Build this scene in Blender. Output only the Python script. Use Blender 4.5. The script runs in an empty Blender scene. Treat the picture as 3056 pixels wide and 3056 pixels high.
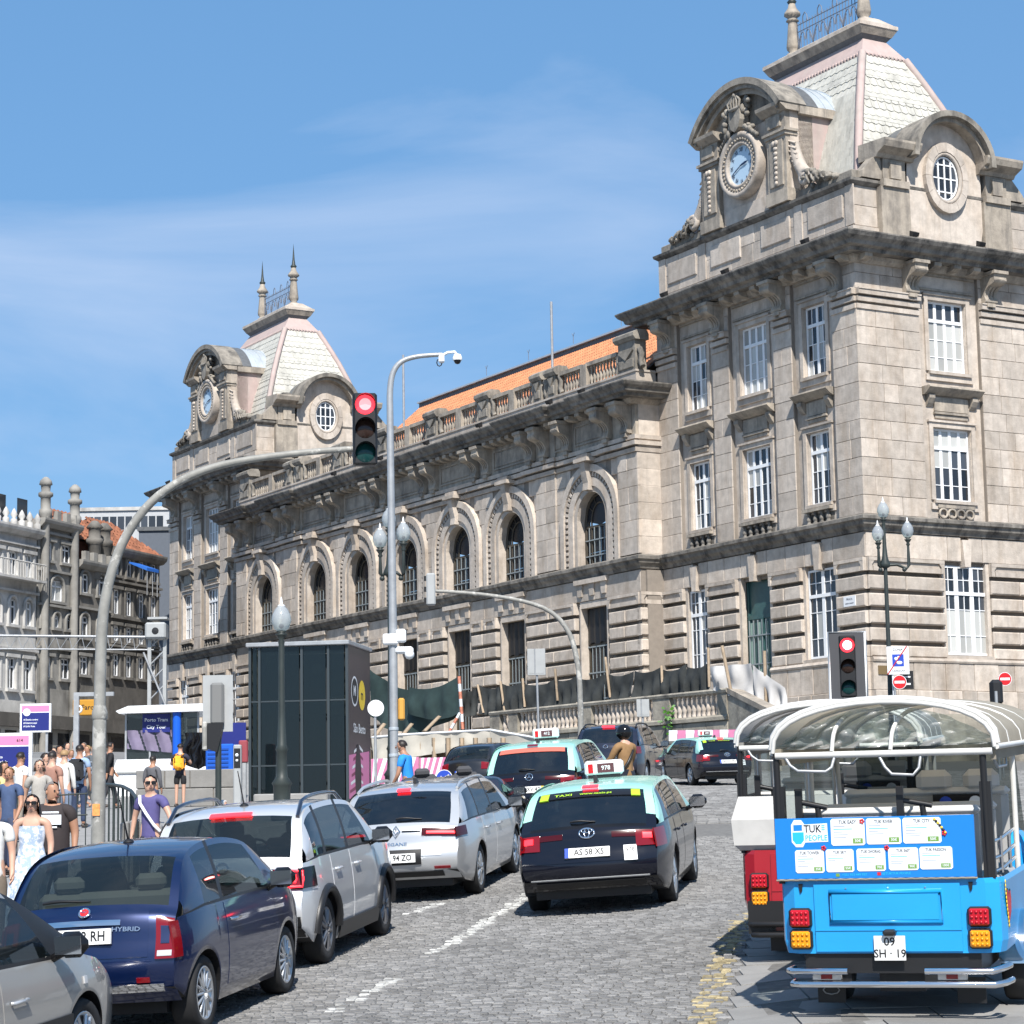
import bpy, bmesh, math, random
from mathutils import Vector, Matrix, Euler
R = math.radians
rnd = random.Random(7)
S = bpy.context.scene
COL = S.collection
# ------------------------------------------------------------------ camera
cam_d = bpy.data.cameras.new('camera'); cam = bpy.data.objects.new('camera', cam_d); COL.objects.link(cam)
cam_d.sensor_width = 36.0; cam_d.lens = 79.32; cam_d.clip_start = 0.1; cam_d.clip_end = 6000
cam.matrix_world = Matrix.Rotation(math.pi/2 + 0.14038, 4, 'X') @ Matrix.Rotation(-0.017777, 4, 'Z')
S.camera = cam
# ------------------------------------------------------------------ sky and sun
SUN = Vector((0.075, -0.87, 0.98)).normalized()
SUN_EL = math.asin(SUN.z); SUN_AZ = math.atan2(SUN.x, SUN.y)
W = bpy.data.worlds.new('World'); S.world = W; W.use_nodes = True
wn = W.node_tree.nodes; wl = W.node_tree.links
for n in list(wn): wn.remove(n)
w_out = wn.new('ShaderNodeOutputWorld'); w_bg = wn.new('ShaderNodeBackground')
sky = wn.new('ShaderNodeTexSky'); sky.sky_type = 'NISHITA'; sky.sun_disc = False
sky.sun_elevation = SUN_EL; sky.sun_rotation = SUN_AZ; sky.altitude = 60; sky.air_density = 1.0; sky.dust_density = 0.5; sky.ozone_density = 3.0
w_bg.inputs['Strength'].default_value = 0.085
# thin high cirrus, drawn out sideways, all round the sky
tc = wn.new('ShaderNodeTexCoord'); mp = wn.new('ShaderNodeMapping'); mp.inputs['Scale'].default_value = (1.3, 1.3, 4.6); mp.inputs['Rotation'].default_value = (0.05, -0.10, 0.3)
nz = wn.new('ShaderNodeTexNoise'); nz.inputs['Scale'].default_value = 2.1; nz.inputs['Detail'].default_value = 7; nz.inputs['Roughness'].default_value = 0.55; nz.inputs['Distortion'].default_value = 0.5
rp = wn.new('ShaderNodeValToRGB'); rp.color_ramp.elements[0].position = 0.46; rp.color_ramp.elements[0].color = (0, 0, 0, 1); rp.color_ramp.elements[1].position = 0.76; rp.color_ramp.elements[1].color = (0.62, 0.62, 0.62, 1)
mx = wn.new('ShaderNodeMixRGB'); mx.inputs['Color2'].default_value = (5.0, 5.9, 7.6, 1)
hs = wn.new('ShaderNodeHueSaturation'); hs.inputs['Saturation'].default_value = 1.08; hs.inputs['Value'].default_value = 1.0
wl.new(tc.outputs['Generated'], mp.inputs['Vector']); wl.new(mp.outputs['Vector'], nz.inputs['Vector']); wl.new(nz.outputs['Fac'], rp.inputs['Fac'])
ev = wn.new('ShaderNodeMixRGB'); ev.inputs['Fac'].default_value = 0.58; ev.inputs['Color2'].default_value = (1.75, 3.6, 6.4, 1); wl.new(sky.outputs['Color'], ev.inputs['Color1']); wl.new(ev.outputs['Color'], hs.inputs['Color']); wl.new(hs.outputs['Color'], mx.inputs['Color1']); wl.new(rp.outputs['Color'], mx.inputs['Fac'])
wl.new(mx.outputs['Color'], w_bg.inputs['Color']); wl.new(w_bg.outputs['Background'], w_out.inputs['Surface'])
sun_d = bpy.data.lights.new('sun', 'SUN'); sun_d.energy = 5.0; sun_d.angle = R(0.53); sun_d.color = (1.0, 0.955, 0.89)
sun = bpy.data.objects.new('sun', sun_d); COL.objects.link(sun)
sun.rotation_euler = (-SUN).to_track_quat('-Z', 'Y').to_euler(); sun.location = (0, -20, 60)
S.view_settings.view_transform = 'Standard'; S.view_settings.look = 'None'; S.view_settings.exposure = 0.62; S.view_settings.gamma = 1.0; S.view_settings.use_curve_mapping = False
# ------------------------------------------------------------------ mesh helpers
def ident(x, y, z): return (x, y, z)
class MB:
 def __init__(s, T=None, flip=False): s.v = []; s.f = []; s.m = []; s.sm = []; s.T = T or ident; s.flip = flip
 def use(s, T=None, flip=False): s.T = T or ident; s.flip = flip; return s
 def add(s, vs, fs, mat=0, smooth=False, M=None):
  b = len(s.v)
  for p in vs:
   if M is not None: p = M @ Vector(p)
   s.v.append(tuple(s.T(p[0], p[1], p[2])))
  for f in fs:
   f = [b + i for i in f]
   if s.flip: f.reverse()
   s.f.append(f); s.m.append(mat); s.sm.append(smooth)
  return s
 def box(s, x0, x1, y0, y1, z0, z1, mat=0, M=None):
  return s.add([(x0,y0,z0),(x1,y0,z0),(x1,y1,z0),(x0,y1,z0),(x0,y0,z1),(x1,y0,z1),(x1,y1,z1),(x0,y1,z1)],
                     [(0,3,2,1),(4,5,6,7),(0,1,5,4),(1,2,6,5),(2,3,7,6),(3,0,4,7)], mat, False, M)
 def cbox(s, cx, cy, cz, sx, sy, sz, mat=0, M=None): return s.box(cx-sx/2,cx+sx/2,cy-sy/2,cy+sy/2,cz-sz/2,cz+sz/2,mat,M)
 def chbox(s, x0, x1, y0, y1, z0, z1, c=0.03, mat=0, M=None):   # box with its y1 (outer) face edges chamfered
  return s.add([(x0,y0,z0),(x1,y0,z0),(x1,y0,z1),(x0,y0,z1),(x0,y1-c,z0),(x1,y1-c,z0),(x1,y1-c,z1),(x0,y1-c,z1),(x0+c,y1,z0+c),(x1-c,y1,z0+c),(x1-c,y1,z1-c),(x0+c,y1,z1-c)],
                     [(0,1,2,3),(0,4,5,1),(1,5,6,2),(2,6,7,3),(3,7,4,0),(4,8,9,5),(5,9,10,6),(6,10,11,7),(7,11,8,4),(8,11,10,9)], mat, False, M)
 def rbox(s, x0, x1, y0, y1, z0, z1, r=0.03, mat=0, M=None, smooth=False):   # box with all edges chamfered
  r = min(r, (x1-x0)*.45, (y1-y0)*.45, (z1-z0)*.45)
  vs = []; idx = {}
  for sx in (0,1):
   for sy in (0,1):
    for sz in (0,1):
     X = x1 if sx else x0; Y = y1 if sy else y0; Z = z1 if sz else z0
     dx = -r if sx else r; dy = -r if sy else r; dz = -r if sz else r
     for k, p in enumerate(((X,Y+dy,Z+dz),(X+dx,Y,Z+dz),(X+dx,Y+dy,Z))): idx[(sx,sy,sz,k)] = len(vs); vs.append(p)
  I = lambda a,b,c,k: idx[(a,b,c,k)]
  fs = [(I(0,0,0,0),I(0,0,1,0),I(0,1,1,0),I(0,1,0,0)),(I(1,0,0,0),I(1,1,0,0),I(1,1,1,0),I(1,0,1,0)),
              (I(0,0,0,1),I(1,0,0,1),I(1,0,1,1),I(0,0,1,1)),(I(0,1,0,1),I(0,1,1,1),I(1,1,1,1),I(1,1,0,1)),
              (I(0,0,0,2),I(0,1,0,2),I(1,1,0,2),I(1,0,0,2)),(I(0,0,1,2),I(1,0,1,2),I(1,1,1,2),I(0,1,1,2))]
  for a in (0,1):
   for b in (0,1):
    fs += [(I(0,a,b,1),I(1,a,b,1),I(1,a,b,2),I(0,a,b,2)), (I(a,0,b,0),I(a,1,b,0),I(a,1,b,2),I(a,0,b,2)), (I(a,b,0,0),I(a,b,1,0),I(a,b,1,1),I(a,b,0,1))]
    for c in (0,1): fs.append((I(a,b,c,0),I(a,b,c,1),I(a,b,c,2)))
  return s.add(vs, fs, mat, smooth, M)
 def prism(s, poly, d0, d1, axis='y', mat=0, M=None, smooth=False):
  # poly in the other two axes, in order (x,z) for y, (y,z) for x, (x,y) for z
  def P(p, d): return {'y': (p[0], d, p[1]), 'x': (d, p[0], p[1]), 'z': (p[0], p[1], d)}[axis]
  n = len(poly); vs = [P(p, d0) for p in poly] + [P(p, d1) for p in poly]
  fs = [tuple(range(n)), tuple(range(2*n-1, n-1, -1))] + [(i, n+i, n+(i+1) % n, (i+1) % n) for i in range(n)]
  return s.add(vs, fs, mat, smooth, M)
 def lathe(s, prof, n=12, c=(0,0,0), mat=0, M=None, smooth=True, cap=True, ax='z'):
  vs = []; fs = []
  for r, z in prof:
   for k in range(n):
    a = 2*math.pi*k/n; x, y = r*math.cos(a), r*math.sin(a)
    vs.append({'z': (c[0]+x, c[1]+y, c[2]+z), 'y': (c[0]+x, c[1]+z, c[2]+y), 'x': (c[0]+z, c[1]+x, c[2]+y)}[ax])
  m = len(prof)
  for i in range(m-1):
   for k in range(n): fs.append((i*n+k, i*n+(k+1) % n, (i+1)*n+(k+1) % n, (i+1)*n+k))
  s.add(vs, fs, mat, smooth, M)
  if cap:
   if prof[0][0] > 1e-4: s.add(vs[:n], [tuple(range(n-1,-1,-1))], mat, False, M)
   if prof[-1][0] > 1e-4: s.add(vs[-n:], [tuple(range(n))], mat, False, M)
  return s
 def tube(s, pts, r, n=8, mat=0, M=None, smooth=True, closed=False, flat=1.0):
  P = [Vector(p) for p in pts]; m = len(P); rr = r if isinstance(r, (list, tuple)) else [r]*m
  vs = []; fs = []; up = None
  for i in range(m):
   if closed: d = (P[(i+1) % m]-P[i-1])
   else: d = (P[min(i+1, m-1)]-P[max(i-1, 0)])
   d = d.normalized() if d.length > 1e-9 else Vector((0,0,1))
   if up is None:
    up = Vector((0,0,1)) if abs(d.z) < 0.9 else Vector((1,0,0))
   a = up - d*up.dot(d)
   if a.length < 1e-6: a = d.orthogonal()
   a.normalize(); up = a; b = d.cross(a)
   for k in range(n):
    t = 2*math.pi*k/n; vs.append(P[i] + a*(rr[i]*math.cos(t)*flat) + b*(rr[i]*math.sin(t)))
  q = m if closed else m-1
  for i in range(q):
   j = (i+1) % m
   for k in range(n): fs.append((i*n+k, i*n+(k+1) % n, j*n+(k+1) % n, j*n+k))
  s.add(vs, fs, mat, smooth, M)
  if not closed: s.add(vs[:n], [tuple(range(n-1,-1,-1))], mat, False, M); s.add(vs[-n:], [tuple(range(n))], mat, False, M)
  return s
 def ball(s, c, r, n=8, mat=0, M=None, sz=None, ph=None):
  rx, ry, rz = (r, r, r) if sz is None else sz
  vs = [(c[0], c[1], c[2]-rz)]; m = max(4, n//2)
  for i in range(1, m):
   t = math.pi*i/m
   for k in range(n): a = 2*math.pi*k/n; vs.append((c[0]+rx*math.sin(t)*math.cos(a), c[1]+ry*math.sin(t)*math.sin(a), c[2]-rz*math.cos(t)))
  vs.append((c[0], c[1], c[2]+rz)); L = len(vs)-1; fs = []
  for k in range(n): fs.append((0, 1+(k+1) % n, 1+k)); fs.append((L, L-n+k, L-n+(k+1) % n))
  for i in range(m-2):
   for k in range(n): fs.append((1+i*n+k, 1+i*n+(k+1) % n, 1+(i+1)*n+(k+1) % n, 1+(i+1)*n+k))
  return s.add(vs, fs, mat, True, M)
 def grid(s, fn, nu, nv, mat=0, smooth=True, M=None):
  vs = [fn(i/nu, j/nv) for i in range(nu+1) for j in range(nv+1)]
  fs = [(i*(nv+1)+j, (i+1)*(nv+1)+j, (i+1)*(nv+1)+j+1, i*(nv+1)+j+1) for i in range(nu) for j in range(nv)]
  return s.add(vs, fs, mat, smooth, M)
 def mesh(s, name, mats, fix=False):
  me = bpy.data.meshes.new(name); me.from_pydata(s.v, [], s.f)
  for m in (mats if isinstance(mats, (list, tuple)) else [mats]): me.materials.append(m)
  me.polygons.foreach_set('material_index', s.m); me.polygons.foreach_set('use_smooth', s.sm)
  if fix:
   bm = bmesh.new(); bm.from_mesh(me); bmesh.ops.remove_doubles(bm, verts=bm.verts, dist=1e-5); bmesh.ops.recalc_face_normals(bm, faces=bm.faces); bm.to_mesh(me); bm.free()
  me.update(); return me
 def build(s, name, mats, parent=None, loc=None, fix=False, kind=None):
  o = bpy.data.objects.new(name, s.mesh(name, mats, fix)); COL.objects.link(o)
  if parent is not None: o.parent = parent
  if loc is not None: o.location = loc
  if kind: o['kind'] = kind
  return o
def inst(name, me, parent=None, loc=(0,0,0), rot=None, scale=None, M=None):
 o = bpy.data.objects.new(name, me); COL.objects.link(o)
 if parent is not None: o.parent = parent
 if M is not None: o.matrix_local = M
 else:
  o.location = loc
  if rot: o.rotation_euler = rot
  if scale: o.scale = scale
 return o
def thing(name, label, cat, loc=(0,0,0), rotz=0, group=None, rot=None):
 o = bpy.data.objects.new(name, None); COL.objects.link(o); o.empty_display_size = 0.3
 o.location = loc; o.rotation_euler = rot or (0,0,rotz); return tag(o, label, cat, group)
def tag(o, label=None, cat=None, group=None, kind=None):
 if label: o['label'] = label
 if cat: o['category'] = cat
 if group: o['group'] = group
 if kind: o['kind'] = kind
 return o
def dup(root, loc=None, rotz=None, label=None, group=None, parent=None):
 c = root.copy(); COL.objects.link(c)
 if parent is not None: c.parent = parent
 for ch in list(root.children): dup(ch, parent=c)
 if loc is not None: c.location = loc
 if rotz is not None: c.rotation_euler = (0, 0, rotz)
 if label: c['label'] = label
 if group: c['group'] = group
 return c
_txt = {}
def text_mb(mb, st, size, M, mat=0, align='CENTER', ext=0.0, sx=1.0):
 k = (st, align)
 if k not in _txt:
  cu = bpy.data.curves.new('lettering', 'FONT'); cu.body = st; cu.align_x = align; cu.align_y = 'CENTER'; cu.resolution_u = 2; cu.offset = 0.016
  ob = bpy.data.objects.new('lettering', cu); me = bpy.data.meshes.new_from_object(ob)
  _txt[k] = ([tuple(v.co) for v in me.vertices], [tuple(p.vertices) for p in me.polygons])
  bpy.data.objects.remove(ob); bpy.data.meshes.remove(me); bpy.data.curves.remove(cu)
 vs, fs = _txt[k]
 mb.add([(v[0]*size*sx, v[1]*size, ext) for v in vs], fs, mat, False, M)
def spline(pts, n):   # catmull-rom through points of any dimension, n samples per span
 out = []; m = len(pts)
 for i in range(m-1):
  p0 = pts[max(i-1,0)]; p1 = pts[i]; p2 = pts[i+1]; p3 = pts[min(i+2,m-1)]
  for k in range(n):
   t = k/n
   out.append(tuple(0.5*((2*b)+(-a+c)*t+(2*a-5*b+4*c-d)*t*t+(-a+3*b-3*c+d)*t**3) for a,b,c,d in zip(p0,p1,p2,p3)))
 out.append(tuple(pts[-1])); return out
def lerp(a, b, t): return a+(b-a)*t
def interp(x, xs, ys):
 if x <= xs[0]: return ys[0]
 for i in range(len(xs)-1):
  if x <= xs[i+1]: return lerp(ys[i], ys[i+1], (x-xs[i])/(xs[i+1]-xs[i]))
 return ys[-1]
# ------------------------------------------------------------------ materials
def pmat(name, col, rough=0.6, metal=0.0, var=0.0, scale=4.0, rand=0.0, bump=0.0, bscale=40.0, coat=0.0, emit=0.0, trans=0.0, col2=None, c2scale=0.6, c2lo=0.5, c2hi=0.7, c2stretch=1.0, spec=0.5, ior=1.45, alpha=1.0, streak=None):
 m = bpy.data.materials.new(name); m.use_nodes = True; nt = m.node_tree; N = nt.nodes; L = nt.links
 b = N['Principled BSDF']; b.inputs['Roughness'].default_value = rough; b.inputs['Metallic'].default_value = metal
 b.inputs['Specular IOR Level'].default_value = spec; b.inputs['IOR'].default_value = ior; b.inputs['Coat Weight'].default_value = coat; b.inputs['Coat Roughness'].default_value = 0.04
 b.inputs['Transmission Weight'].default_value = trans; b.inputs['Alpha'].default_value = alpha
 c = (col[0], col[1], col[2], 1)
 b.inputs['Base Color'].default_value = c
 if emit: b.inputs['Emission Color'].default_value = c; b.inputs['Emission Strength'].default_value = emit
 geo = N.new('ShaderNodeNewGeometry') if (var or bump or rand or col2 or streak) else None
 cur = None
 if col2:
  mp = N.new('ShaderNodeMapping'); mp.inputs['Scale'].default_value = (1, 1, c2stretch); L.new(geo.outputs['Position'], mp.inputs['Vector'])
  n2 = N.new('ShaderNodeTexNoise'); n2.inputs['Scale'].default_value = c2scale; n2.inputs['Detail'].default_value = 6; n2.inputs['Roughness'].default_value = 0.65; L.new(mp.outputs['Vector'], n2.inputs['Vector'])
  rp = N.new('ShaderNodeMapRange'); rp.inputs['From Min'].default_value = c2lo; rp.inputs['From Max'].default_value = c2hi; rp.clamp = True; L.new(n2.outputs['Fac'], rp.inputs['Value'])
  mx = N.new('ShaderNodeMixRGB'); mx.inputs['Color1'].default_value = c; mx.inputs['Color2'].default_value = (*col2, 1); L.new(rp.outputs['Result'], mx.inputs['Fac']); cur = mx.outputs['Color']
 if var:
  n1 = N.new('ShaderNodeTexNoise'); n1.inputs['Scale'].default_value = scale; n1.inputs['Detail'].default_value = 5; n1.inputs['Roughness'].default_value = 0.6; L.new(geo.outputs['Position'], n1.inputs['Vector'])
  mr = N.new('ShaderNodeMapRange'); mr.inputs['From Min'].default_value = 0.3; mr.inputs['From Max'].default_value = 0.7; mr.inputs['To Min'].default_value = 1-var; mr.inputs['To Max'].default_value = 1+var; L.new(n1.outputs['Fac'], mr.inputs['Value'])
  vm = N.new('ShaderNodeMixRGB'); vm.blend_type = 'MULTIPLY'; vm.inputs['Fac'].default_value = 1
  if cur: L.new(cur, vm.inputs['Color1'])
  else: vm.inputs['Color1'].default_value = c
  L.new(mr.outputs['Result'], vm.inputs['Color2']); cur = vm.outputs['Color']
 if rand:
  oi = N.new('ShaderNodeObjectInfo'); ad = N.new('ShaderNodeMath'); ad.operation = 'ADD'; L.new(oi.outputs['Random'], ad.inputs[0]); L.new(geo.outputs['Random Per Island'], ad.inputs[1])
  fr = N.new('ShaderNodeMath'); fr.operation = 'FRACT'; L.new(ad.outputs[0], fr.inputs[0])
  mr = N.new('ShaderNodeMapRange'); mr.inputs['To Min'].default_value = 1-rand; mr.inputs['To Max'].default_value = 1+rand; L.new(fr.outputs[0], mr.inputs['Value'])
  vm = N.new('ShaderNodeMixRGB'); vm.blend_type = 'MULTIPLY'; vm.inputs['Fac'].default_value = 1
  if cur: L.new(cur, vm.inputs['Color1'])
  else: vm.inputs['Color1'].default_value = c
  L.new(mr.outputs['Result'], vm.inputs['Color2']); cur = vm.outputs['Color']
 if streak:      # rain streaks running down the stone: (colour, amount)
  mp = N.new('ShaderNodeMapping'); mp.inputs['Scale'].default_value = (2.2, 2.2, 0.16); L.new(geo.outputs['Position'], mp.inputs['Vector'])
  ns = N.new('ShaderNodeTexNoise'); ns.inputs['Scale'].default_value = 1.5; ns.inputs['Detail'].default_value = 5; ns.inputs['Roughness'].default_value = 0.7; L.new(mp.outputs['Vector'], ns.inputs['Vector'])
  mr = N.new('ShaderNodeMapRange'); mr.inputs['From Min'].default_value = 0.52; mr.inputs['From Max'].default_value = 0.72; mr.inputs['To Max'].default_value = streak[1]; L.new(ns.outputs['Fac'], mr.inputs['Value'])
  vm = N.new('ShaderNodeMixRGB'); L.new(mr.outputs['Result'], vm.inputs['Fac']); L.new(cur, vm.inputs['Color1']); vm.inputs['Color2'].default_value = (*streak[0], 1); cur = vm.outputs['Color']
 if cur:
  L.new(cur, b.inputs['Base Color'])
 if bump:
  nb = N.new('ShaderNodeTexNoise'); nb.inputs['Scale'].default_value = bscale; nb.inputs['Detail'].default_value = 4; L.new(geo.outputs['Position'], nb.inputs['Vector'])
  bp = N.new('ShaderNodeBump'); bp.inputs['Strength'].default_value = bump; bp.inputs['Distance'].default_value = 0.03; L.new(nb.outputs['Fac'], bp.inputs['Height']); L.new(bp.outputs['Normal'], b.inputs['Normal'])
 return m
def glass_mat(name, tint, through=0.5, rough=0.02, spec=0.8):
 # window glass: a mirror-like film that lets part of the light straight through
 m = bpy.data.materials.new(name); m.use_nodes = True; nt = m.node_tree; N = nt.nodes; L = nt.links
 b = N['Principled BSDF']; b.inputs['Base Color'].default_value = (*tint, 1); b.inputs['Roughness'].default_value = rough; b.inputs['Specular IOR Level'].default_value = spec; b.inputs['IOR'].default_value = 1.55
 t = N.new('ShaderNodeBsdfTransparent'); t.inputs['Color'].default_value = (0.72, 0.80, 0.78, 1)
 mx = N.new('ShaderNodeMixShader'); mx.inputs['Fac'].default_value = through; L.new(b.outputs['BSDF'], mx.inputs[1]); L.new(t.outputs['BSDF'], mx.inputs[2]); L.new(mx.outputs['Shader'], N['Material Output'].inputs['Surface'])
 return m
M = {}
M['stone'] = pmat('granite_ashlar', (0.445, 0.39, 0.335), 0.85, var=0.17, scale=2.6, rand=0.17, bump=0.4, bscale=14, col2=(0.33, 0.265, 0.205), c2scale=1.1, c2lo=0.46, c2hi=0.78, c2stretch=0.30, streak=((0.20, 0.18, 0.155), 0.34))
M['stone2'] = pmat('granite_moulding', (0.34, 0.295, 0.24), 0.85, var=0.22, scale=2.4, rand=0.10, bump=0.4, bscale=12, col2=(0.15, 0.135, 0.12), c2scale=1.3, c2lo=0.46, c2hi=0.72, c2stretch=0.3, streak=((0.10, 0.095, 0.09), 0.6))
M['stone_dark'] = pmat('blackened_shaded_granite', (0.175, 0.16, 0.14), 0.9, var=0.38, scale=1.8, rand=0.2, bump=0.5, bscale=9, col2=(0.055, 0.052, 0.05), c2scale=1.7, c2lo=0.46, c2hi=0.66, c2stretch=0.5)  # weathered black on ledges and cornices; on window balusters it carries shade too
M['stone3'] = pmat('grimy_granite', (0.25, 0.225, 0.19), 0.88, var=0.28, scale=2.0, rand=0.14, bump=0.45, bscale=11, col2=(0.085, 0.08, 0.072), c2scale=1.4, c2lo=0.46, c2hi=0.68, c2stretch=0.35)
M['stone_joint'] = pmat('wall_backing', (0.225, 0.195, 0.165), 0.95, var=0.1)
M['stone_rough'] = pmat('terrace_granite', (0.27, 0.245, 0.20), 0.9, var=0.3, scale=1.5, rand=0.18, bump=0.5, bscale=10, col2=(0.11, 0.10, 0.09), c2scale=1.1, c2lo=0.48, c2hi=0.70)
M['pink'] = pmat('pink_render', (0.40, 0.31, 0.285), 0.8, var=0.1, scale=2, col2=(0.36, 0.31, 0.28), c2scale=1.4, c2lo=0.5, c2hi=0.7, c2stretch=0.2)
M['roof_white'] = pmat('cream_roof_tile', (0.46, 0.445, 0.395), 0.7, var=0.10, scale=3, rand=0.05, bump=0.25, bscale=9, col2=(0.30, 0.29, 0.26), c2scale=1.8, c2lo=0.50, c2hi=0.76, c2stretch=0.10, streak=((0.24, 0.235, 0.21), 0.45))
M['zinc'] = pmat('zinc_sheet', (0.46, 0.50, 0.53), 0.42, metal=0.35, var=0.12, scale=1.5)
M['lead'] = pmat('dark_lead', (0.10, 0.105, 0.11), 0.5, var=0.2)
M['white'] = pmat('white_window_paint', (0.74, 0.75, 0.76), 0.45, var=0.04, scale=6)
M['pane'] = pmat('window_pane', (0.035, 0.04, 0.048), 0.08, rand=0.7, spec=0.7)
M['blind'] = pmat('pane_with_blind', (0.40, 0.40, 0.38), 0.16, rand=0.25)
M['pane_dark'] = pmat('arched_window_glass', (0.016, 0.018, 0.022), 0.22, rand=0.5, spec=0.25)
M['bronze'] = pmat('bronze_window_frame', (0.055, 0.045, 0.032), 0.5, var=0.2)
M['bar_blue'] = pmat('pale_glazing_bar', (0.22, 0.25, 0.26), 0.5)
M['door_green'] = pmat('green_door_paint', (0.035, 0.085, 0.085), 0.4, var=0.15)
M['door_slat'] = pmat('pale_green_door_panel', (0.26, 0.36, 0.31), 0.5, var=0.1)
M['tile'] = pmat('orange_roof_tile', (0.50, 0.205, 0.095), 0.8, var=0.18, scale=3, rand=0.14)
M['tile_old'] = pmat('red_roof_tile', (0.22, 0.085, 0.045), 0.85, var=0.3, scale=2, rand=0.18)
M['iron'] = pmat('dark_green_iron', (0.028, 0.036, 0.034), 0.5, var=0.2)
M['iron_grey'] = pmat('blue_grey_iron', (0.14, 0.16, 0.20), 0.5)
M['clock'] = pmat('clock_face_glass', (0.42, 0.56, 0.68), 0.25)
M['clock_ink'] = pmat('clock_numeral_blue', (0.008, 0.018, 0.06), 0.4)
M['black'] = pmat('black_plastic', (0.012, 0.012, 0.013), 0.45)
M['grey_pole'] = pmat('grey_painted_pole', (0.24, 0.235, 0.215), 0.55, var=0.2, scale=5, col2=(0.40, 0.39, 0.36), c2scale=4, c2lo=0.55, c2hi=0.6)
M['galv'] = pmat('galvanised_steel', (0.36, 0.37, 0.38), 0.45, metal=0.4, var=0.15)
M['chrome'] = pmat('chrome', (0.75, 0.75, 0.76), 0.08, metal=1.0)
M['globe'] = glass_mat('lamp_globe_glass', (0.55, 0.58, 0.62), 0.55, 0.05)
M['red_on'] = pmat('lit_red_signal', (1.0, 0.03, 0.045), 0.4, emit=2.2)
M['red_core'] = pmat('lit_red_signal_core', (1.0, 0.16, 0.17), 0.4, emit=2.2)
M['amber_off'] = pmat('unlit_amber_lens', (0.030, 0.016, 0.012), 0.15)
M['green_off'] = pmat('unlit_green_lens', (0.006, 0.045, 0.045), 0.12)
M['sign_white'] = pmat('sign_white', (0.72, 0.73, 0.74), 0.4)
M['sign_blue'] = pmat('sign_blue', (0.02, 0.06, 0.40), 0.4)
M['sign_red'] = pmat('sign_red', (0.50, 0.01, 0.015), 0.4)
M['sign_navy'] = pmat('sign_navy', (0.015, 0.022, 0.16), 0.4)
M['sign_pink'] = pmat('sign_pink', (0.62, 0.20, 0.37), 0.5)
M['sign_back'] = pmat('sign_back_grey', (0.33, 0.34, 0.34), 0.5, var=0.06)
# ------------------------------------------------------------------ the lie of the land (eye level is z = 0)
GY = [-40, 0, 10, 18, 25.6, 30, 40, 60, 70, 82, 95, 120, 150, 400]; GZ = [-3.6, -2.3, -1.88, -1.45, -1.10, -0.84, -0.06, 0.98, 1.08, 1.95, 2.9, 3.7, 4.3, 5.0]
def gz(x, y):
 a = max(-6, min(2, x)); k = 1.0 if y < 65 else max(0.0, 1-(y-65)/30)
 # average a few samples so that the slope changes softly
 return sum(interp(y+d, GY, GZ) for d in (-5,-2.5,0,2.5,5))/5 + 0.05*a*k + 0.09*min(1, max(0, (x-1.0)/1.2))*min(1, max(0, (30-y)/6)) + (0.8*min(1, max(0, (-x-8)/10))*min(1, max(0, (y-70)/30)))
F_ = 6733.0; TH = 0.14038; RO = 0.017777
def ray(xd, yd):      # direction through a place in the photograph (1932 wide)
 x = xd*3056/1932-1528; y = yd*3056/1932-1528; c, s = math.cos(RO), math.sin(RO); x, y = c*x-s*y, s*x+c*y
 return Vector((x, F_*math.cos(TH)+y*math.sin(TH), F_*math.sin(TH)-y*math.cos(TH)))
def at(xd, yd, Y): r = ray(xd, yd); return r*(Y/r.y)
def on_ground(xd, yd, lift=0.0):
 r = ray(xd, yd); lo, hi = 3.0, 200.0; y = 3.0
 while y < 200:
  p = r*(y/r.y)
  if p.z <= gz(p.x, p.y)+lift: break
  y += 0.1
 return r*(y/r.y)
# ================================================================== THE STATION
SZ = 3.0
ST = thing('railway_station', 'long pale granite station with two clock pavilions and arched windows between them', 'railway station', (14.969, 95.0, SZ), 0.52901 + math.pi/2)
def front(u0=0.0, o0=0.0): return (lambda a, o, z: (u0+a, o0+o, z-SZ)), False
def side(u0=0.0, o0=0.0): return (lambda a, o, z: (u0-o0-o, -a, z-SZ)), True
ST_M = Matrix.Translation((14.969, 95.0, SZ)) @ Matrix.Rotation(0.52901 + math.pi/2, 4, 'Z')
BLK = []; RST = []
def ashlar(TF, a0, a1, z0, z1, o=0.0, rows=None, lens=(0.85, 1.5), hole=None):
 n = max(1, round((z1-z0)/0.82)) if rows is None else rows
 h = (z1-z0)/n
 for k in range(n):
  za, zb = z0+k*h, z0+(k+1)*h
  segs = [(a0, a1)]
  if hole: segs = hole(za, zb, a0, a1)
  for s0, s1 in segs:
   if s1-s0 < 0.12: continue
   m = max(1, round((s1-s0)/rnd.uniform(*lens))); cuts = [s0]
   for i in range(1, m): cuts.append(s0+(s1-s0)*(i+rnd.uniform(-0.22, 0.22))/m)
   cuts.append(s1)
   for i in range(m): BLK.append((TF, cuts[i]+0.008, cuts[i+1]-0.008, za+0.008, zb-0.008, o-0.12, o+rnd.uniform(-0.006, 0.008)))
def rustic(TF, a0, a1, o, rows, splits=1):
 for za, zb in rows:
  n = splits; cuts = [a0+(a1-a0)*(i+(rnd.uniform(-.15,.15) if 0 < i < n else 0))/n for i in range(n+1)]
  for i in range(n): RST.append((TF, cuts[i]+(0.012 if i else 0), cuts[i+1]-(0.012 if i < n-1 else 0), za, zb, o-0.35, o))
ROWS = [(7.02,7.50),(7.68,8.24),(8.42,8.97),(9.15,9.70),(9.88,10.48)]
CAPZ = (10.66, 11.24)
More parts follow.
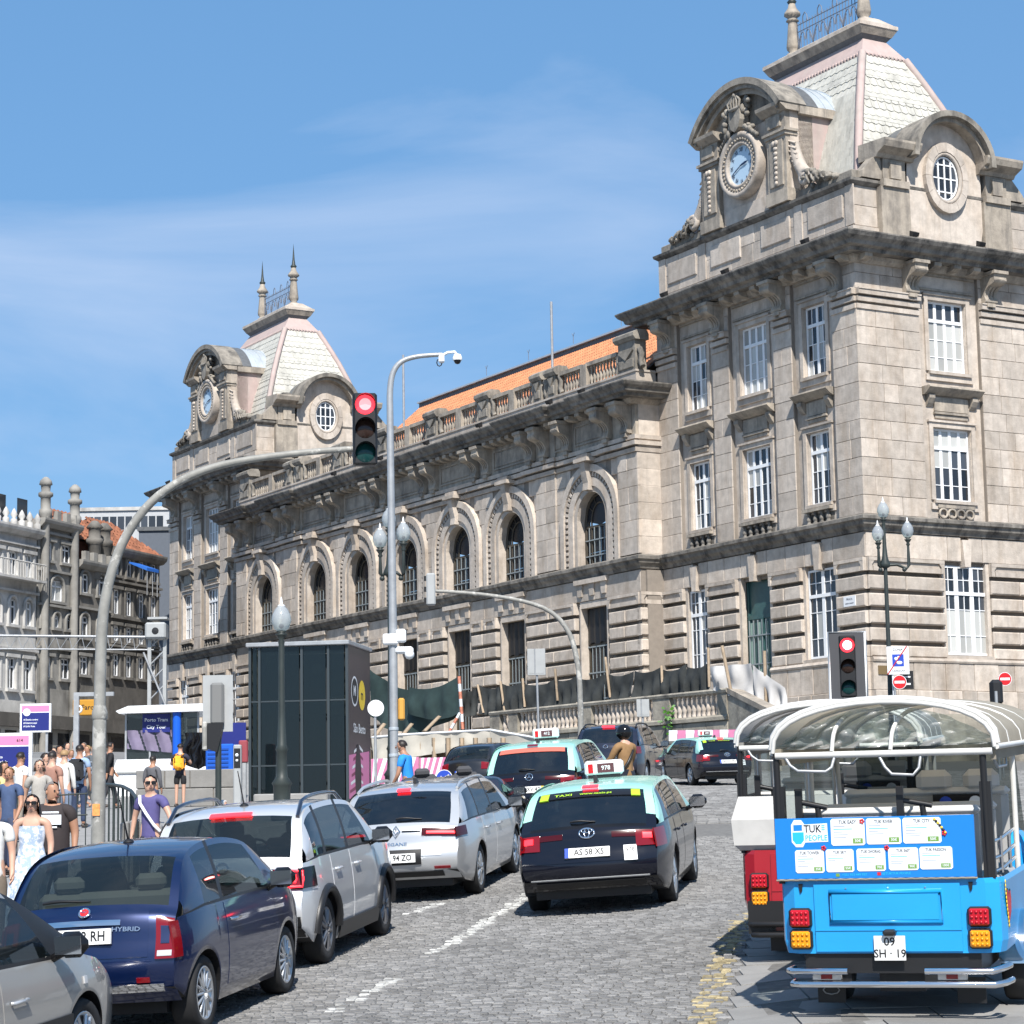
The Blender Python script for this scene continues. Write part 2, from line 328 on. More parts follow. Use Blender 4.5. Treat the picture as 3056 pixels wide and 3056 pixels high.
def holes_wall(mb, a0, a1, z0, z1, holes, o0, o1, mat=0):
 xs = sorted(set([a0, a1]+[v for h in holes for v in (h[0], h[1]) if a0 < v < a1])); zs = sorted(set([z0, z1]+[v for h in holes for v in (h[2], h[3]) if z0 < v < z1]))
 for i in range(len(xs)-1):
  for j in range(len(zs)-1):
   cx, cz = (xs[i]+xs[i+1])/2, (zs[j]+zs[j+1])/2
   if any(h[0] < cx < h[1] and h[2] < cz < h[3] for h in holes): continue
   mb.box(xs[i], xs[i+1], o0, o1, zs[j], zs[j+1], mat)
def sweep_ring(path, prof, i, Z=SZ):
 P = [Vector((p[0], p[1])) for p in path]; n = len(P)
 def nrm(k): d = (P[k+1]-P[k]).normalized(); return Vector((-d.y, d.x))
 if i == 0: m = nrm(0)
 elif i == n-1: m = nrm(n-2)
 else:
  n1, n2 = nrm(i-1), nrm(i); m = (n1+n2)
  m = m/(m.dot(n1)) if m.length > 1e-6 else n1
 return [(P[i].x+m.x*o, P[i].y+m.y*o, z-Z) for o, z in prof]
def sweep(name, path, prof, mat, seg=None, jitter=0.0, parent=None, kind=None, gap=0.012, closed_prof=True):
 # moulding carried round a plan path; with seg it is cut into single stones
 full = [path[0]]; corner = [True]
 for a, b in zip(path, path[1:]):
  L = math.hypot(b[0]-a[0], b[1]-a[1]); n = max(1, round(L/seg)) if seg else 1
  for k in range(1, n): t = (k+rnd.uniform(-.12, .12))/n; full.append((lerp(a[0], b[0], t), lerp(a[1], b[1], t))); corner.append(False)
  full.append(b); corner.append(True)
 m = len(prof); rings = [sweep_ring(full, prof, i) for i in range(len(full))]
 def piece(mb, ids):
  vs = [v for i in ids for v in rings[i]] if not isinstance(ids[0], list) else [v for r in ids for v in r]
  k = len(ids); fs = []
  for a in range(k-1):
   for b in range(m):
    c = (b+1) % m; fs.append((a*m+b, a*m+c, (a+1)*m+c, (a+1)*m+b))
  fs.append(tuple(range(m-1, -1, -1))); fs.append(tuple(range((k-1)*m, k*m))); mb.add(vs, fs)
 if not seg: mb = MB(); piece(mb, list(range(len(full)))); return mb.build(name, mat, parent or ST, fix=True, kind=kind)
 groups = []; cur = [0]
 for i in range(1, len(full)):
  cur.append(i)
  if not corner[i] or i == len(full)-1: groups.append(cur); cur = [i]
 out = []
 for g in groups:
  j = rnd.uniform(-jitter, jitter); mb = MB(); rs = []
  for q, i in enumerate(g):
   r = rings[i]
   if q == 0 and i > 0: r = [tuple(Vector(a).lerp(Vector(b), gap/max(gap*2, (Vector(a)-Vector(b)).length))) for a, b in zip(r, rings[g[1]])]
   rs.append([(v[0], v[1], v[2]+j) for v in r])
  piece(mb, rs); out.append(mb.build(name, mat, parent or ST, fix=True))
 return out
_pane = {}
def unit_pane(side_, mat):
 k = (side_, mat)
 if k not in _pane:
  mb = MB()
  if side_: mb.add([(0,-.5,-.5),(0,.5,-.5),(0,.5,.5),(0,-.5,.5)], [(0,3,2,1)])
  else: mb.add([(-.5,0,-.5),(.5,0,-.5),(.5,0,.5),(-.5,0,.5)], [(0,1,2,3)])
  _pane[k] = mb.mesh('pane', M[mat])
 return _pane[k]
def window(TF, a0, a1, z0, z1, o, leaves=2, cols=2, trans=0.85, rt=1, rb=(0.36, 0.36, 0.28), mull=0.13, blind=0.25, bar=0.034, matf='white', blindf=None, edge=0.09):
 T, fl = TF; mb = MB(T, fl); d0, d1 = o-0.07, o
 zt = z1-trans if trans else z1
 mb.box(a0, a1, d0, d1, z0, z0+edge); mb.box(a0, a1, d0, d1, z1-edge, z1); mb.box(a0, a0+edge, d0, d1, z0+edge, z1-edge); mb.box(a1-edge, a1, d0, d1, z0+edge, z1-edge)
 if trans: mb.box(a0+edge, a1-edge, d0, d1+0.025, zt-0.075, zt+0.075)
 ia, ib = a0+edge, a1-edge; lw = ((ib-ia)-mull*(leaves-1))/leaves; panes = []
 for k in range(leaves):
  la = ia+k*(lw+mull)
  if k: mb.box(la-mull, la, d0, d1-0.004, z0+edge, (zt-0.075) if trans else z1-edge)
  if k and trans: mb.box(la-mull, la, d0, d1-0.004, zt+0.075, z1-edge)
  spans = [(z0+edge, (zt-0.075) if trans else z1-edge, rb)]
  if trans: spans.append((zt+0.075, z1-edge, (1.0/rt,)*rt))
  for zi, (sa, sb, fr) in enumerate(spans):
   cw = lw/cols
   for c in range(1, cols): mb.box(la+c*cw-bar/2, la+c*cw+bar/2, d0+0.02, d1-0.012, sa, sb)
   z = sb; tot = sum(fr)
   for r, f in enumerate(fr):
    zb_ = z-(sb-sa)*f/tot
    if r < len(fr)-1: mb.box(la, la+lw, d0+0.02, d1-0.016, zb_-bar/2, zb_+bar/2)
    for c in range(cols):
     bl = rnd.random() < blind if blindf is None else blindf(zi, r, k*cols+c)
     panes.append((la+c*cw+0.004, la+(c+1)*cw-0.004, zb_+0.004, z-0.004, bl))
    z = zb_
 w = mb.build('window', M[matf], ST, fix=False)
 for p0, p1, q0, q1, bl in panes:
  c = T((p0+p1)/2, o-0.045, (q0+q1)/2); dx, dz = p1-p0, q1-q0
  inst('pane', unit_pane(fl, 'blind' if bl else 'pane'), w, c, (rnd.uniform(-.02,.02), rnd.uniform(-.02,.02)*fl, rnd.uniform(-.03,.03)), (1, dx, dz) if fl else (dx, 1, dz))
 return w
def console_mesh(TF, w=0.72, h=1.35, pr=0.95, name='console'):
 T, fl = TF; mb = MB((lambda a, o, z: tuple(Vector(T(a, o, z))-Vector(T(0, 0, 0)))), fl)
 out = [(0,0)]+[(q[0], q[1]) for q in spline([(0.10,0.0),(0.26,0.02),(0.30,0.14),(0.22,0.34),(0.30,0.55),(0.52,0.72),(0.80,0.80),(0.93,0.92),(0.90,1.08),(0.95,1.2)], 2)]
 poly = [(o*pr/0.95, z*h/1.35) for o, z in out]+[(pr, h), (0, h)]
 mb.prism(poly, -w/2, w/2, 'x')
 mb.box(-w/2-0.06, w/2+0.06, 0, pr+0.06, h-0.14, h+0.002)
 for k in (-1, 0, 1):                                    # raised flutes down the belly of the scroll
  pts = [(k*w*0.26, q[0]*pr/0.95+0.012, q[1]*h/1.35) for q in spline([(0.25,0.16),(0.225,0.34),(0.31,0.55),(0.50,0.70)], 3)]
  mb.tube(pts, 0.045, 6)
 mb.tube([(-w*0.36, pr*0.93, h*0.72), (w*0.36, pr*0.93, h*0.72)], 0.06, 6)
 mb.box(-w*0.32, w*0.32, 0.02, 0.30, -0.16, 0.0); mb.box(-w*0.18, w*0.18, 0.02, 0.22, -0.30, -0.16)
 return mb.mesh(name, M['stone2'])
def modillion_mesh(TF):
 T, fl = TF; mb = MB((lambda a, o, z: tuple(Vector(T(a, o, z))-Vector(T(0, 0, 0)))), fl)
 mb.prism([(0,0),(0.45,0.0),(0.70,0.10),(0.72,0.26),(0,0.26)], -0.20, 0.20, 'x'); return mb.mesh('modillion', M['stone2'])
CON = {False: console_mesh(front()), True: console_mesh(side())}
MOD = {False: modillion_mesh(front()), True: modillion_mesh(side())}
def put(name, me, TF, a, o, z, scale=None): return inst(name, me, ST, TF[0](a, o, z), None, scale)
def baluster_mesh(h, r, name='baluster', mat='stone2', n=8):
 mb = MB(); mb.lathe([(r*.9,0),(r*.9,.08*h),(r*.55,.12*h),(r*.8,.24*h),(r,.36*h),(r*.8,.50*h),(r*.45,.70*h),(r*.5,.80*h),(r*.75,.86*h),(r*.5,.90*h),(r*.9,.93*h),(r*.9,h)], n); return mb.mesh(name, M[mat])
BAL = baluster_mesh(1.0, 0.105); BALD = baluster_mesh(1.0, 0.105, mat='stone_dark')  # dark copy for under the sills, shade and grime both in its colour
_b = MB(); _b.ball((0,0,0), 0.075, 6); BEAD = _b.mesh('bead', M['stone2'])
def hood(TF, c, hw, z):      # little cornice on two brackets above a first-floor window, with its panel
 T, fl = TF; mb = MB(T, fl); o = -0.22
 mb.prism([(o,z+0.02),(o+0.52,z+0.02),(o+0.56,z-0.06),(o+0.44,z-0.16),(o+0.34,z-0.24),(o+0.16,z-0.34),(o,z-0.34)], c-hw, c+hw, 'x')
 for s in (-1, 1):
  x = c+s*(hw-0.34); mb.prism([(o,z-0.342),(o+0.30,z-0.342),(o+0.30,z-0.50),(o+0.16,z-0.72),(o+0.06,z-0.84),(o,z-0.84)], x-0.16, x+0.16, 'x')
 mb.box(c-hw+0.62, c+hw-0.62, o, o+0.10, z-1.02, z-0.42); mb.box(c-hw+0.58, c+hw-0.58, o, o+0.15, z-1.16, z-1.06); mb.box(c-hw+0.64, c+hw-0.64, o, o+0.08, z-1.34, z-1.18)
 mb.build('window_hood', M['stone2'], ST)
def architrave(TF, a0, a1, z0, z1, o=-0.22):
 T, fl = TF; mb = MB(T, fl); w = 0.24
 mb.box(a0-w, a0-0.02, o, o+0.09, z0, z1+w); mb.box(a1+0.02, a1+w, o, o+0.09, z0, z1+w); mb.box(a0-0.02, a1+0.02, o, o+0.088, z1+0.02, z1+w)
 mb.box(a0-w-0.06, a1+w+0.06, o, o+0.16, z1+w+0.002, z1+w+0.09)
 mb.box(a0-0.12, a1+0.12, o, o+0.20, z0-0.15, z0-0.01); mb.box(a0-0.26, a1+0.26, o, o+0.10, z0-0.42, z0-0.152)
 mb.build('window_surround', M['stone'], ST)
def gf_cap(TF, a0, a1, o):
 T, fl = TF; mb = MB(T, fl); z0, z1 = CAPZ
 mb.chbox(a0, a1, o-0.35, o-0.03, z0, z1, 0.05); mb.box(a0, a1, o-0.03, o+0.06, z1-0.15, z1); mb.prism([(a0,z1-0.15),(a0+0.30,z1-0.15),(a0+0.16,z0+0.25),(a0+0.2,z0),(a0,z0)], o-0.03, o+0.05, 'y')
 mb.prism([(a1-0.30,z1-0.15),(a1,z1-0.15),(a1,z0),(a1-0.2,z0),(a1-0.16,z0+0.25)], o-0.03, o+0.05, 'y'); mb.box(a0+0.24, a1-0.24, o-0.03, o+0.04, z0, z0+0.20)
 mb.build('pier_cap', M['stone'], ST)
def lintel(TF, a0, a1, c, o, key=True):
 T, fl = TF; xs = [a0]
 for x in ([c-1.0, c-0.22, c+0.22, c+1.0] if key else [lerp(a0, a1, .5)]):
  if a0+0.15 < x < a1-0.15: xs.append(x)
 xs.append(a1)
 for i in range(len(xs)-1):
  x0, x1 = xs[i], xs[i+1]; mb = MB(T, fl)
  if key and abs((x0+x1)/2-c) < 0.05: mb.prism([(x0+0.06,11.02),(x1-0.06,11.02),(x1+0.05,12.20),(x0-0.05,12.20)], o-0.3, o+0.14, 'y'); mb.build('keystone', M['stone'], ST)
  else: mb.chbox(x0+0.012, x1-0.012, o-0.3, o+rnd.uniform(-.006,.006), 11.26, 12.33, 0.02); mb.build('lintel_stone', M['stone'], ST)
def floodlight(TF, a, o, z):
 T, fl = TF; mb = MB(T, fl); mb.prism([(o-0.05,z+0.12),(o+0.16,z+0.10),(o+0.24,z+0.26),(o-0.02,z+0.38)], a-0.17, a+0.17, 'x'); mb.box(a-0.02, a+0.02, o, o+0.04, z, z+0.16); mb.build('floodlight', M['black'], ST)
# ---------------------------------------------------------------- one pavilion
PW, PD = 15.35, 10.45
FB = [(3.18, 1.6), (7.70, 2.1), (12.20, 1.6)]         # window axes and widths on the front
SB = [(5.24, 2.16)]
def pavilion(u0, full):
 fr, sd = front(u0), side(u0); rect = [(u0, -PD), (u0, 0), (u0+PW, 0), (u0+PW, -PD)]
 core = MB(); core.box(u0+0.9, u0+PW-0.2, -PD+0.2, -0.9, 2.4-SZ, 25.0-SZ); core.build('inner_wall', M['stone_joint'], ST)
 def face(TF, width, bays, piers, gfp, gfo, z_lo=12.34):
  T, fl = TF; back = MB(T, fl); bay = MB(T, fl); hol = [(c-w/2, c+w/2, z0, z1) for c, w in bays for z0, z1 in ((19.68,22.85),(13.95,17.15))]
  rng = [(c-w/2-0.66, c+w/2+0.66) for c, w in bays]
  edges = [0.0]+[v for r in rng for v in r]+[width]
  for i in range(0, len(edges), 2): back.box(edges[i]+(0.06 if i == 0 else 0), edges[i+1]-(0.06 if i == len(edges)-2 else 0), -0.9, -0.05, 12.36, 24.4)
  for (c, w), (r0, r1) in zip(bays, rng):
   holes_wall(bay, r0, r1, 12.36, 24.4, [h for h in hol if r0 < h[0] < r1], -0.9, -0.22)
  back.build('wall_core', M['stone_joint'], ST); bay.build('bay_wall', M['stone'], ST)
  for i in range(0, len(edges), 2): ashlar(TF, edges[i], edges[i+1], 13.10, 22.10, 0.0, 11); ashlar(TF, edges[i], edges[i+1], 22.94, 24.36, 0.0, 2, (1.2, 2.0))
  for c, w in bays:
   wide = w > 1.9
   for z0, z1 in ((19.68,22.85),(13.95,17.15)):
    bf = None
    if fl and z0 < 15: bf = lambda zi, r, k: zi == 1 or (r == 0 and k < 2)
    elif fl: bf = lambda zi, r, k: zi == 0
    elif z0 > 15 and wide: bf = lambda zi, r, k: True
    if wide: window(TF, c-w/2+0.02, c+w/2-0.02, z0, z1, -0.36, 4, 1, 0.86, 1, (0.36,0.36,0.28), 0.15, 0.3, blindf=bf)
    else: window(TF, c-w/2+0.02, c+w/2-0.02, z0, z1, -0.36, 2, 2, 0.86, 1, (0.36,0.34,0.30), 0.15, 0.3)
    architrave(TF, c-w/2, c+w/2, z0, z1)
   hood(TF, c, w/2+0.50, 18.92)
   if fl:                                       # pierced panel of rings under the first-floor window
    mb = MB(T, fl)
    for k in range(4):
     x = c-0.75+k*0.5; mb.tube([(x+0.22*math.cos(t*math.pi/6), -0.10, 13.36+0.2*math.sin(t*math.pi/6)) for t in range(12)], 0.055, 6, closed=True)
    mb.box(c-1.05, c+1.05, -0.24, -0.06, 13.60, 13.74); mb.build('ring_panel', M['stone2'], ST)
   else:                                        # three or four stubby balusters under the sill
    n = 5 if wide else 4
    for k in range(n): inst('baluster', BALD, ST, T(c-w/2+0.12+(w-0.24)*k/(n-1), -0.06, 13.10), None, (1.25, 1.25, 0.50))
    mb = MB(T, fl); mb.box(c-w/2-0.16, c+w/2+0.16, -0.22, 0.10, 13.62, 13.76); mb.build('balustrade_rail', M['stone2'], ST); mb = MB(T, fl); mb.box(c-w/2-0.1, c+w/2+0.1, -0.22, -0.19, 13.06, 13.615); mb.build('baluster_recess', M['stone_dark'], ST)  # recess panel coloured dark for the shade behind the balusters as well as dirt
  # capital bands and scroll consoles at the top of every pier
  cons = []
  for i in range(0, len(edges), 2):
   e0, e1 = edges[i], edges[i+1]; mb = MB(T, fl); a_, b_ = e0+(0.0 if i == 0 else 0.02), e1-(0.0 if e1 == width else 0.02)
   if i > 0 or True:
    x0_ = a_-(0.0 if i == 0 else 0.0)
    for zz, pj in ((22.92,0.22),(22.62,0.12),(22.30,0.07)): mb.box(x0_ + (0 if i else 0), b_, -0.06, pj, zz-0.26, zz-0.05)
    mb.box(x0_, b_, -0.06, 0.26, 22.872, 22.93)
   mb.build('capital_band', M['stone'], ST)
   cc = (e0+e1)/2 if 0 < i < len(edges)-2 else (e1-0.52 if i == 0 else e0+0.52)
   cons.append(cc); put('console', CON[fl], TF, cc, 0.0, 22.94)
  for i in range(len(cons)-1):
   n = 4
   for k in range(1, n): put('modillion', MOD[fl], TF, lerp(cons[i], cons[i+1], k/n), 0.0, 24.10)
  put('modillion', MOD[fl], TF, 0.25, 0.0, 24.10)
  for c, w in bays:
   mb = MB(T, fl); mb.box(c-w/2-0.5, c+w/2+0.5, -0.22, -0.14, 23.30, 23.40); mb.box(c-w/2-0.55, c+w/2+0.55, -0.22, -0.10, 23.95, 24.05); mb.build('frieze_panel', M['stone2'], ST)
  # ground floor
  gb = MB(T, fl); holes_wall(gb, 0.1, width-0.1, 2.6, 12.34, [(g0, g1, (5.3 if kd == 'door' else 7.18), 11.10) for g0, g1, kd in gfo], -0.9, -0.22); gb.build('ground_floor_wall', M['stone_joint'], ST)
  for p0, p1 in gfp:
   rustic(TF, p0, p1, 0.14, ROWS, 1 if p1-p0 < 2 else 2); gf_cap(TF, p0, p1, 0.14)
  for g0, g1, kd in gfo:
   mb = MB(T, fl); mb.box(g0-0.01, g0+0.18, -0.3, -0.02, 7.0, 11.25); mb.box(g1-0.18, g1+0.01, -0.3, -0.02, 7.0, 11.25)
   if kd != 'door': mb.box(g0-0.1, g1+0.1, -0.3, 0.10, 6.98, 7.16)
   mb.build('jamb', M['stone'], ST)
   if kd == 'w2': window(TF, g0+0.2, g1-0.2, 7.2, 11.08, -0.16, 2, 2, 1.16, 2, (0.25,0.45,0.30), 0.20, 0.1)
   elif kd == 'w3': window(TF, g0+0.06, g1-0.06, 7.2, 11.08, -0.16, 3, 2, 1.2, 2, (0.25,0.45,0.30), 0.22, 0, blindf=lambda zi, r, k: zi == 0 and r > 0)
   else:
    mb = MB(T, fl); mb.box(g0+0.18, g1-0.18, -0.5, -0.42, 5.3, 11.1)
    mb.box(g0+0.18, g1-0.18, -0.42, -0.36, 9.35, 9.55); mb.box(g0+0.18, g0+0.30, -0.42, -0.34, 5.3, 11.1); mb.box(g1-0.30, g1-0.18, -0.42, -0.34, 5.3, 11.1); mb.box((g0+g1)/2-0.08, (g0+g1)/2+0.08, -0.42, -0.34, 5.3, 9.4)
    d = mb.build('door', M['door_green'], ST)
    for k in range(4):
     mb = MB(T, fl); x = lerp(g0+0.42, g1-0.42, k/3); mb.box(x-0.11, x+0.11, -0.42, -0.39, 6.6, 9.2); mb.build('door_panel', M['door_slat'], d)
    mb = MB(T, fl)
    for k in range(7): x = lerp(g0+0.3, g1-0.3, k/6); mb.box(x-0.02, x+0.02, -0.36, -0.32, 6.3, 9.3)
    for zz in (7.3, 8.6): mb.box(g0+0.2, g1-0.2, -0.37, -0.31, zz-0.03, zz+0.03)
    mb.build('door_grille', M['bar_blue'], d)
  b0 = 0.0
  cs = sorted([(g0+g1)/2 for g0, g1, kd in gfo]); lim = [0.0]+[(x+y)/2 for x, y in zip(cs, cs[1:])]+[width]
  for c, l0, l1 in zip(cs, lim, lim[1:]): lintel(TF, l0, l1, c, 0.04)
  # plinth of tall upright slabs
  x = 0.0
  while x < width-0.2:
   w_ = min(rnd.uniform(0.7, 1.5), width-x)
   mb = MB(T, fl); mb.chbox(x+0.01, x+w_-0.01, -0.4, 0.20+rnd.uniform(-.01,.01), 5.62, 6.80, 0.015)
   if not any(g0-0.2 < x+w_/2 < g1+0.2 and kd == 'door' for g0, g1, kd in gfo): mb.build('plinth_stone', M['stone'], ST)
   mb = MB(T, fl); mb.chbox(x+0.01, x+w_-0.01, -0.4, 0.34+rnd.uniform(-.01,.01), 2.5, 5.60, 0.03); mb.build('plinth_stone', M['stone'], ST)
   x += w_
  for g0, g1, kd in gfo:
   pass
  mb = MB(T, fl)
  lo = 0.0
  for g0, g1, kd in gfo+[(width, width, '')]:
   if kd == 'door' or not kd: mb.prism([(-0.3,6.80),(0.24,6.80),(0.27,6.88),(0.20,7.0),(-0.3,7.0)], lo, g0, 'x'); lo = g1
  mb.build('plinth_moulding', M['stone'], ST)
 face(fr, PW, FB, None, [(0.0,1.98),(4.42,6.70),(9.22,11.6),(13.5,15.35)], [(1.98,4.42,'w2'),(6.70,9.22,'door'),(11.6,13.5,'w2')])
 if full: face(sd, PD, SB, None, [(0.0,4.16),(6.84,PD)], [(4.16,6.84,'w3')])
 else:
  mb = MB(*sd); mb.box(0, PD, -0.9, 0, 12, 24.4); mb.build('wall_core', M['stone'], ST)
 # ledge over the ground floor, main cornice, attic
 path = [(u0+PW, -2.0), (u0+PW, 0), (u0, 0), (u0, -PD), (u0+2, -PD)][::-1]
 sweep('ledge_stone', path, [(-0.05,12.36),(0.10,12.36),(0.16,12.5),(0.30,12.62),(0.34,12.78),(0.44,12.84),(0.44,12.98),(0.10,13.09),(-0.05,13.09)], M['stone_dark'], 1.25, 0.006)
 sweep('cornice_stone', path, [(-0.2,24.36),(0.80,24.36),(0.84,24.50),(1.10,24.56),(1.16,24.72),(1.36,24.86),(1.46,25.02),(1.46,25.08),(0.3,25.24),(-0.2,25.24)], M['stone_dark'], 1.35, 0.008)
 sweep('cornice_bed', path, [(-0.1,24.05),(0.10,24.05),(0.24,24.20),(0.30,24.355),(-0.1,24.355)], M['stone2'])
 ap = [(u0+PW-0.2, -2.0), (u0+PW-0.2, -0.2), (u0+0.2, -0.2), (u0+0.2, -PD), (u0+2, -PD)][::-1]
 sweep('attic_wall', ap, [(-0.8,25.0),(0.12,25.0),(0.12,25.75),(0.0,25.80),(0.0,27.62),(-0.8,27.62)], M['stone'])
 TFa, TSa = front(u0, -0.2), side(u0, -0.2)
 ashlar(TSa, 0.2, PD-0.1, 25.80, 27.60, 0.02, 2, (1.0,1.7)); ashlar(TFa, 0.2, PW-0.2, 25.82, 27.60, 0.02, 2, (1.2,1.9))
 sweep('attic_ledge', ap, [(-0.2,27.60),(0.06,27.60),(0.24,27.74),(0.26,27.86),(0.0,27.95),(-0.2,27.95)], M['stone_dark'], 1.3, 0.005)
 sweep('parapet_stone', ap, [(-0.5,27.95),(-0.06,27.95),(-0.06,28.28),(-0.14,28.34),(-0.5,28.34)], M['stone3'], 1.2, 0.01)
 for a0, a1 in ((0.8,3.3),(4.6,6.8),(8.4,10.8),(12.0,14.4)):       # raised panels on the attic
  mb = MB(*TFa); mb.chbox(a0, a1, 0.0, 0.09, 26.25, 27.30, 0.04); mb.build('attic_panel', M['stone'], ST)
 for a in (0.35, 4.0, 11.5, 14.9):
  mb = MB(*TFa); mb.box(a-0.28, a+0.28, 0.0, 0.07, 25.82, 27.6); mb.build('attic_pilaster', M['stone'], ST)
 for a in (2.0, 8.0, 13.0): floodlight(fr, a, 1.0, 25.12)
 for a in (2.5, 6.3): floodlight(sd, a, 1.0, 25.12)
 # ---------------- pyramid roof with its crest
 def slab(name, c0, c1, mat, bev=0.0):
  # frustum between two rectangles (inset u, inset v, z)
  def rectp(i): iu, iv, z = i; return [(u0+iu, -iv, z-SZ), (u0+PW-iu, -iv, z-SZ), (u0+PW-iu, -PD+iv, z-SZ), (u0+iu, -PD+iv, z-SZ)]
  mb = MB(); mb.add(rectp(c0)+rectp(c1), [(0,1,2,3),(7,6,5,4),(0,4,5,1),(1,5,6,2),(2,6,7,3),(3,7,4,0)]); return mb.build(name, mat, ST, fix=True)
 def inset(z):
  t = (z-28.0)/(35.25-28.0); k = t-0.10*math.sin(math.pi*t); return 1.15+2.5*k, 1.35+2.6*k
 zs = [28.0, 29.1, 30.3, 31.5, 32.75, 34.0, 35.25]
 for k in range(6):
  a, b = inset(zs[k]), inset(zs[k+1]); slab('roof_course', (a[0]-0.05, a[1]-0.05, zs[k]), (b[0], b[1], zs[k+1]), M['roof_white'])
 for f_, n0 in ((0, PW), (1, PD)):                    # small fish-scale tiles in rows on the two slopes one sees
  r_ = 0
  while 28.3+r_*0.43 < 35.0:
   z = 28.3+r_*0.43; i0, i1 = inset(z), inset(z+.43); e0 = i0[f_]+.1; L_ = n0-2*e0; n = int(L_/0.40); oy = i0[1-f_]; sl = (i1[1-f_]-oy)/.43
   for k in range(n):
    x = e0+(k+.5+.5*(r_ % 2)*.9)*L_/n
    if x > n0-e0-.2: continue
    if f_ == 0: TILES.append(Matrix(((1,0,0,u0+x),(0,1,-sl,-oy+.015),(0,0,1,z-SZ),(0,0,0,1))))
    else: TILES.append(Matrix(((0,1*-1,sl,u0+oy-.015),(-1,0,0,-x),(0,0,1,z-SZ),(0,0,0,1))))
   r_ += 1
 for su, sv in ((0,0),(1,0),(0,1),(1,1)):
  mb = MB(); pts = []
  for z in zs: i = inset(z); pts.append(((u0+i[0]) if su == 0 else (u0+PW-i[0]), -i[1] if sv == 0 else -PD+i[1], z-SZ+0.03))
  mb.tube(pts, 0.20, 6); mb.build('hip_ridge', M['pink'], ST)
 a = inset(35.25)
 sc = MB()                                              # scalloped edge under the pink band
 for f in ('f', 's'):
  L_ = (PW-2*a[0]) if f == 'f' else (PD-2*a[1]); n = int(L_/0.22)
  for k in range(n):
   x = (k+0.5)*L_/n
   if f == 'f': sc.ball((u0+a[0]+x, -a[1]+0.05, 35.24-SZ), 0.1, 6, sz=(0.1,0.05,0.12))
   else: sc.ball((u0+a[0]-0.05, -a[1]-x, 35.24-SZ), 0.1, 6, sz=(0.05,0.1,0.12))
 sc.build('scalloped_edge', M['pink'], ST)
 slab('roof_band', (a[0]-0.07, a[1]-0.07, 35.26), (a[0]+0.62, a[1]+0.58, 36.25), M['pink'])
 slab('crest_cornice', (a[0]+0.62, a[1]+0.58, 36.25), (a[0]+0.46, a[1]+0.40, 36.45), M['lead'])
 slab('crest_cornice', (a[0]+0.44, a[1]+0.38, 36.452), (a[0]+0.26, a[1]+0.16, 36.80), M['stone2'])
 slab('crest_slab', (a[0]+0.24, a[1]+0.14, 36.80), (a[0]+0.24, a[1]+0.14, 36.98), M['stone'])
 slab('crest_slab', (a[0]+0.30, a[1]+0.20, 36.98), (a[0]+0.75, a[1]+0.85, 37.40), M['stone'])
 fx = [u0+a[0]+1.30, u0+PW-a[0]-1.30]
 for x in fx:
  mb = MB(); c = (x, -PD/2, 37.40-SZ); mb.lathe([(0.34,0),(0.34,0.10),(0.20,0.20),(0.33,0.36),(0.35,0.5),(0.30,0.9),(0.24,1.6),(0.22,1.75),(0.33,1.8),(0.24,1.9),(0.25,1.98),(0.42,2.1),(0.40,2.2),(0.22,2.45),(0.16,2.7),(0.0,2.72)], 10, c); fin = mb.build('finial', M['stone2'], ST)
  mb = MB(); mb.lathe([(0.17,2.68),(0.24,2.8),(0.14,2.92),(0.085,3.3),(0.0,4.5)], 8, c); mb.build('spike', M['iron'], fin)
 mb = MB(); n = 20; L_ = fx[1]-fx[0]-0.8; xa = fx[0]+0.4; y = -PD/2; zb = 37.36-SZ
 for z in (0.15, 1.15, 1.5): mb.tube([(xa, y, zb+z), (xa+L_, y, zb+z)], 0.025, 5)
 for k in range(n+1): x = xa+L_*k/n; mb.tube([(x, y, zb), (x, y, zb+1.62)], 0.02, 5)
 for k in range(4):
  x = xa+L_*(k+0.5)/4
  for s in (-1, 1):
   mb.tube([(x+s*(0.36-0.34*math.cos(t*0.55)*math.exp(-t*0.06)), y, zb+0.62+0.5*math.sin(t*0.8)*math.exp(-t*0.05)) for t in range(10)], 0.026, 5)
  mb.tube([(x-0.2, y, zb+1.5), (x-0.15, y, zb+1.85), (x, y, zb+2.0), (x+0.15, y, zb+1.85), (x+0.2, y, zb+1.5)], 0.026, 5)
 mb.build('crest_railing', M['iron_grey'], ST)
 # ---------------- clock dormer on the front
 c, o = 7.67, 0.10; T, fl = front(u0, 0); mb = MB(T, fl)
 mb.box(c-3.35, c+3.35, -1.4, o-0.22, 27.9, 32.3); mb.box(c-1.75, c+1.75, -1.4, o-0.12, 27.9, 28.6); mb.build('dormer_wall', M['stone'], ST)
 for s in (-1, 1):
  x = c+s*2.62; mb = MB(T, fl)
  mb.box(x-0.80, x+0.80, -0.5, o+0.10, 27.9, 28.5); mb.box(x-0.70, x+0.70, -0.5, o+0.02, 28.5, 31.0); mb.chbox(x-0.50, x+0.50, -0.3, o+0.09, 28.7, 30.85, 0.03)
  mb.box(x-0.78, x+0.78, -0.5, o+0.12, 31.0, 31.16); mb.box(x-0.86, x+0.86, -0.5, o+0.2, 31.16, 31.28); mb.box(x-0.72, x+0.72, -0.5, o+0.06, 31.28, 32.1)
  mb.box(x-0.45, x+0.45, -0.5, o+0.16, 31.45, 31.95)
  mb.prism([(-0.5,32.1),(o+0.12,32.1),(o+0.45,32.34),(o+0.48,32.5),(-0.5,32.5)], x-0.95, x+0.95, 'x'); mb.build('dormer_pier', M['stone2'], ST)
  mb = MB(T, fl)                                    # string of husks carved on the pier
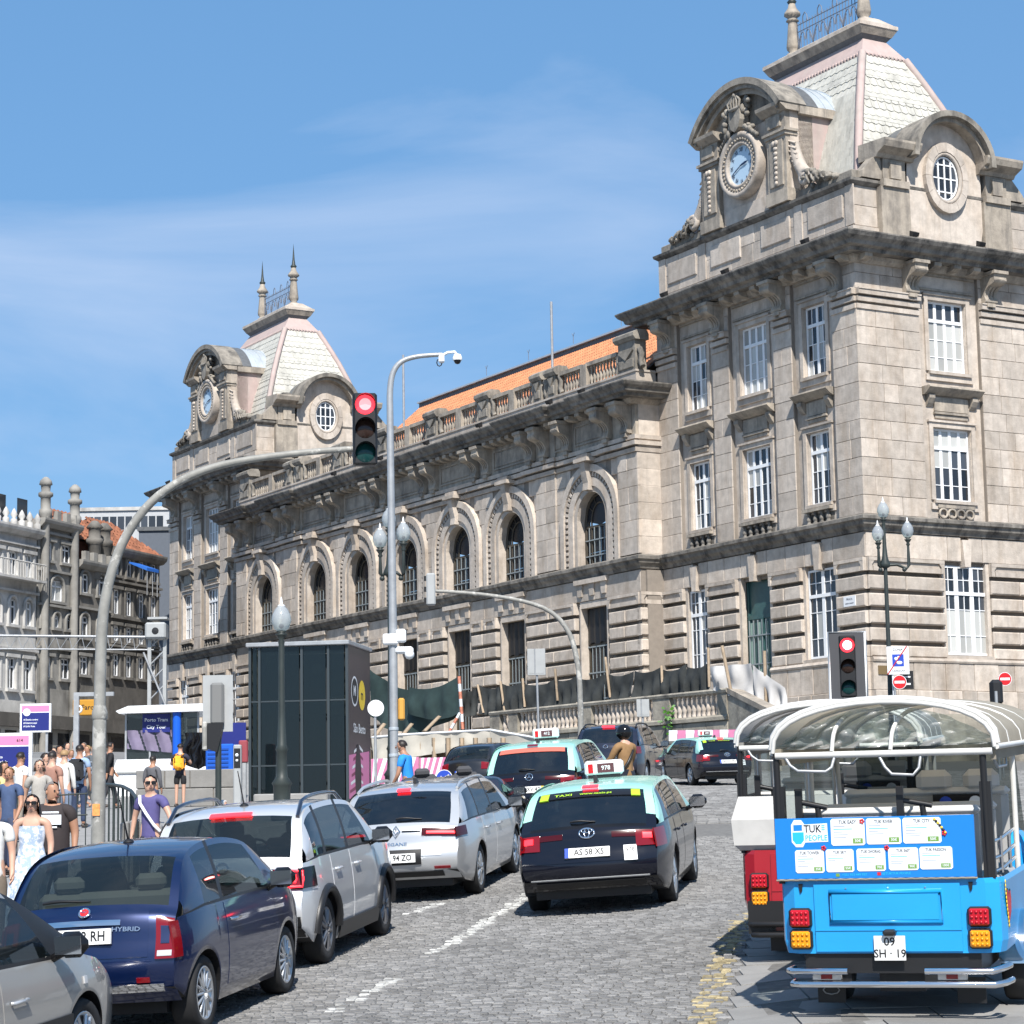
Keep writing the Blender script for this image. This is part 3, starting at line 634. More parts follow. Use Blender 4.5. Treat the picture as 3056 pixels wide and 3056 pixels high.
  for k in range(9): mb.ball((x, o+0.10, 30.7-k*0.23), 0.1, 6, sz=(0.17-0.006*k, 0.07, 0.11))
  mb.ball((x-0.1, o+0.12, 30.72), 0.1, 6, sz=(0.14,0.08,0.14)); mb.ball((x+0.1, o+0.12, 30.72), 0.1, 6, sz=(0.14,0.08,0.14)); mb.build('carved_husks', M['stone'], ST)
  mb = MB(T, fl)                                    # volute leaning on the pier
  sp = [(c+s*(3.45+0.05*k*k*0.35), -0.28, 30.6-k*0.26) for k in range(8)]; mb.tube(sp, [0.22,0.25,0.27,0.28,0.29,0.30,0.32,0.36], 8)
  for k in range(8): mb.tube([(p[0]-0.2, p[1]+0.24, p[2]+0.12) if s > 0 else (p[0]+0.2, p[1]+0.24, p[2]+0.12) for p in (sp[k],)]+[(sp[k][0]+s*0.28, sp[k][1]+0.18, sp[k][2]-0.10)], 0.05, 5)
  mb.tube([(c+s*(4.35+0.42*math.cos(t*0.6)*math.exp(-t*.08)), -0.1, 28.72+0.42*math.sin(t*0.6)*math.exp(-t*.08)) for t in range(14)], 0.15, 6); mb.build('scroll_buttress', M['stone'], ST)
  mb = MB(T, fl); r2 = random.Random(5)             # heap of carved flowers at the foot
  for k in range(46):
   t = r2.random(); px = c+s*(4.3+2.1*t); hz = 28.2+(1-t)*0.95*r2.random()+0.05
   mb.ball((px, -0.25+r2.uniform(-.25,.25), hz), 0.1, 6, sz=(r2.uniform(.10,.24), r2.uniform(.10,.2), r2.uniform(.08,.2)))
  for k in range(5): mb.tube([(c+s*(4.6+k*.35), 0.05, 28.75-k*.07), (c+s*(4.75+k*.35), 0.12, 28.55-k*.07), (c+s*(4.85+k*.35), 0.05, 28.3)], 0.06, 5)
  mb.build('carved_flowers', M['stone3'], ST)
 # segmental hood: half-span 3.55, crown 2.05 above the springing, carried back as a barrel
 RR = (3.62**2+2.0**2)/(2*2.0); zc = 34.42-RR; an = math.asin(3.62/RR); NA = 22
 def arc(r, k, n=NA): t = -an+2*an*k/n; return c+r*math.sin(t), zc+r*math.cos(t)
 def arcband(name, r0, r1, y0, y1, mat, n=NA, parent=None):
  mb = MB(T, fl); vs = []
  for k in range(n+1):
   for r, y in ((r0,y0),(r1,y0),(r1,y1),(r0,y1)): x, z = arc(r, k, n); vs.append((x, y, z))
  fs = []
  for k in range(n):
   for q in range(4): fs.append((k*4+q, k*4+(q+1) % 4, (k+1)*4+(q+1) % 4, (k+1)*4+q))
  fs += [(3,2,1,0), (n*4,n*4+1,n*4+2,n*4+3)]; mb.add(vs, fs, 0, False); return mb.build(name, mat, ST, fix=True)
 arcband('hood_arch', RR-0.30, RR, -0.9, o+0.55, M['stone3']); arcband('hood_arch', RR-0.48, RR-0.302, -0.9, o+0.40, M['stone3']); arcband('hood_arch', RR-0.72, RR-0.482, -0.9, o+0.18, M['stone2'])
 arcband('barrel_roof', RR-0.3, RR-0.04, -1.6, -0.902, M['lead']); arcband('barrel_roof', RR-0.32, RR-0.08, -5.0, -1.602, M['zinc'])
 for k in range(5): arcband('zinc_seam', RR-0.09, RR-0.04, -2.1-k*0.5, -2.06-k*0.5, M['zinc'])
 mb = MB(T, fl); vs = []                                # tympanum
 for k in range(NA+1): x, z = arc(RR-0.5, k); vs.append((x, o-0.2, z))
 mb.add(vs, [tuple(range(NA+1))]); mb.build('tympanum', M['stone3'], ST)
 for s in (-1, 1):
  mb = MB(T, fl); mb.box(c+s*3.0-0.35, c+s*3.0+0.35, -5.0, -0.6, 28.0, 32.1); mb.build('dormer_cheek', M['pink'], ST)
  mb = MB(T, fl); mb.box(c+s*3.12-0.45, c+s*3.12+0.45, -4.6, -0.55, 32.0, 32.42); mb.build('cheek_cornice', M['stone2'], ST)
 # clock
 zc_ = 30.42; mb = MB(T, fl); ck = MB(T, fl)
 ck.lathe([(0.0,o+0.07),(0.95,o+0.07),(0.97,o-0.2)], 32, (c, 0, zc_), ax='y', smooth=False); clock = ck.build('clock_face', M['clock'], ST)
 rg = MB(T, fl)
 rg.lathe([(0.94,o-0.1),(0.94,o+0.22),(1.06,o+0.26),(1.10,o+0.20),(1.30,o+0.24),(1.34,o+0.30),(1.52,o+0.32),(1.58,o+0.22),(1.58,o-0.2)], 40, (c, 0, zc_), ax='y', cap=False); ring = rg.build('clock_surround', M['stone'], ST)
 bd = MB(T, fl)
 for k in range(36): t = k*math.pi/18; inst('bead', BEAD, ring, T(c+1.21*math.cos(t), o+0.25, zc_+1.21*math.sin(t)))
 num = ['XII','I','II','III','IIII','V','VI','VII','VIII','IX','X','XI']; nm = MB(T, fl)
 for k, st in enumerate(num):
  t = k*math.pi/6; MM = Matrix.Translation((c-0.75*math.sin(t), o+0.085, zc_+0.75*math.cos(t))) @ Matrix.Rotation(t*-1, 4, 'Y') @ Matrix.Rotation(math.pi, 4, 'Z') @ Matrix.Rotation(math.pi/2, 4, 'X')
  text_mb(nm, st, 0.27, MM, sx=0.8)
 nm.build('numerals', M['clock_ink'], clock)
 for nme, tt, ln, wd in (('hour_hand', 2.70*math.pi/6, 0.56, 0.10), ('minute_hand', 41*math.pi/30, 0.82, 0.055)):
  hd = MB(T, fl); dx, dz = -math.sin(tt), math.cos(tt); px, pz = dz, -dx
  q = [(-0.16,0.5),(0.1,1.0),(0.6,1.3),(1.0,0.1),(1.0,-0.1),(0.6,-1.3),(0.1,-1.0),(-0.16,-0.5)]
  hd.add([(c+dx*ln*a_+px*wd*b_*.5, o+0.12, zc_+dz*ln*a_+pz*wd*b_*.5) for a_, b_ in q], [tuple(range(8))]); hd.build(nme, M['clock_ink'], clock)
 # royal arms over the clock: shield, crown, mantling
 mb = MB(T, fl); r2 = random.Random(11)
 mb.prism([(c-0.42,33.0),(c+0.42,33.0),(c+0.44,32.5),(c+0.3,32.15),(c,31.95),(c-0.3,32.15),(c-0.44,32.5)], o-0.1, o+0.42, 'y')
 mb.tube([(c-0.4,o+0.35,33.1),(c,o+0.5,33.02),(c+0.4,o+0.35,33.1)], 0.09, 6)
 for k in range(-2, 3): mb.tube([(c+k*0.19, o+0.4, 33.1), (c+k*0.24, o+0.42, 33.4), (c+k*0.08, o+0.35, 33.66)], 0.06, 6)
 mb.ball((c, o+0.35, 33.72), 0.13, 8)
 for s in (-1, 1):
  for k in range(16): mb.ball((c+s*r2.uniform(0.42,1.0), o+r2.uniform(.0,.3), r2.uniform(31.9,33.5)), .1, 6, sz=(r2.uniform(.08,.2), r2.uniform(.1,.18), r2.uniform(.08,.24)))
  for k in range(7): mb.ball((c+s*(0.6+k*0.14), o+0.22, 32.1-k*0.10), .12, 6)
 mb.build('carved_arms', M['stone3'], ST)
 # ---------------- oval-window dormer on the side
 T, fl = side(u0, 0); c = 5.27; o = 0.16; zc = 29.05; Ri = 2.0
 mb = MB(T, fl); n = 24; zo, hx, hz = 28.45, 0.76, 1.02     # wall pierced by the oval
 def el(k, fx_, fz_): t = 2*math.pi*k/n; return (c+fx_*math.cos(t), zo+fz_*math.sin(t))
 def outer(k):
  t = 2*math.pi*k/n; dx, dz = math.cos(t), math.sin(t)
  if dz > 0.25: return (c+2.15*dx, zc-0.1+2.1*dz)
  q = min(2.15/max(1e-6, abs(dx)), 3.3/max(1e-6, -dz) if dz < 0 else 9); return (c+q*dx, zo+q*dz)
 vs = []
 for k in range(n): x, z = outer(k); vs.append((x, o-0.14, z)); x, z = el(k, 1.18, 1.55); vs.append((x, o-0.14, z))
 mb.add(vs, [(2*k, 2*((k+1) % n), 2*((k+1) % n)+1, 2*k+1) for k in range(n)]); mb.build('dormer_wall', M['stone'], ST)
 for k in range(n):                                   # ring of voussoirs
  mb = MB(T, fl); t0, t1 = k+0.03, k+0.97; p = [el(t0,hx+0.02,hz+0.02), el(t1,hx+0.02,hz+0.02), el(t1,1.24,1.62), el(t0,1.24,1.62)]
  if k % 2 == 0: p = [el(k+0.02,hx+0.16,hz+0.18), el(k+1.98,hx+0.16,hz+0.18), el(k+1.98,1.24,1.62), el(k+1,1.24,1.62), el(k+0.02,1.24,1.62)]; p.insert(1, el(k+1,hx+0.16,hz+0.18)); mb.prism(p, o-0.5, o+0.10, 'y'); mb.build('voussoir', M['stone'], ST)
 mb = MB(T, fl); mb.tube([(el(k,hx+0.09,hz+0.10)[0], o-0.02, el(k,hx+0.09,hz+0.10)[1]) for k in range(n)], 0.10, 6, closed=True); mb.build('oval_moulding', M['stone'], ST)
 mb = MB(T, fl); mb.tube([(el(k,hx-0.04,hz-0.04)[0], o-0.10, el(k,hx-0.04,hz-0.04)[1]) for k in range(n)], 0.05, 5, closed=True)
 for x in (-0.36, 0, 0.36): zz = hz*math.sqrt(1-(x/hx)**2); mb.box(c+x-0.035, c+x+0.035, o-0.14, o-0.08, zo-zz+0.02, zo+zz-0.02)
 for z in (-0.62, 0, 0.62): xx = hx*math.sqrt(1-(z/hz)**2); mb.box(c-xx+0.02, c+xx-0.02, o-0.138, o-0.082, zo+z-0.03, zo+z+0.03)
 ov = mb.build('oval_window', M['white'], ST)
 for i_ in range(4):
  for j_ in range(4):
   x0, x1 = c-0.74+0.37*i_, c-0.74+0.37*(i_+1); z0, z1 = zo-1.0+0.5*j_, zo-1.0+0.5*(j_+1)
   pts = [(x, z) for x, z in ((x0,z0),(x1,z0),(x1,z1),(x0,z1))]
   pts = [(c+(x-c)*min(1, 1/max(1e-6, math.hypot((x-c)/hx, (z-zo)/hz))), zo+(z-zo)*min(1, 1/max(1e-6, math.hypot((x-c)/hx, (z-zo)/hz)))) for x, z in pts]
   mb = MB(T, fl); mb.add([(x, o-0.12, z) for x, z in pts], [(0,1,2,3)]); mb.build('pane', M['pane'], ov)
 def hoop(name, r0, r1, y0, y1, mat):
  mb = MB(T, fl); vs = []; nn = 18
  for k in range(nn+1):
   t = math.pi*k/nn
   for r, y in ((r0,y0),(r1,y0),(r1,y1),(r0,y1)): vs.append((c+r*math.cos(t), y, zc+r*math.sin(t)*0.98))
  fs = [(k*4+q, k*4+(q+1) % 4, (k+1)*4+(q+1) % 4, (k+1)*4+q) for k in range(nn) for q in range(4)]+[(3,2,1,0),(nn*4,nn*4+1,nn*4+2,nn*4+3)]
  mb.add(vs, fs); mb.build(name, mat, ST, fix=True)
 hoop('hood_arch', 2.10, 2.36, -0.8, o+0.75, M['stone3']); hoop('hood_arch', 1.92, 2.098, -0.8, o+0.45, M['stone2']); hoop('barrel_roof', 2.0, 2.3, -1.8, -0.802, M['lead']); hoop('barrel_roof', 1.98, 2.24, -4.6, -1.802, M['zinc'])
 for k in range(4): hoop('zinc_seam', 2.2, 2.28, -2.1-k*0.5, -2.06-k*0.5, M['zinc'])
 for s in (-1, 1):
  mb = MB(T, fl); x = c+s*2.95
  mb.box(x-0.80, x+0.80, -1.0, o+0.02, 25.3, 27.62); mb.box(x-0.62, x+0.62, -1.0, o-0.02, 27.9, 29.0); mb.box(x-0.3, x+0.3, -0.6, o+0.12, 28.0, 28.75)
  mb.prism([(-1.0,28.9),(o+0.05,28.9),(o+0.16,29.05),(o+0.62,29.25),(o+0.72,29.5),(o+0.72,29.6),(-1.0,29.7)], x-1.05, x+1.05, 'x')
  mb.box(x-0.72, x+0.72, -1.0, o+0.14, 27.62, 27.94); mb.build('dormer_pier', M['stone2'], ST)
  mb = MB(T, fl); mb.prism([(x+s*0.7,29.3),(x+s*1.7,28.25),(x+s*1.75,27.95),(x+s*0.62,27.95)], -0.5, o-0.1, 'y'); mb.build('scroll_buttress', M['stone2'], ST)
  mb = MB(T, fl); mb.box(x-0.3, x+0.3, -0.4, 0.2, 29.6, 29.85); mb.build('pier_block', M['stone_dark'], ST)
TILES = []; pavilion(0.0, True); pavilion(63.95, False)
_t = MB(); _t.add([(-.195,.03,.02),(0,.045,-.05),(.195,.03,.02),(.195,.0,.43),(-.195,.0,.43),(-.195,0,.02),(0,0,-.05),(.195,0,.02)], [(0,1,2,3,4),(0,5,6,1),(1,6,7,2),(0,4,5),(2,7,3)]); ROOF_T = _t.mesh('roof_tile', M['roof_white']); _r = MB()
for i, m_ in enumerate(TILES):
 if i < 300: inst('roof_tile', ROOF_T, ST, M=m_)
 else: _r.add(_t.v, _t.f, 0, False, m_)
_r.build('roof_tile', M['roof_white'], ST, kind='stuff')
# ---------------------------------------------------------------- the middle range
CO = 1.25; ARC = [19.7, 27.65, 33.5, 39.65, 45.8, 51.65, 59.6]; A0, A1 = 15.36, 63.94
CT = front(0, CO); T, fl = CT
def wall_arch(c):
 mb = MB(T, fl); n = 14; r = 1.34; sp = 15.36; vs = []; fs = []
 for k in range(n+1):
  x = c-r+2*r*k/n; z = sp+math.sqrt(max(0, r*r-(x-c)**2)); vs += [(x, -0.06, z), (x, -0.06, 20.9), (x, -0.7, z)]
 for k in range(n): fs += [(3*k, 3*k+3, 3*k+4, 3*k+1), (3*k, 3*k+2, 3*k+5, 3*k+3)]
 mb.add(vs, fs)
 mb.box(c-r-0.02, c-r, -0.7, -0.06, 12.36, sp); mb.box(c+r, c+r+0.02, -0.7, -0.06, 12.36, sp); mb.build('arch_reveal', M['stone'], ST)
mb = MB(T, fl); ed = [A0]+[v for c in ARC for v in (c-1.36, c+1.36)]+[A1]
for i in range(0, len(ed), 2): mb.box(ed[i], ed[i+1], -0.8, -0.06, 12.36, 21.0)
mb.build('wall_core', M['stone_joint'], ST)
for c in ARC:
 wall_arch(c); sp = 15.36; w = 1.33; near = c < 45
 # archivolt: plain inner order, dentil course, outer moulding; legs run down to the ledge
 def ring(name, r0, r1, y1, mat, n=18, y0=-0.25):
  mb = MB(T, fl); P = [(-1, 12.75)]+[(math.cos(math.pi-math.pi*k/n), sp+math.sin(math.pi*k/n)) for k in range(n+1)]+[(1, 12.75)]; vs = []
  pts = [('leg', -1)]+[('arc', k) for k in range(n+1)]+[('leg', 1)]
  for kd, k in pts:
   for r, y in ((r0,y0),(r1,y0),(r1,y1),(r0,y1)):
    if kd == 'leg': vs.append((c+k*r, y, 12.75))
    else: t = math.pi-math.pi*k/n; vs.append((c+r*math.cos(t), y, sp+r*math.sin(t)))
  m_ = len(pts); fs = [(k*4+q, k*4+(q+1) % 4, (k+1)*4+(q+1) % 4, (k+1)*4+q) for k in range(m_-1) for q in range(4)]+[(3,2,1,0),(m_*4-4,m_*4-3,m_*4-2,m_*4-1)]
  mb.add(vs, fs); return mb.build(name, mat, ST, fix=True)
 ring('arch_order', 1.33, 1.62, 0.02, M['stone']); ring('arch_order', 1.62, 2.06, 0.10, M['stone']); ring('arch_order', 2.06, 2.34, 0.02, M['stone_joint']); ro = ring('arch_order', 2.34, 2.70, 0.20, M['stone'])
 mb = MB(T, fl)
 for k in range(26): t = math.pi*(k+0.5)/26; mb.cbox(0, 0, 0, 0.22, 0.12, 0.15, 0, Matrix.Translation((c+2.2*math.cos(t), 0.06, sp+2.2*math.sin(t))) @ Matrix.Rotation(-t, 4, 'Y'))
 for k in range(9):
  for s in (-1, 1): mb.cbox(c+s*2.2, 0.06, 12.95+k*0.28, 0.22, 0.12, 0.15)
 mb.build('dentil_course', M['stone'], ro)
 # key console reaching up to the band
 mb = MB(T, fl); mb.prism([(0,16.75),(0.34,16.75),(0.30,17.1),(0.42,17.6),(0.50,18.0),(0.50,18.15),(0,18.15)], c-0.24, c+0.24, 'x'); mb.box(c-0.62, c+0.62, 0, 0.62, 18.16, 18.34); mb.box(c-0.50, c+0.50, 0, 0.5, 18.34, 18.55); mb.build('keystone', M['stone'], ST)
 # window: arched frame, fanlight ring, glazing bars
 mb = MB(T, fl); o = -0.52
 fr_ = [(c-1.30, o, 12.40)]+[(c+1.30*math.cos(math.pi-math.pi*k/16), o, sp+1.30*math.sin(math.pi*k/16)) for k in range(17)]+[(c+1.30, o, 12.40)]
 mb.tube(fr_, 0.09, 6); mb.tube([(c-0.78, o, 12.40)]+[(c+0.78*math.cos(math.pi-math.pi*k/12), o, sp-0.1+0.95*math.sin(math.pi*k/12)) for k in range(13)]+[(c+0.78, o, 12.40)], 0.045, 6)
 mb.box(c-1.3, c+1.3, o-0.05, o+0.05, 14.96, 15.08); mb.box(c-1.3, c+1.3, o-0.05, o+0.05, 12.36, 12.46)
 for t in (35, 65, 115, 145): mb.tube([(c+0.78*math.cos(R(t)), o, sp-0.1+0.95*math.sin(R(t))), (c+1.3*math.cos(R(t)), o, sp+1.3*math.sin(R(t)))], 0.035, 5)
 wd = mb.build('arched_window', M['bronze'], ST)
 mb = MB(T, fl)
 for k in range(5): x = c-1.3+2.6*(k+0.75)/5.5; mb.box(x-0.022, x+0.022, o+0.04, o+0.075, 12.45, 15.0)
 for z in (12.75, 13.55, 14.35): mb.box(c-1.28, c+1.28, o+0.03, o+0.09, z-0.03, z+0.03)
 mb.build('window_grille', M['bar_blue'], wd)
 gp = MB(T, fl)
 for i in range(4):
  for j in range(4):
   x0 = c-1.25+2.5*i/4; z0 = 12.45+2.55*j/4; inst('pane', unit_pane(fl, 'pane_dark'), wd, T(x0+0.31, o-0.02, z0+0.315), None, (0.61, 1, 0.62))
 gp.add([(c, o-0.02, sp-0.3)]+[(c+1.28*math.cos(math.pi*k/16), o-0.02, sp-0.3+0.3*0+max(0, 1.28*math.sin(math.pi*k/16)+0.3)) for k in range(17)], [(0, k+1, k+2) for k in range(16)]); gp.build('fanlight_pane', M['pane_dark'], wd)
 mb = MB(T, fl); mb.box(c-1.5, c+1.5, -0.3, 0.22, 12.10, 12.34)
 for x in (-1.1, 0, 1.1): mb.prism([(c+x-0.18,11.5),(c+x+0.18,11.5),(c+x+0.26,12.1),(c+x-0.26,12.1)], -0.2, 0.12, 'y')
 mb.build('window_sill', M['stone'], ST)
def hole_fn(za, zb, a0, a1):
 zm = za; segs = []; cur = a0
 for c in ARC:
  if zm < 15.36: hw = 2.66
  elif zm < 15.36+2.6: hw = math.sqrt(max(0.05, 2.66**2-(zm-15.36)**2))
  else: continue
  if c+hw < a0 or c-hw > a1: continue
  if c-hw > cur: segs.append((cur, c-hw))
  cur = max(cur, c+hw)
 if cur < a1: segs.append((cur, a1))
 return segs
ashlar(CT, A0+1.0, A1-1.0, 13.10, 18.05, 0.0, 6, (0.9, 1.5), hole_fn)
for s, e in ((A0, A0+1.7), (22.95, 24.9), (54.4, 56.35), (A1-1.7, A1)):
 ashlar(front(0, CO+0.10), s, e, 13.10, 18.05, 0.0, 6); mb = MB(*front(0, CO)); mb.box(s, e, -0.2, -0.02, 13.1, 18.0); mb.build('wall_core', M['stone_joint'], ST)
mb = MB(); mb.box(A0-0.05, A0+0.3, -0.5, CO-0.05, 12.36-SZ, 20.9-SZ); mb.build('wall_core', M['stone'], ST)
ashlar(((lambda a, o, z: (A0-o, a, z-SZ)), False), 0.0, CO+0.10, 13.10, 18.05, 0.06, 6)
def jog(e): return [(A0, 0.0), (A0, CO+e), (18.3, CO+e), (18.3, CO), (22.9, CO), (22.9, CO+e), (25.75, CO+e), (25.75, CO), (53.55, CO), (53.55, CO+e), (56.4, CO+e), (56.4, CO), (61.0, CO), (61.0, CO+e), (A1, CO+e), (A1, 0)]
cp = jog(0.1)
for zz, pj in ((18.92,0.16),(18.62,0.22),(18.30,0.10)): sweep('capital_band', cp, [(-0.1,zz-0.24),(pj,zz-0.24),(pj+0.03,zz-0.04),(-0.1,zz-0.04)], M['stone'])
sweep('frieze', cp, [(-0.3,18.9),(0.0,18.9),(0.0,20.62),(-0.3,20.62)], M['stone2'])
c2 = jog(0.3)
sweep('cornice_bed', c2, [(-0.3,20.40),(0.12,20.40),(0.26,20.55),(0.30,20.62),(-0.3,20.62)], M['stone2'])
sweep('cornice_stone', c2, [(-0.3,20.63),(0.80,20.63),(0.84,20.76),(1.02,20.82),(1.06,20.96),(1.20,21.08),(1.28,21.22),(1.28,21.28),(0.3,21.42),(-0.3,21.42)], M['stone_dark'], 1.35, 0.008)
lp = [(A0, 0.0), (A0, CO), (A1, CO), (A1, 0)]
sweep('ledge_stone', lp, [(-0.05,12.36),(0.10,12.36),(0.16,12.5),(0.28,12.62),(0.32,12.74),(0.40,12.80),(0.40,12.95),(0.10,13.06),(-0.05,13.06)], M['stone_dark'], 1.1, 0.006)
CC = [16.0, 17.75, 21.65, 23.75, 25.1]+[p+d for p in (30.58, 36.58) for d in (-0.66, 0.66)]
CC = CC+[79.3-x for x in CC]+[]
CC = sorted(CC)
for x in CC: put('console', CON[False], front(0, CO+(0.12 if x < 18.3 or x > 61 or 22.9 < x < 25.75 or 53.5 < x < 56.4 else 0)), x, 0.0, 19.0, (0.92, 1.0, 1.12))
for a, b in zip(CC, CC[1:]):
 if b-a > 1.6:
  n = int((b-a)/0.78)
  for k in range(1, n): put('modillion', MOD[False], front(0, CO+0.05), lerp(a, b, k/n), 0.0, 20.36)
  mb = MB(*front(0, CO)); p0, p1 = a+0.62, b-0.62; mb.box(p0, p1, 0, 0.07, 19.15, 19.22); mb.box(p0, p1, 0, 0.07, 20.12, 20.19); mb.box(p0, p0+0.07, 0, 0.07, 19.22, 20.12); mb.box(p1-0.07, p1, 0, 0.07, 19.22, 20.12); mb.chbox(p0+0.14, p1-0.14, 0, 0.05, 19.3, 20.05, 0.02); mb.build('frieze_panel', M['stone2'], ST)
# parapet: plinth, pedestals, balusters
VB = CO-0.15
sweep('parapet_base', [(A0+0.2, 0), (A0+0.2, VB), (A1-0.2, VB), (A1-0.2, 0)], [(-0.55,21.3),(0.05,21.3),(0.05,22.02),(0.10,22.06),(0.10,22.16),(-0.55,22.16)], M['stone'], 1.6, 0.004)
PED = [(16.3,1.5,24.15,1),(23.4,0.75,23.75,0),(24.85,0.75,23.75,0),(30.58,1.1,23.75,0),(36.58,1.1,23.75,0)]; PED = PED+[(79.3-a,w,h,k) for a,w,h,k in PED]; PED.sort()
PF = front(0, VB-0.25)
for a, w, h, big in PED:
 mb = MB(*PF); mb.box(a-w/2, a+w/2, -0.36, 0.30, 22.161, h-0.5); mb.chbox(a-w/2+0.12, a+w/2-0.12, 0.3, 0.36, 22.3, 22.75, 0.03); mb.prism([(a-w/2+0.1,23.15),(a+w/2-0.1,23.15),(a,22.7)], 0.3, 0.40, 'y')
 mb.prism([(-0.42,h-0.5),(0.36,h-0.5),(0.50,h-0.34),(0.50,h-0.18),(0.2,h),(-0.3,h),(-0.42,h-0.2)], a-w/2-0.18, a+w/2+0.18, 'x')
 for s in (-1, 1): mb.tube([(a+s*(w/2+0.12), 0.1, 23.2), (a+s*(w/2+0.30), 0.1, 22.9), (a+s*(w/2+0.16), 0.1, 22.55), (a+s*(w/2+0.36), 0.1, 22.25)], 0.15, 6)
 mb.build('pedestal', M['stone3'], ST)
MIDP = [20.4, 27.65, 33.5, 39.65, 45.8, 51.65, 58.9]
allp = sorted([(a-w/2-0.4, a+w/2+0.4) for a, w, h, b in PED]+[(m-0.28, m+0.28) for m in MIDP])
for m in MIDP: mb = MB(*PF); mb.box(m-0.28, m+0.28, -0.3, 0.26, 22.161, 23.3); mb.build('pedestal', M['stone2'], ST)
for (p0, p1), (q0, q1) in zip(allp, allp[1:]):
 if q0-p1 < 0.4: continue
 n = max(2, int((q0-p1)/0.27))
 for k in range(n): inst('baluster', BAL, ST, PF[0](lerp(p1, q0, (k+0.5)/n), 0.0, 22.16), None, (1, 1, 1.0))
 mb = MB(*PF); mb.box(p1-0.1, q0+0.1, -0.22, 0.22, 23.161, 23.36); mb.build('balustrade_rail', M['stone2'], ST)
for x in (18.9, 22.0, 29.3, 35.3, 41.0, 47.2): floodlight(front(0, CO), x, 0.85, 21.36)
# tiled roof with a dark clerestory along its ridge
RT = front(0, 0); y0, z0, y1, z1 = -0.9, 22.8, -5.2, 26.62
mb = MB(*RT); RE = 50.0; mb.add([(A0+2.2, y0, z0-0.12), (RE, y0, z0-0.12), (RE, y1, z1-0.12), (A0+2.2, y1, z1-0.12)], [(0,1,2,3)]); mb.box(A0, A1, -16, -0.85, 20.8, 22.2); mb.box(A0, RE, -14, y1+0.1, 22.3, z1-0.3); mb.build('roof_deck', M['stone_joint'], ST)
R0 = A0+2.2; NC = int((RE-R0)/0.24); NR = 14; cnt = 0; tb = MB(*RT); me_t = None
tile_m = MB(); tile_m.add([(-.115,0,0),(-.06,0,.06),(.06,0,.06),(.115,0,0),(-.10,-.34,.02),(-.05,-.34,.075),(.05,-.34,.075),(.10,-.34,.02)], [(0,1,5,4),(1,2,6,5),(2,3,7,6),(4,5,6,7),(0,3,2,1)])
tv, tf = tile_m.v, tile_m.f; ang = math.atan2(z1-z0, y0-y1); LN = math.hypot(z1-z0, y0-y1)
for r in range(NR):
 for k in range(NC):
  x = R0+(k+0.5)*(RE-R0)/NC; d = r*LN/NR; cy, cz = y0-d*math.cos(ang), z0+d*math.sin(ang)
  tb.add([(x+p[0], cy+p[1]*math.cos(ang)-p[2]*math.sin(ang)*-1*0, cz-p[1]*math.sin(ang)+p[2]) for p in tv], tf)
tb.build('roof_tiles', M['tile'], ST, kind='stuff')
mb = MB(*RT); mb.box(A0, RE, y1-1.2, y1, z1-0.35, z1+0.30); mb.build('ridge_clerestory', M['lead'], ST)
mb = MB(*RT); mb.box(A0, RE, y1-1.5, y1+0.16, z1+0.302, z1+0.40); mb.build('ridge_flashing', M['zinc'], ST)
for k in range(6):
 x = 17+k*5.0; mb = MB(*RT); mb.tube([(x, y1-0.4, z1+0.7), (x, y1-0.4, z1+1.15)], 0.02, 5); mb.tube([(x-0.12, y1-0.4, z1+1.3), (x, y1-0.4, z1+1.1), (x+0.12, y1-0.4, z1+1.3)], 0.018, 5); mb.build('wire_bracket', M['iron_grey'], ST)
for x, h in ((24.1, 27.4), (40.9, 27.8)):
 mb = MB(*PF); mb.tube([(x, -0.2, 23.4), (x, -0.2, h)], 0.07, 8); mb.build('mast', M['galv'], ST)
# ground floor of the middle range
gfo = [(c-1.30, c+1.30) for c in ARC]; mb = MB(T, fl); holes_wall(mb, A0, A1, 3.0, 12.34, [(a, b, 4.5, 11.02) for a, b in gfo], -0.8, -0.22); mb.build('ground_floor_wall', M['stone_joint'], ST)
ee = [A0]+[v for g in gfo for v in g]+[A1]; GR = [(5.47,6.05),(6.22,6.80)]+ROWS
for i in range(0, len(ee), 2):
 a, b = ee[i]+(0 if i == 0 else 0.28), ee[i+1]-(0 if i == len(ee)-2 else 0.28)
 rustic(CT, a, b, 0.14, GR, 2 if b-a > 2.2 else 1)
 if i in (0, len(ee)-2): gf_cap(CT, a, b, 0.14)
 else: gf_cap(CT, a, a+(b-a)/2-0.12, 0.14); gf_cap(CT, a+(b-a)/2+0.12, b, 0.14)
rustic(((lambda a, o, z: (A0-o, a, z-SZ)), False), 0.0, CO+0.14, 0.13, GR, 1)
mb = MB(); mb.box(A0-0.02, A0+0.3, 0, CO+0.0, 3-SZ, 12.3-SZ); mb.build('wall_core', M['stone_joint'], ST)
gf_cap(((lambda a, o, z: (A0-o, a, z-SZ)), False), 0.0, CO+0.14, 0.13)
lm = [A0]+[(a+b)/2 for a, b in zip(ARC, ARC[1:])]+[A1]
for c, l0, l1 in zip(ARC, lm, lm[1:]): lintel(CT, l0, l1, c, 0.03, key=False)
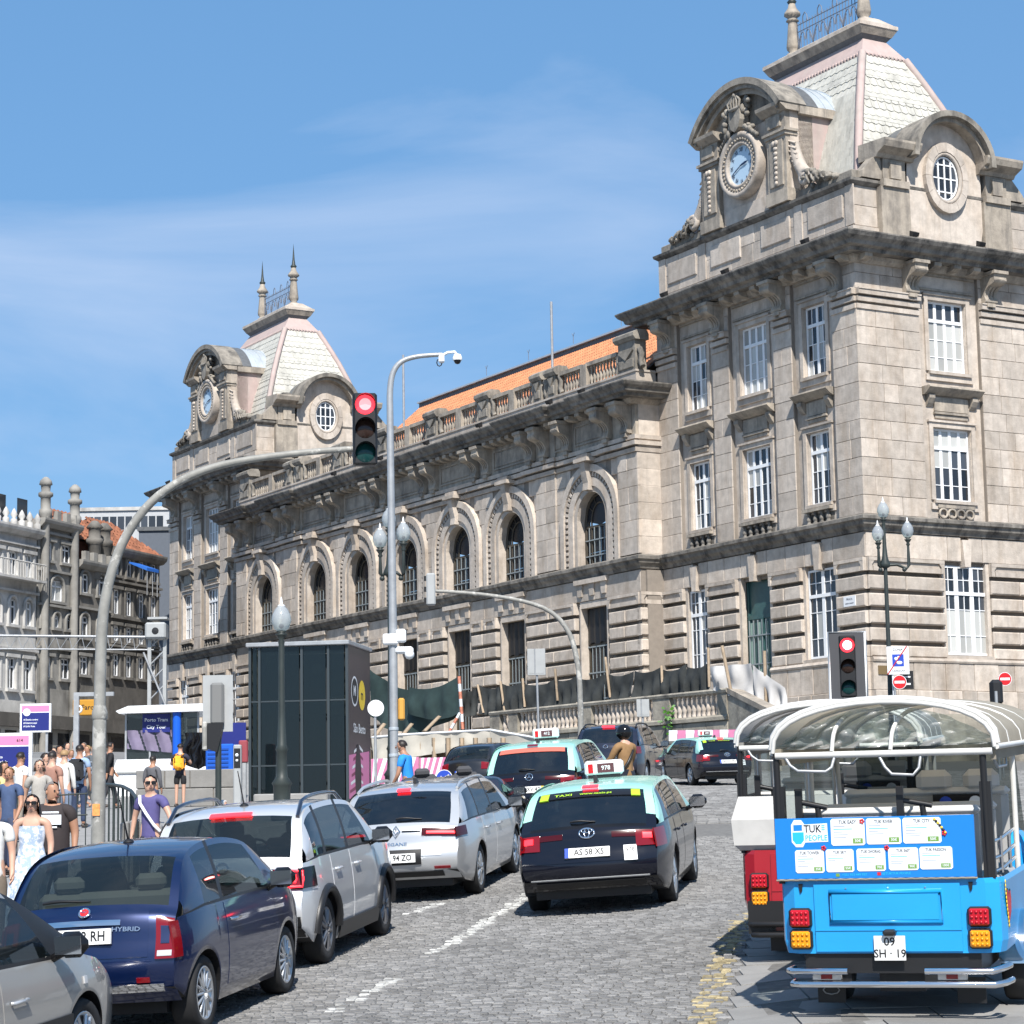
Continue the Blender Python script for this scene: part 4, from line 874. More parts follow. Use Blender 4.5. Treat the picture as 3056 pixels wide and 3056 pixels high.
for (a, b), c in zip(gfo, ARC):
 mb = MB(T, fl); mb.box(a-0.01, a+0.10, -0.6, 0.0, 4.5, 11.03); mb.box(b-0.10, b+0.01, -0.6, 0.0, 4.5, 11.03); mb.box(a, b, -0.6, -0.02, 10.92, 11.24); mb.build('jamb', M['stone'], ST)
 mb = MB(T, fl); o = -0.5
 for x in (a+0.1, c-0.06, b-0.22): mb.box(x, x+0.12, o-0.05, o+0.05, 4.5, 10.95)
 for z in (9.05, 10.85): mb.box(a+0.1, b-0.1, o-0.05, o+0.06, z, z+0.12)
 wd = mb.build('tall_window', M['bronze'], ST)
 mb = MB(T, fl)
 for k in range(6): x = lerp(a+0.25, b-0.3, (k+.5)/6); mb.box(x-0.02, x+0.02, o+0.06, o+0.09, 4.5, 9.0)
 for z in (6.4, 7.7, 9.0): mb.box(a+0.1, b-0.1, o+0.05, o+0.10, z-0.035, z+0.035)
 mb.build('window_grille', M['bar_blue'], wd)
 for k in range(2):
  for j in range(3): inst('pane', unit_pane(fl, 'pane_dark'), wd, T(lerp(a+0.1, b-0.1, 0.25+0.5*k), o-0.03, (5.6, 7.85, 9.95)[j]), None, ((b-a-0.2)/2-0.03, 1, (2.2, 2.3, 1.75)[j]))
 dr = MB(T, fl)                                        # dark gathered netting hung in the top light
 n = 14; vs = []; fs = []
 for k in range(n+1):
  x = lerp(a+0.12, b-0.12, k/n)
  for j in range(4): vs.append((x, o+0.13+0.04*math.sin(k*2.1+j*.4), 10.9-j*0.58+0.05*math.sin(k*1.3)*(j == 3)))
 for k in range(n):
  for j in range(3): fs.append((k*4+j, k*4+j+1, (k+1)*4+j+1, (k+1)*4+j))
 dr.add(vs, fs, 0, True); dr.build('hanging_net', M['black'], wd)
for x in (15.2, 63.6): mb = MB(); mb.box(x, x+0.5, -0.9, 1.0, 3-SZ, 12.3-SZ); mb.build('wall_core', M['stone_joint'], ST)
mb = MB(*front()); mb.box(0.62, 1.42, 0.14, 0.165, 9.22, 9.66); text_mb(mb, 'PRACA', 0.13, Matrix.Translation((1.02, 0.168, 9.52)) @ Matrix.Rotation(math.pi, 4, 'Z') @ Matrix.Rotation(math.pi/2, 4, 'X'), 1); text_mb(mb, 'ALMEIDA GARRETT', 0.085, Matrix.Translation((1.02, 0.168, 9.34)) @ Matrix.Rotation(math.pi, 4, 'Z') @ Matrix.Rotation(math.pi/2, 4, 'X'), 1, sx=0.8); mb.build('street_plaque', [M['sign_white'], M['clock_ink']], ST)
mb = MB(*side()); mb.box(0.25, 0.85, 0.2, 0.235, 6.25, 6.62); mb.build('brass_plaque', pmat('dull_brass', (0.16, 0.11, 0.05), 0.5), ST)
# ---------------------------------------------------------------- lay the stones
def area_on_screen(TF, a0, a1, z0, z1, o):
 T_, fl_ = TF; c = ST_M @ Vector(T_((a0+a1)/2, o, (z0+z1)/2)); n = ST_M.to_3x3() @ (Vector(T_(0,1,0))-Vector(T_(0,0,0)))
 inn = abs((c.x/c.y-0.0)*1.0) < 0.245
 return (a1-a0)*(z1-z0)*max(0.0, -n.dot(c))/c.length**3 if inn else 0
BLK.sort(key=lambda b: -area_on_screen(b[0], b[1], b[2], b[3], b[4], b[6])); rest = MB()
for i, (TF, a0, a1, z0, z1, o0, o1) in enumerate(BLK):
 mb = MB(*TF) if i < 300 else rest.use(*TF)
 mb.chbox(a0, a1, o0, o1, z0, z1, 0.014)
 if i < 300: mb.build('stone_block', M['stone'], ST)
rest.build('stone_block', M['stone'], ST, kind='stuff')
RST.sort(key=lambda b: -area_on_screen(b[0], b[1], b[2], b[3], b[4], b[6])); rest = MB()
for i, (TF, a0, a1, z0, z1, o0, o1) in enumerate(RST):
 mb = MB(*TF) if i < 290 else rest.use(*TF); mb.chbox(a0, a1, o0, o1, z0, z1, 0.05)
 if i < 290: mb.build('rusticated_block', M['stone'], ST)
if len(RST) > 290: rest.build('rusticated_block', M['stone'], ST, kind='stuff')
print('ashlar', len(BLK), 'rustic', len(RST))
# ================================================================== GROUND
M['asphalt'] = pmat('far_road_setts', (0.17, 0.168, 0.164), 0.9, var=0.22, scale=7, bump=0.6, bscale=9, col2=(0.13,0.13,0.128), c2scale=0.5)
M['mortar'] = pmat('sand_joint', (0.135, 0.13, 0.122), 0.95, var=0.25, scale=9)
M['sett'] = pmat('granite_sett', (0.185, 0.182, 0.178), 0.75, rand=0.30, var=0.2, scale=3.0, bump=0.5, bscale=60, col2=(0.15,0.148,0.145), c2scale=0.45, c2lo=0.42, c2hi=0.65)
M['sett_white'] = pmat('worn_white_road_paint', (0.36, 0.36, 0.345), 0.75, rand=0.3, var=0.3, scale=25)
M['sett_yellow'] = pmat('worn_yellow_road_paint', (0.27, 0.225, 0.13), 0.75, rand=0.35, var=0.35, scale=25)
M['slab'] = pmat('pale_granite_slab', (0.225, 0.22, 0.21), 0.8, rand=0.12, var=0.14, scale=2.5, bump=0.25, bscale=30, col2=(0.20,0.195,0.19), c2scale=1.2, c2lo=0.55, c2hi=0.75)
M['kerb'] = pmat('kerb_granite', (0.34, 0.33, 0.31), 0.8, rand=0.15, var=0.15)
KL = [(-9, -7.4), (10, -5.9), (18, -5.1), (26, -3.9), (34, -3.1), (45, -2.5), (60, -1.6), (75, -1.2), (84, -0.9)]   # (Y, X) of the kerb on the left
def kx(y): return interp(y, [p[0] for p in KL], [p[1] for p in KL])
mb = MB(); mb.grid(lambda u, v: ((-150+300*u), (-60+460*v), gz(-150+300*u, -60+460*v)-0.03), 60, 150)
gr = mb.build('ground', M['asphalt']); tag(gr, kind='structure')
road = MB(); nR = 110
road.grid(lambda u, v: ((lambda y: (lambda x: (x, y, gz(x, y)))(lerp(kx(y)-0.05, max(9, y*0.24+3), u)))(-9+101*v)), 16, nR); road = road.build('road', M['mortar']); tag(road, kind='structure')
# painted lines, as places on the road
def gxy(x, y): p = on_ground(x, y); return (p.x, p.y)
LINES = [(gxy(625,1918), gxy(748,1852), 0.16, 'w'), (gxy(818,1804), gxy(1002,1688), 0.16, 'w'), (gxy(768,1730), gxy(832,1708), 0.15, 'w')]
YL = [gxy(1322,1960), gxy(1352,1850), gxy(1378,1780), gxy(1412,1728)]
LINES += [(YL[0], YL[1], 0.22, 'y'), (YL[1], YL[2], 0.22, 'y'), (YL[2], YL[3], 0.22, 'y')]
def paint(x, y):
 for (ax, ay), (bx, by), w, k in LINES:
  dx, dy = bx-ax, by-ay; L2 = dx*dx+dy*dy; t = ((x-ax)*dx+(y-ay)*dy)/L2
  if -0.0 <= t <= 1.0 and abs((x-ax)*dy-(y-ay)*dx)/math.sqrt(L2) < w/2: return k
 return None
def bay_x(y): return interp(y, [p[1] for p in YL], [p[0] for p in YL])
BAY0, BAY1 = 9.0, YL[-1][1]
hd = R(10); cu, su = math.cos(hd), math.sin(hd); setts = []; rs = random.Random(3); pit = 0.088
for j in range(0, 300):
 v = 12.5+j*pit*0.95; off = rs.random()*pit; u = -9.0+off
 if v > 41: break
 while u < 9.5:
  w = pit*rs.uniform(0.9, 1.25); x = (u+w/2)*cu+v*su; y = -(u+w/2)*su+v*cu; u += w
  if y < 13.6 or x < kx(y)+0.10 or abs(x/y) > 0.255: continue
  if y < BAY1 and x > bay_x(y)+0.16: continue
  k = paint(x, y)
  setts.append((x, y, w*0.93, pit*0.90, rs.uniform(-0.004, 0.006), rs.uniform(-0.06, 0.06), 0 if not k or rs.random() < (0.22 if k == 'w' else 0.5) else (1 if k == 'w' else 2)))
far = 0.20
for j in range(0, 240):
 v = 39.5+j*far*0.95; u = -14.0+rs.random()*far
 if v > 80: break
 while u < 12:
  w = far*rs.uniform(0.9, 1.25); x = (u+w/2)*cu+v*su; y = -(u+w/2)*su+v*cu; u += w
  if x < kx(y)+0.10 or abs(x/y) > 0.24 or v < 41-0.0 or x > max(9, y*0.24+3)-.2: continue
  setts.append((x, y, w*0.94, far*0.90, rs.uniform(-0.008, 0.004), rs.uniform(-0.04, 0.04), 0))
setts.sort(key=lambda s: s[1]+ (0 if abs(s[0]/s[1]) < 0.226 and s[1] > 17.0 else 100))
def sett_geo(mb, s, base=None):
 x, y, w, d, dz, a, m = s; c, n = math.cos(-hd+a), math.sin(-hd+a); vs = []
 for zz, f in ((-0.02, 1.0), (0.016+dz, 0.97), (0.026+dz, 0.82)):
  for sx, sy in ((-1,-1),(1,-1),(1,1),(-1,1)):
   px, py = sx*w/2*f, sy*d/2*f; vs.append((x+px*c-py*n, y+px*n+py*c, zz))
 z = gz(x, y); vs = [(p[0], p[1], p[2]+z) for p in vs]
 mb.add(vs, [(0,1,5,4),(1,2,6,5),(2,3,7,6),(3,0,4,7),(4,5,9,8),(5,6,10,9),(6,7,11,10),(7,4,8,11),(8,9,10,11)], m)
sm = MB()
for i, s in enumerate(setts):
 if i < 290: mb = MB(); sett_geo(mb, s); mb.build('cobblestone', [M['sett'], M['sett_white'], M['sett_yellow']], road)
 else: sett_geo(sm, s)
sm.build('cobblestone', [M['sett'], M['sett_white'], M['sett_yellow']], road, kind='stuff')
print('setts', len(setts))
# slabbed bay where the tuk-tuks wait
bay = MB(); bay.grid(lambda u, v: ((lambda y: (lambda x: (x, y, gz(x, y)+0.012))(lerp(bay_x(y)+0.14, bay_x(y)+5.5, u)))(lerp(9, BAY1, v))), 12, 24); bay = bay.build('parking_bay', M['mortar']); tag(bay, kind='structure')
y = 13.0; row = 0
while y < BAY1-0.5:
 d = 0.62; x = bay_x(y)+0.18-(0.4 if row % 2 else 0)
 while x < bay_x(y)+5.0:
  w = rs.uniform(0.8, 1.15); x0 = max(x, bay_x(y+d/2)+0.18)
  if x+w > x0+0.15 and abs((x0+w/2)/(y+d)) < 0.27:
   mb = MB(); q = [(x0+.008, y+.008), (x+w-.008, y+.008), (x+w-.008, y+d-.008), (x0+.008, y+d-.008)]
   mb.add([(a, b, gz(a, b)+0.0) for a, b in q]+[(a, b, gz(a, b)+0.022) for a, b in q], [(4,5,6,7),(0,1,5,4),(1,2,6,5),(2,3,7,6),(3,0,4,7)]); mb.build('paving_slab', M['slab'], bay)
  x += w
 y += d; row += 1
# left pavement with kerb stones
def pz(x, y): return gz(x, y)+0.12
pav = MB(); pav.grid(lambda u, v: ((lambda y: (lambda x: (x, y, pz(x, y)))(lerp(kx(y)-0.28, kx(y)-40, u**1.6)))(-9+100*v)), 40, 100); pav = pav.build('pavement', pmat('plaza_paving', (0.24, 0.235, 0.225), 0.8, var=0.15, scale=2, bump=0.2, bscale=20, col2=(0.25,0.245,0.235), c2scale=0.8)); tag(pav, kind='structure')
y = 12.0
while y < 80:
 L = 0.95 if y < 45 else 1.9; x0, x1 = kx(y+.01), kx(y+L-.01); mb = MB()
 mb.add([(x0-0.30,y+.01,pz(x0,y)-.2),(x0,y+.01,pz(x0,y)-.2),(x1,y+L-.01,pz(x1,y+L)-.2),(x1-0.30,y+L-.01,pz(x1,y+L)-.2)]+[(x0-0.30,y+.01,pz(x0,y)+.01),(x0,y+.01,pz(x0,y)+.01),(x1,y+L-.01,pz(x1,y+L)+.01),(x1-0.30,y+L-.01,pz(x1,y+L)+.01)], [(4,5,6,7),(0,1,5,4),(1,2,6,5),(2,3,7,6),(3,0,4,7)])
 mb.build('kerb_stone', M['kerb'], pav); y += L
for (x0, y0), (x1, y1) in ((gxy(1316,1478), gxy(1392,1474)),):     # faint stop line far up the road
 mb = MB(); n = Vector((y1-y0, x0-x1)).normalized()*0.9
 q = [(x0-0.5,y0), (x1+2,y1), (x1+2,y1+0.5), (x0-0.5,y0+0.5)]; mb.add([(a, b, gz(a, b)+0.008) for a, b in q], [(0,1,2,3)]); mb.build('stop_line', M['sett_white'], road)
# ================================================================== VEHICLES
M['tyre'] = pmat('tyre_rubber', (0.016, 0.016, 0.017), 0.8, var=0.2)
M['alloy'] = pmat('alloy_rim', (0.55, 0.56, 0.57), 0.28, metal=0.75)
M['alloy_dark'] = pmat('dark_alloy_rim', (0.22, 0.22, 0.23), 0.35, metal=0.6)
M['trim'] = pmat('black_trim', (0.014, 0.014, 0.015), 0.42)
M['gloss_black'] = pmat('gloss_black_trim', (0.008, 0.008, 0.009), 0.12)
M['cargl'] = glass_mat('car_glass', (0.008, 0.011, 0.012), 0.34, 0.015)
M['cargl_dark'] = glass_mat('privacy_glass', (0.005, 0.007, 0.010), 0.08, 0.015)
M['seat'] = pmat('grey_seat_cloth', (0.055, 0.055, 0.06), 0.85)
M['seat_pale'] = pmat('pale_seat_cloth', (0.42, 0.41, 0.37), 0.8)
M['tail_red'] = pmat('tail_light_red', (0.17, 0.004, 0.008), 0.10, coat=0.5)
M['brake_on'] = pmat('lit_brake_light', (1.0, 0.02, 0.03), 0.3, emit=2.6)
M['tail_dark'] = pmat('smoked_tail_light', (0.05, 0.004, 0.006), 0.10)
M['reverse'] = pmat('clear_lens', (0.45, 0.45, 0.46), 0.1)
M['plate'] = pmat('number_plate', (0.72, 0.72, 0.70), 0.4)
M['ink'] = pmat('black_print', (0.01, 0.01, 0.012), 0.5)
M['plate_blue'] = pmat('plate_blue_strip', (0.01, 0.06, 0.42), 0.4)
M['plate_yellow'] = pmat('plate_yellow_strip', (0.65, 0.42, 0.02), 0.4)
M['mint'] = pmat('mint_taxi_paint', (0.34, 0.66, 0.56), 0.25, coat=0.6)
M['black_paint'] = pmat('black_taxi_paint', (0.006, 0.007, 0.013), 0.14, coat=0.5, spec=0.35)
def paint_mat(n, c, metal=0.0): return pmat(n, c, 0.28, metal=metal, coat=1.0)
M['fiat_blue'] = paint_mat('metallic_deep_blue', (0.0035, 0.013, 0.062), 0.45)
M['silver'] = paint_mat('metallic_silver', (0.50, 0.51, 0.52), 0.45)
M['silver2'] = paint_mat('light_metallic_silver', (0.60, 0.61, 0.62), 0.35)
M['grey_beige'] = paint_mat('warm_grey_metallic', (0.36, 0.35, 0.33), 0.35)
M['navy'] = paint_mat('dark_navy_paint', (0.012, 0.014, 0.028), 0.2)
M['darkcar'] = paint_mat('near_black_paint', (0.014, 0.014, 0.016), 0.2)
def seat_frame(x, y, hd):      # stand a vehicle on the sloping road
 f = Vector((math.sin(hd), math.cos(hd), 0)); r = Vector((math.cos(hd), -math.sin(hd), 0))
 def g(px, py): return gz(px, py)+0.028
 dzf = (g(x+f.x*1.3, y+f.y*1.3)-g(x-f.x*1.3, y-f.y*1.3))/2.6; dzr = (g(x+r.x*.8, y+r.y*.8)-g(x-r.x*.8, y-r.y*.8))/1.6
 F = Vector((f.x, f.y, dzf)).normalized(); Rr = Vector((r.x, r.y, dzr)); Rr = (Rr-F*Rr.dot(F)).normalized(); U = Rr.cross(F)
 zc = (g(x+f.x*1.3, y+f.y*1.3)+g(x-f.x*1.3, y-f.y*1.3))/2
 m = Matrix(((Rr.x, F.x, U.x, x), (Rr.y, F.y, U.y, y), (Rr.z, F.z, U.z, zc), (0,0,0,1))); return m
class Car:
 # local axes: x right, y forward, z up; origin on the ground midway between the axles
 def __init__(s, d):
  s.d = d; s.L = d['L']; s.W = d['W']/2; s.H = d['H']; s.y0 = -d['ax'][0]-d['wb']/2      # y of the tail
  s.raw = spline(d['prof'], 6); s.n = len(s.raw)-1; s.zb = d['belt']; s.tum = d.get('tumble', 0.20)
  s.ps = [p[0] for p in s.raw]; s.im = min(range(s.n//2), key=lambda i: s.ps[i]); s.iM = max(range(s.n//2, s.n+1), key=lambda i: s.ps[i])
 def belt(s, p): a = s.d['beltpts']; return interp(p, [q[0] for q in a], [q[1] for q in a])
 def plan(s, p):
  r, f = s.d.get('rr', 0.7), s.d.get('rf', 1.0); k = 1.0
  if p < r: k -= s.d.get('tr', 0.12)*((r-p)/r)**2.6
  if p > s.L-f: k -= s.d.get('tf', 0.16)*((p-s.L+f)/f)**2.4
  return k
 def hw(s, p, z):
  zb = s.belt(p); k = 1.0-0.075*max(0, (0.62-z)/0.45)**2 if z < 0.62 else 1.0-0.045*((z-0.62)/max(0.1, zb-0.62))**2
  if z > zb: k = 0.955-s.tum*((z-zb)/max(0.1, s.H-zb))**1.12
  return s.W*s.plan(p)*k
 def P(s, t): # profile at parameter t (0..len(prof)-1)
  u = max(0, min(s.n-1e-6, t*6)); i = int(u); f = u-i; a, b = s.raw[i], s.raw[i+1]; return lerp(a[0], b[0], f), lerp(a[1], b[1], f)
 def tz(s, p):  # height of the outline at p, looking only at the upper, forward-running part
  seg = s.raw[s.im:s.iM+1]
  for a, b in zip(seg, seg[1:]):
   if a[0] <= p <= b[0]: return lerp(a[1], b[1], (p-a[0])/max(1e-6, b[0]-a[0]))
  return seg[0][1] if p < seg[0][0] else seg[-1][1]
 def top(s, t, q, off=0.0):
  p, z = s.P(t); w = s.hw(p, z); e = 1-q*q
  br = s.d.get('bow_r', 0.09)*max(0, 1-p/1.0)**1.0 if p < 1.0 else 0; bf = s.d.get('bow_f', 0.22)*max(0, (p-s.L+1.2)/1.2)**1.5 if p > s.L-1.2 else 0
  cr = s.d.get('crown', 0.035)*(1 if z > 0.8 else 0.3)
  edge = 0.020*abs(q)**8 if z > s.belt(p) else 0
  v = Vector((q*w, s.y0+p-br*e+bf*e, z+cr*(e-0.35)-edge))
  if off:
   h = 0.02; a = s.top(min(t+h, (s.n/6)-1e-3), q)-s.top(max(t-h, 0), q); b = s.top(t, min(1, q+.02))-s.top(t, max(-1, q-.02)); nn = b.cross(a); nn.normalize(); v = v+nn*off
  return v
 def side(s, p, z, sg, off=0.0):
  v = Vector((sg*s.hw(p, z), s.y0+p, z))
  if off: v.x += sg*off
  return v
 def pm(s, kind):
  if kind == 'r': return s.d['ax'][0]
  return s.d['ax'][0]+s.d['wb']
 def zlow(s, p):
  z = interp(p, [0, .25, .6, s.L-.7, s.L-.25, s.L], [0.42, 0.26, 0.20, 0.19, 0.22, 0.36]); Rr = s.d['wr']+0.055
  for k in 'rf':
   dp = p-s.pm(k)
   if abs(dp) < Rr: z = max(z, s.d['wr']+math.sqrt(Rr*Rr-dp*dp)-0.01)
  return z
 def patch(s, mb, fn, nu, nv, mat=0, thick=0.016):
  g = [[fn(i/nu, j/nv, 0.0) for j in range(nv+1)] for i in range(nu+1)]
  vs = [v for r in g for v in r]; fs = [(i*(nv+1)+j, (i+1)*(nv+1)+j, (i+1)*(nv+1)+j+1, i*(nv+1)+j+1) for i in range(nu) for j in range(nv)]; mb.add(vs, fs, mat, True)
  rim = [(i, 0) for i in range(nu)]+[(nu, j) for j in range(nv)]+[(i, nv) for i in range(nu, 0, -1)]+[(0, j) for j in range(nv, 0, -1)]
  a = [g[i][j] for i, j in rim]; b = [fn(i/nu, j/nv, -thick) for i, j in rim]; m = len(rim); mb.add(a+b, [(k, (k+1) % m, m+(k+1) % m, m+k) for k in range(m)], mat, False)
 def tp(s, mb, t0, t1, q0, q1, off=0.006, nu=4, nv=4, mat=0, sk=0.0):
  s.patch(mb, lambda u, v, d: s.top(lerp(t0, t1, u)+sk*v, lerp(q0, q1, v), off+d), nu, nv, mat)
 def sp(s, mb, p0, p1, z0, z1, sg, off=0.006, nu=5, nv=4, mat=0):
  f = lambda a, p: a(p) if callable(a) else a
  def fn(u, v, d): p = lerp(p0, p1, u); return s.side(p, lerp(f(z0, p), f(z1, p), v), sg, off+d)
  s.patch(mb, fn, nu, nv, mat)
 def build(s, root):
  d = s.d; body = MB(); gl = {}; T = d['t']     # T: profile indices rw0, rw1 (rear window), ws1, ws0 (windscreen)
  nq = 10; tl = len(d['prof'])-1; sub = 5
  # outline surface: skip the glass cells
  ts = sorted(set([i/sub for i in range(int(tl*sub)+1)]+list(T)))
  qs = [-1+2*j/nq for j in range(nq+1)]
  ri, wi = d.get('rwq', 0.80), d.get('wsq', 0.86); qs = sorted(set([round(q, 4) for q in qs if min(abs(abs(q)-ri), abs(abs(q)-wi)) > 0.05]+[-ri, ri, -wi, wi]))
  V = {}
  def vid(mb, store, i, j):
   if (i, j) not in store: store[(i, j)] = len(mb.v); mb.v.append(tuple(s.top(ts[i], qs[j])))
   return store[(i, j)]
  glass_r, glass_f = MB(), MB(); sr, sf = {}, {}
  for i in range(len(ts)-1):
   for j in range(len(qs)-1):
    tm, qm = (ts[i]+ts[i+1])/2, (qs[j]+qs[j+1])/2
    if T[0] < tm < T[1] and abs(qm) < ri: mb, st = glass_r, sr
    elif T[2] < tm < T[3] and abs(qm) < wi: mb, st = glass_f, sf
    else: mb, st = body, V
    mb.f.append([vid(mb, st, i, j), vid(mb, st, i, j+1), vid(mb, st, i+1, j+1), vid(mb, st, i+1, j)])
    mat = 0
    if mb is body and d.get('roof') and s.P(tm)[1] > d['roof'] : mat = 1
    if mb is body and d.get('frame') and T[0]-0.25 < tm < T[1]+0.1 and abs(qm) < d.get('fq', 0.93): mat = 2
    mb.m.append(mat); mb.sm.append(True)
  # lower flanks
  pk = set(); 
  for k in range(61): pk.add(round(s.ps[s.im]+(s.ps[s.iM]-s.ps[s.im])*k/60, 4))
  for kd in 'rf':
   for k in range(-9, 10): pk.add(round(s.pm(kd)+(d['wr']+0.055)*math.sin(k/9*math.pi/2), 4))
  for k in range(7): pk.add(round(s.ps[s.im]+0.35*k/6, 4)); pk.add(round(s.ps[s.iM]-0.35*k/6, 4))
  pk = sorted(p for p in pk if s.ps[s.im] <= p <= s.ps[s.iM]); nz = 8
  for sg in (-1, 1):
   vs = []
   for p in pk:
    zl = s.zlow(p); zt = min(s.tz(p), s.belt(p)); zl = min(zl, zt-0.004)
    for j in range(nz+1): vs.append(s.side(p, lerp(zl, zt, j/nz), sg))
   fs = []
   for i in range(len(pk)-1):
    for j in range(nz): q = (i*(nz+1)+j, (i+1)*(nz+1)+j, (i+1)*(nz+1)+j+1, i*(nz+1)+j+1); fs.append(q if sg > 0 else q[::-1])
   body.add(vs, fs, 0, True)
   # inner lip of the wheel arches
   vs = []
   for p in pk: v = s.side(p, min(s.zlow(p), min(s.tz(p), s.belt(p))-0.004), sg); vs += [v, Vector((v.x-sg*0.16, v.y, v.z))]
   body.add(vs, [(2*i, 2*i+1, 2*i+3, 2*i+2) for i in range(len(pk)-1)], 3, False)
  # greenhouse sides: columns of (place at the belt, place at the roof rail, what fills the next cell)
  gcols = d['cols']; nv = 8; v0, v1 = 0.05, 0.90; vr = [0, v0]+[lerp(v0, v1, k/5) for k in range(1, 5)]+[v1, 0.96, 1]
  side_glass = []
  for sg in (-1, 1):
   for (pl, pu, kd), (pl2, pu2, _) in zip(gcols, gcols[1:]):
    nn = 6; mb = MB() if kd in 'gd' else body
    gi = MB() if kd in 'gd' else None
    def pt(u, v):
     a, b = lerp(pl, pl2, u), lerp(pu, pu2, u); zt = max(s.tz(b)-0.008, s.belt(a)); p = lerp(a, b, v); z = lerp(s.belt(a), zt, v)
     w0 = s.hw(a, s.belt(a)); w1 = s.hw(b, zt); w = lerp(w0, w1, v)+0.018*math.sin(math.pi*v)
     return Vector((sg*w, s.y0+p, z))
    for i in range(nn):
     for j in range(len(vr)-1):
      q = [pt(i/nn, vr[j]), pt((i+1)/nn, vr[j]), pt((i+1)/nn, vr[j+1]), pt(i/nn, vr[j+1])]
      if sg < 0: q = q[::-1]
      vm = (vr[j]+vr[j+1])/2
      if kd in 'gd' and v0 < vm < v1: gi.add(q, [(0,1,2,3)], 0, True)
      else: body.add(q, [(0,1,2,3)], 1 if (d.get('roofside') and (vm > v1 or kd == 'b' )) else (3 if kd == 'k' or (vm < v0) else 0), True)
    if gi: side_glass.append((gi, kd))
  mats = [d['paint'], d.get('roofmat', d['paint']), M['gloss_black'], M['trim']]
  bd = body.build('body', mats, root, fix=True); s.bd = bd
  glm = d.get('glass', M['cargl']); rg = glass_r.build('rear_window', d.get('rglass', glm), root, fix=True); s.rg = rg
  glass_f.build('windscreen', glm, root, fix=True)
  for gi, kd in side_glass: gi.build('side_window', M['cargl_dark'] if kd == 'd' else glm, root, fix=True)
  # doors: raised skins with a gap round them
  for p0, p1 in d['doors']:
   for sg in (-1, 1):
    mb = MB(); s.sp(mb, p0, p1, lambda p: max(0.30, s.zlow(p)+0.06), lambda p: s.belt(p)-0.012, sg, 0.0035, 12, 6); dr = mb.build('door', d['paint'], root)
    mb = MB(); z = s.belt(p0+0.2)-d.get('hz', 0.16); a = s.side(p0+0.10, z, sg, 0.03); b = s.side(p0+0.30, z, sg, 0.03)
    mb.tube([a-Vector((sg*.02,0,0)), a, b, b-Vector((sg*.02,0,0))], 0.013, 6); mb.build('handle', d.get('handle', d['paint']), dr)
  # wheels
  for kd in 'rf':
   for sg in (-1, 1): s.wheel(root, sg, s.y0+s.pm(kd))
  # pan under the car, cabin floor, seats
  mb = MB(); y0, y1 = s.y0+0.16, s.y0+s.L-0.22; mb.box(-s.W+0.24, s.W-0.24, y0, y1, 0.20, 0.58); mb.box(-s.W+0.10, s.W-0.10, s.y0+s.pm('r')+d['wr']+0.1, s.y0+s.pm('f')-d['wr']-0.1, 0.19, 0.5)
  mb.box(-s.W+0.10, s.W-0.10, s.y0+d['t_floor'][0], s.y0+d['t_floor'][1], 0.5, 0.60); mb.build('underbody', M['trim'], root)
  st = d.get('seat', M['seat']); c0 = s.y0+d['seat_p']
  for x in (-0.36, 0.36):
   mb = MB(); mb.rbox(x-0.24, x+0.24, c0, c0+0.5, 0.58, 0.74, 0.06); mb.rbox(x-0.23, x+0.23, -0.07, 0.09, 0, 0.62, 0.06, 0, Matrix.Translation((0, c0, 0.66)) @ Matrix.Rotation(0.16, 4, 'X')); mb.rbox(x-0.13, x+0.13, c0-0.19, c0-0.09, 1.24, 1.42 if s.H > 1.47 else 1.38, 0.05); mb.build('front_seat', st, root)
  mb = MB(); r0 = c0-d.get('rear_gap', 0.85); mb.rbox(-0.62, 0.62, r0, r0+0.45, 0.58, 0.74, 0.05); mb.rbox(-0.62, 0.62, r0-0.10, r0+0.06, 0.66, 1.14, 0.05); mb.rbox(-0.48, -0.22, r0-0.1, r0, 1.14, 1.27, 0.04); mb.rbox(0.22, 0.48, r0-0.1, r0, 1.14, 1.27, 0.04); mb.build('rear_seat', st, root)
  mb = MB(); ws = s.P(T[3])[0]; mb.rbox(-0.62, 0.62, s.y0+ws-0.75, s.y0+ws-0.12, 0.66, s.belt(ws)+0.0, 0.07); db = mb.build('dashboard', M['trim'], root)
  mb = MB(); mb.tube([(-0.36+0.18*math.cos(k*math.pi/8), s.y0+ws-0.82+0.06*math.sin(k*math.pi/8), s.belt(ws)-0.02+0.17*math.sin(k*math.pi/8)) for k in range(16)], 0.015, 6, closed=True); mb.build('steering_wheel', M['trim'], root)
  # mirrors
  for sg in (-1, 1):
   p = d['mir']; z = s.belt(p)+0.09; v = s.side(p, s.belt(p), sg); mb = MB(); mb.rbox(-0.115, 0.115, -0.07, 0.07, -0.085, 0.09, 0.065, 0, Matrix.Translation((v.x+sg*0.15, v.y, z)), True)
   mb.tube([(v.x-sg*0.03, v.y, z-0.10), (v.x+sg*0.09, v.y, z-0.04)], 0.028, 6); mr = mb.build('wing_mirror', d.get('mirmat', d['paint']), root, fix=True)
   mb = MB(); mb.cbox(v.x+sg*0.15, v.y-0.072, z+0.005, 0.19, 0.008, 0.12); mb.build('mirror_glass', M['chrome'], mr)
  return s
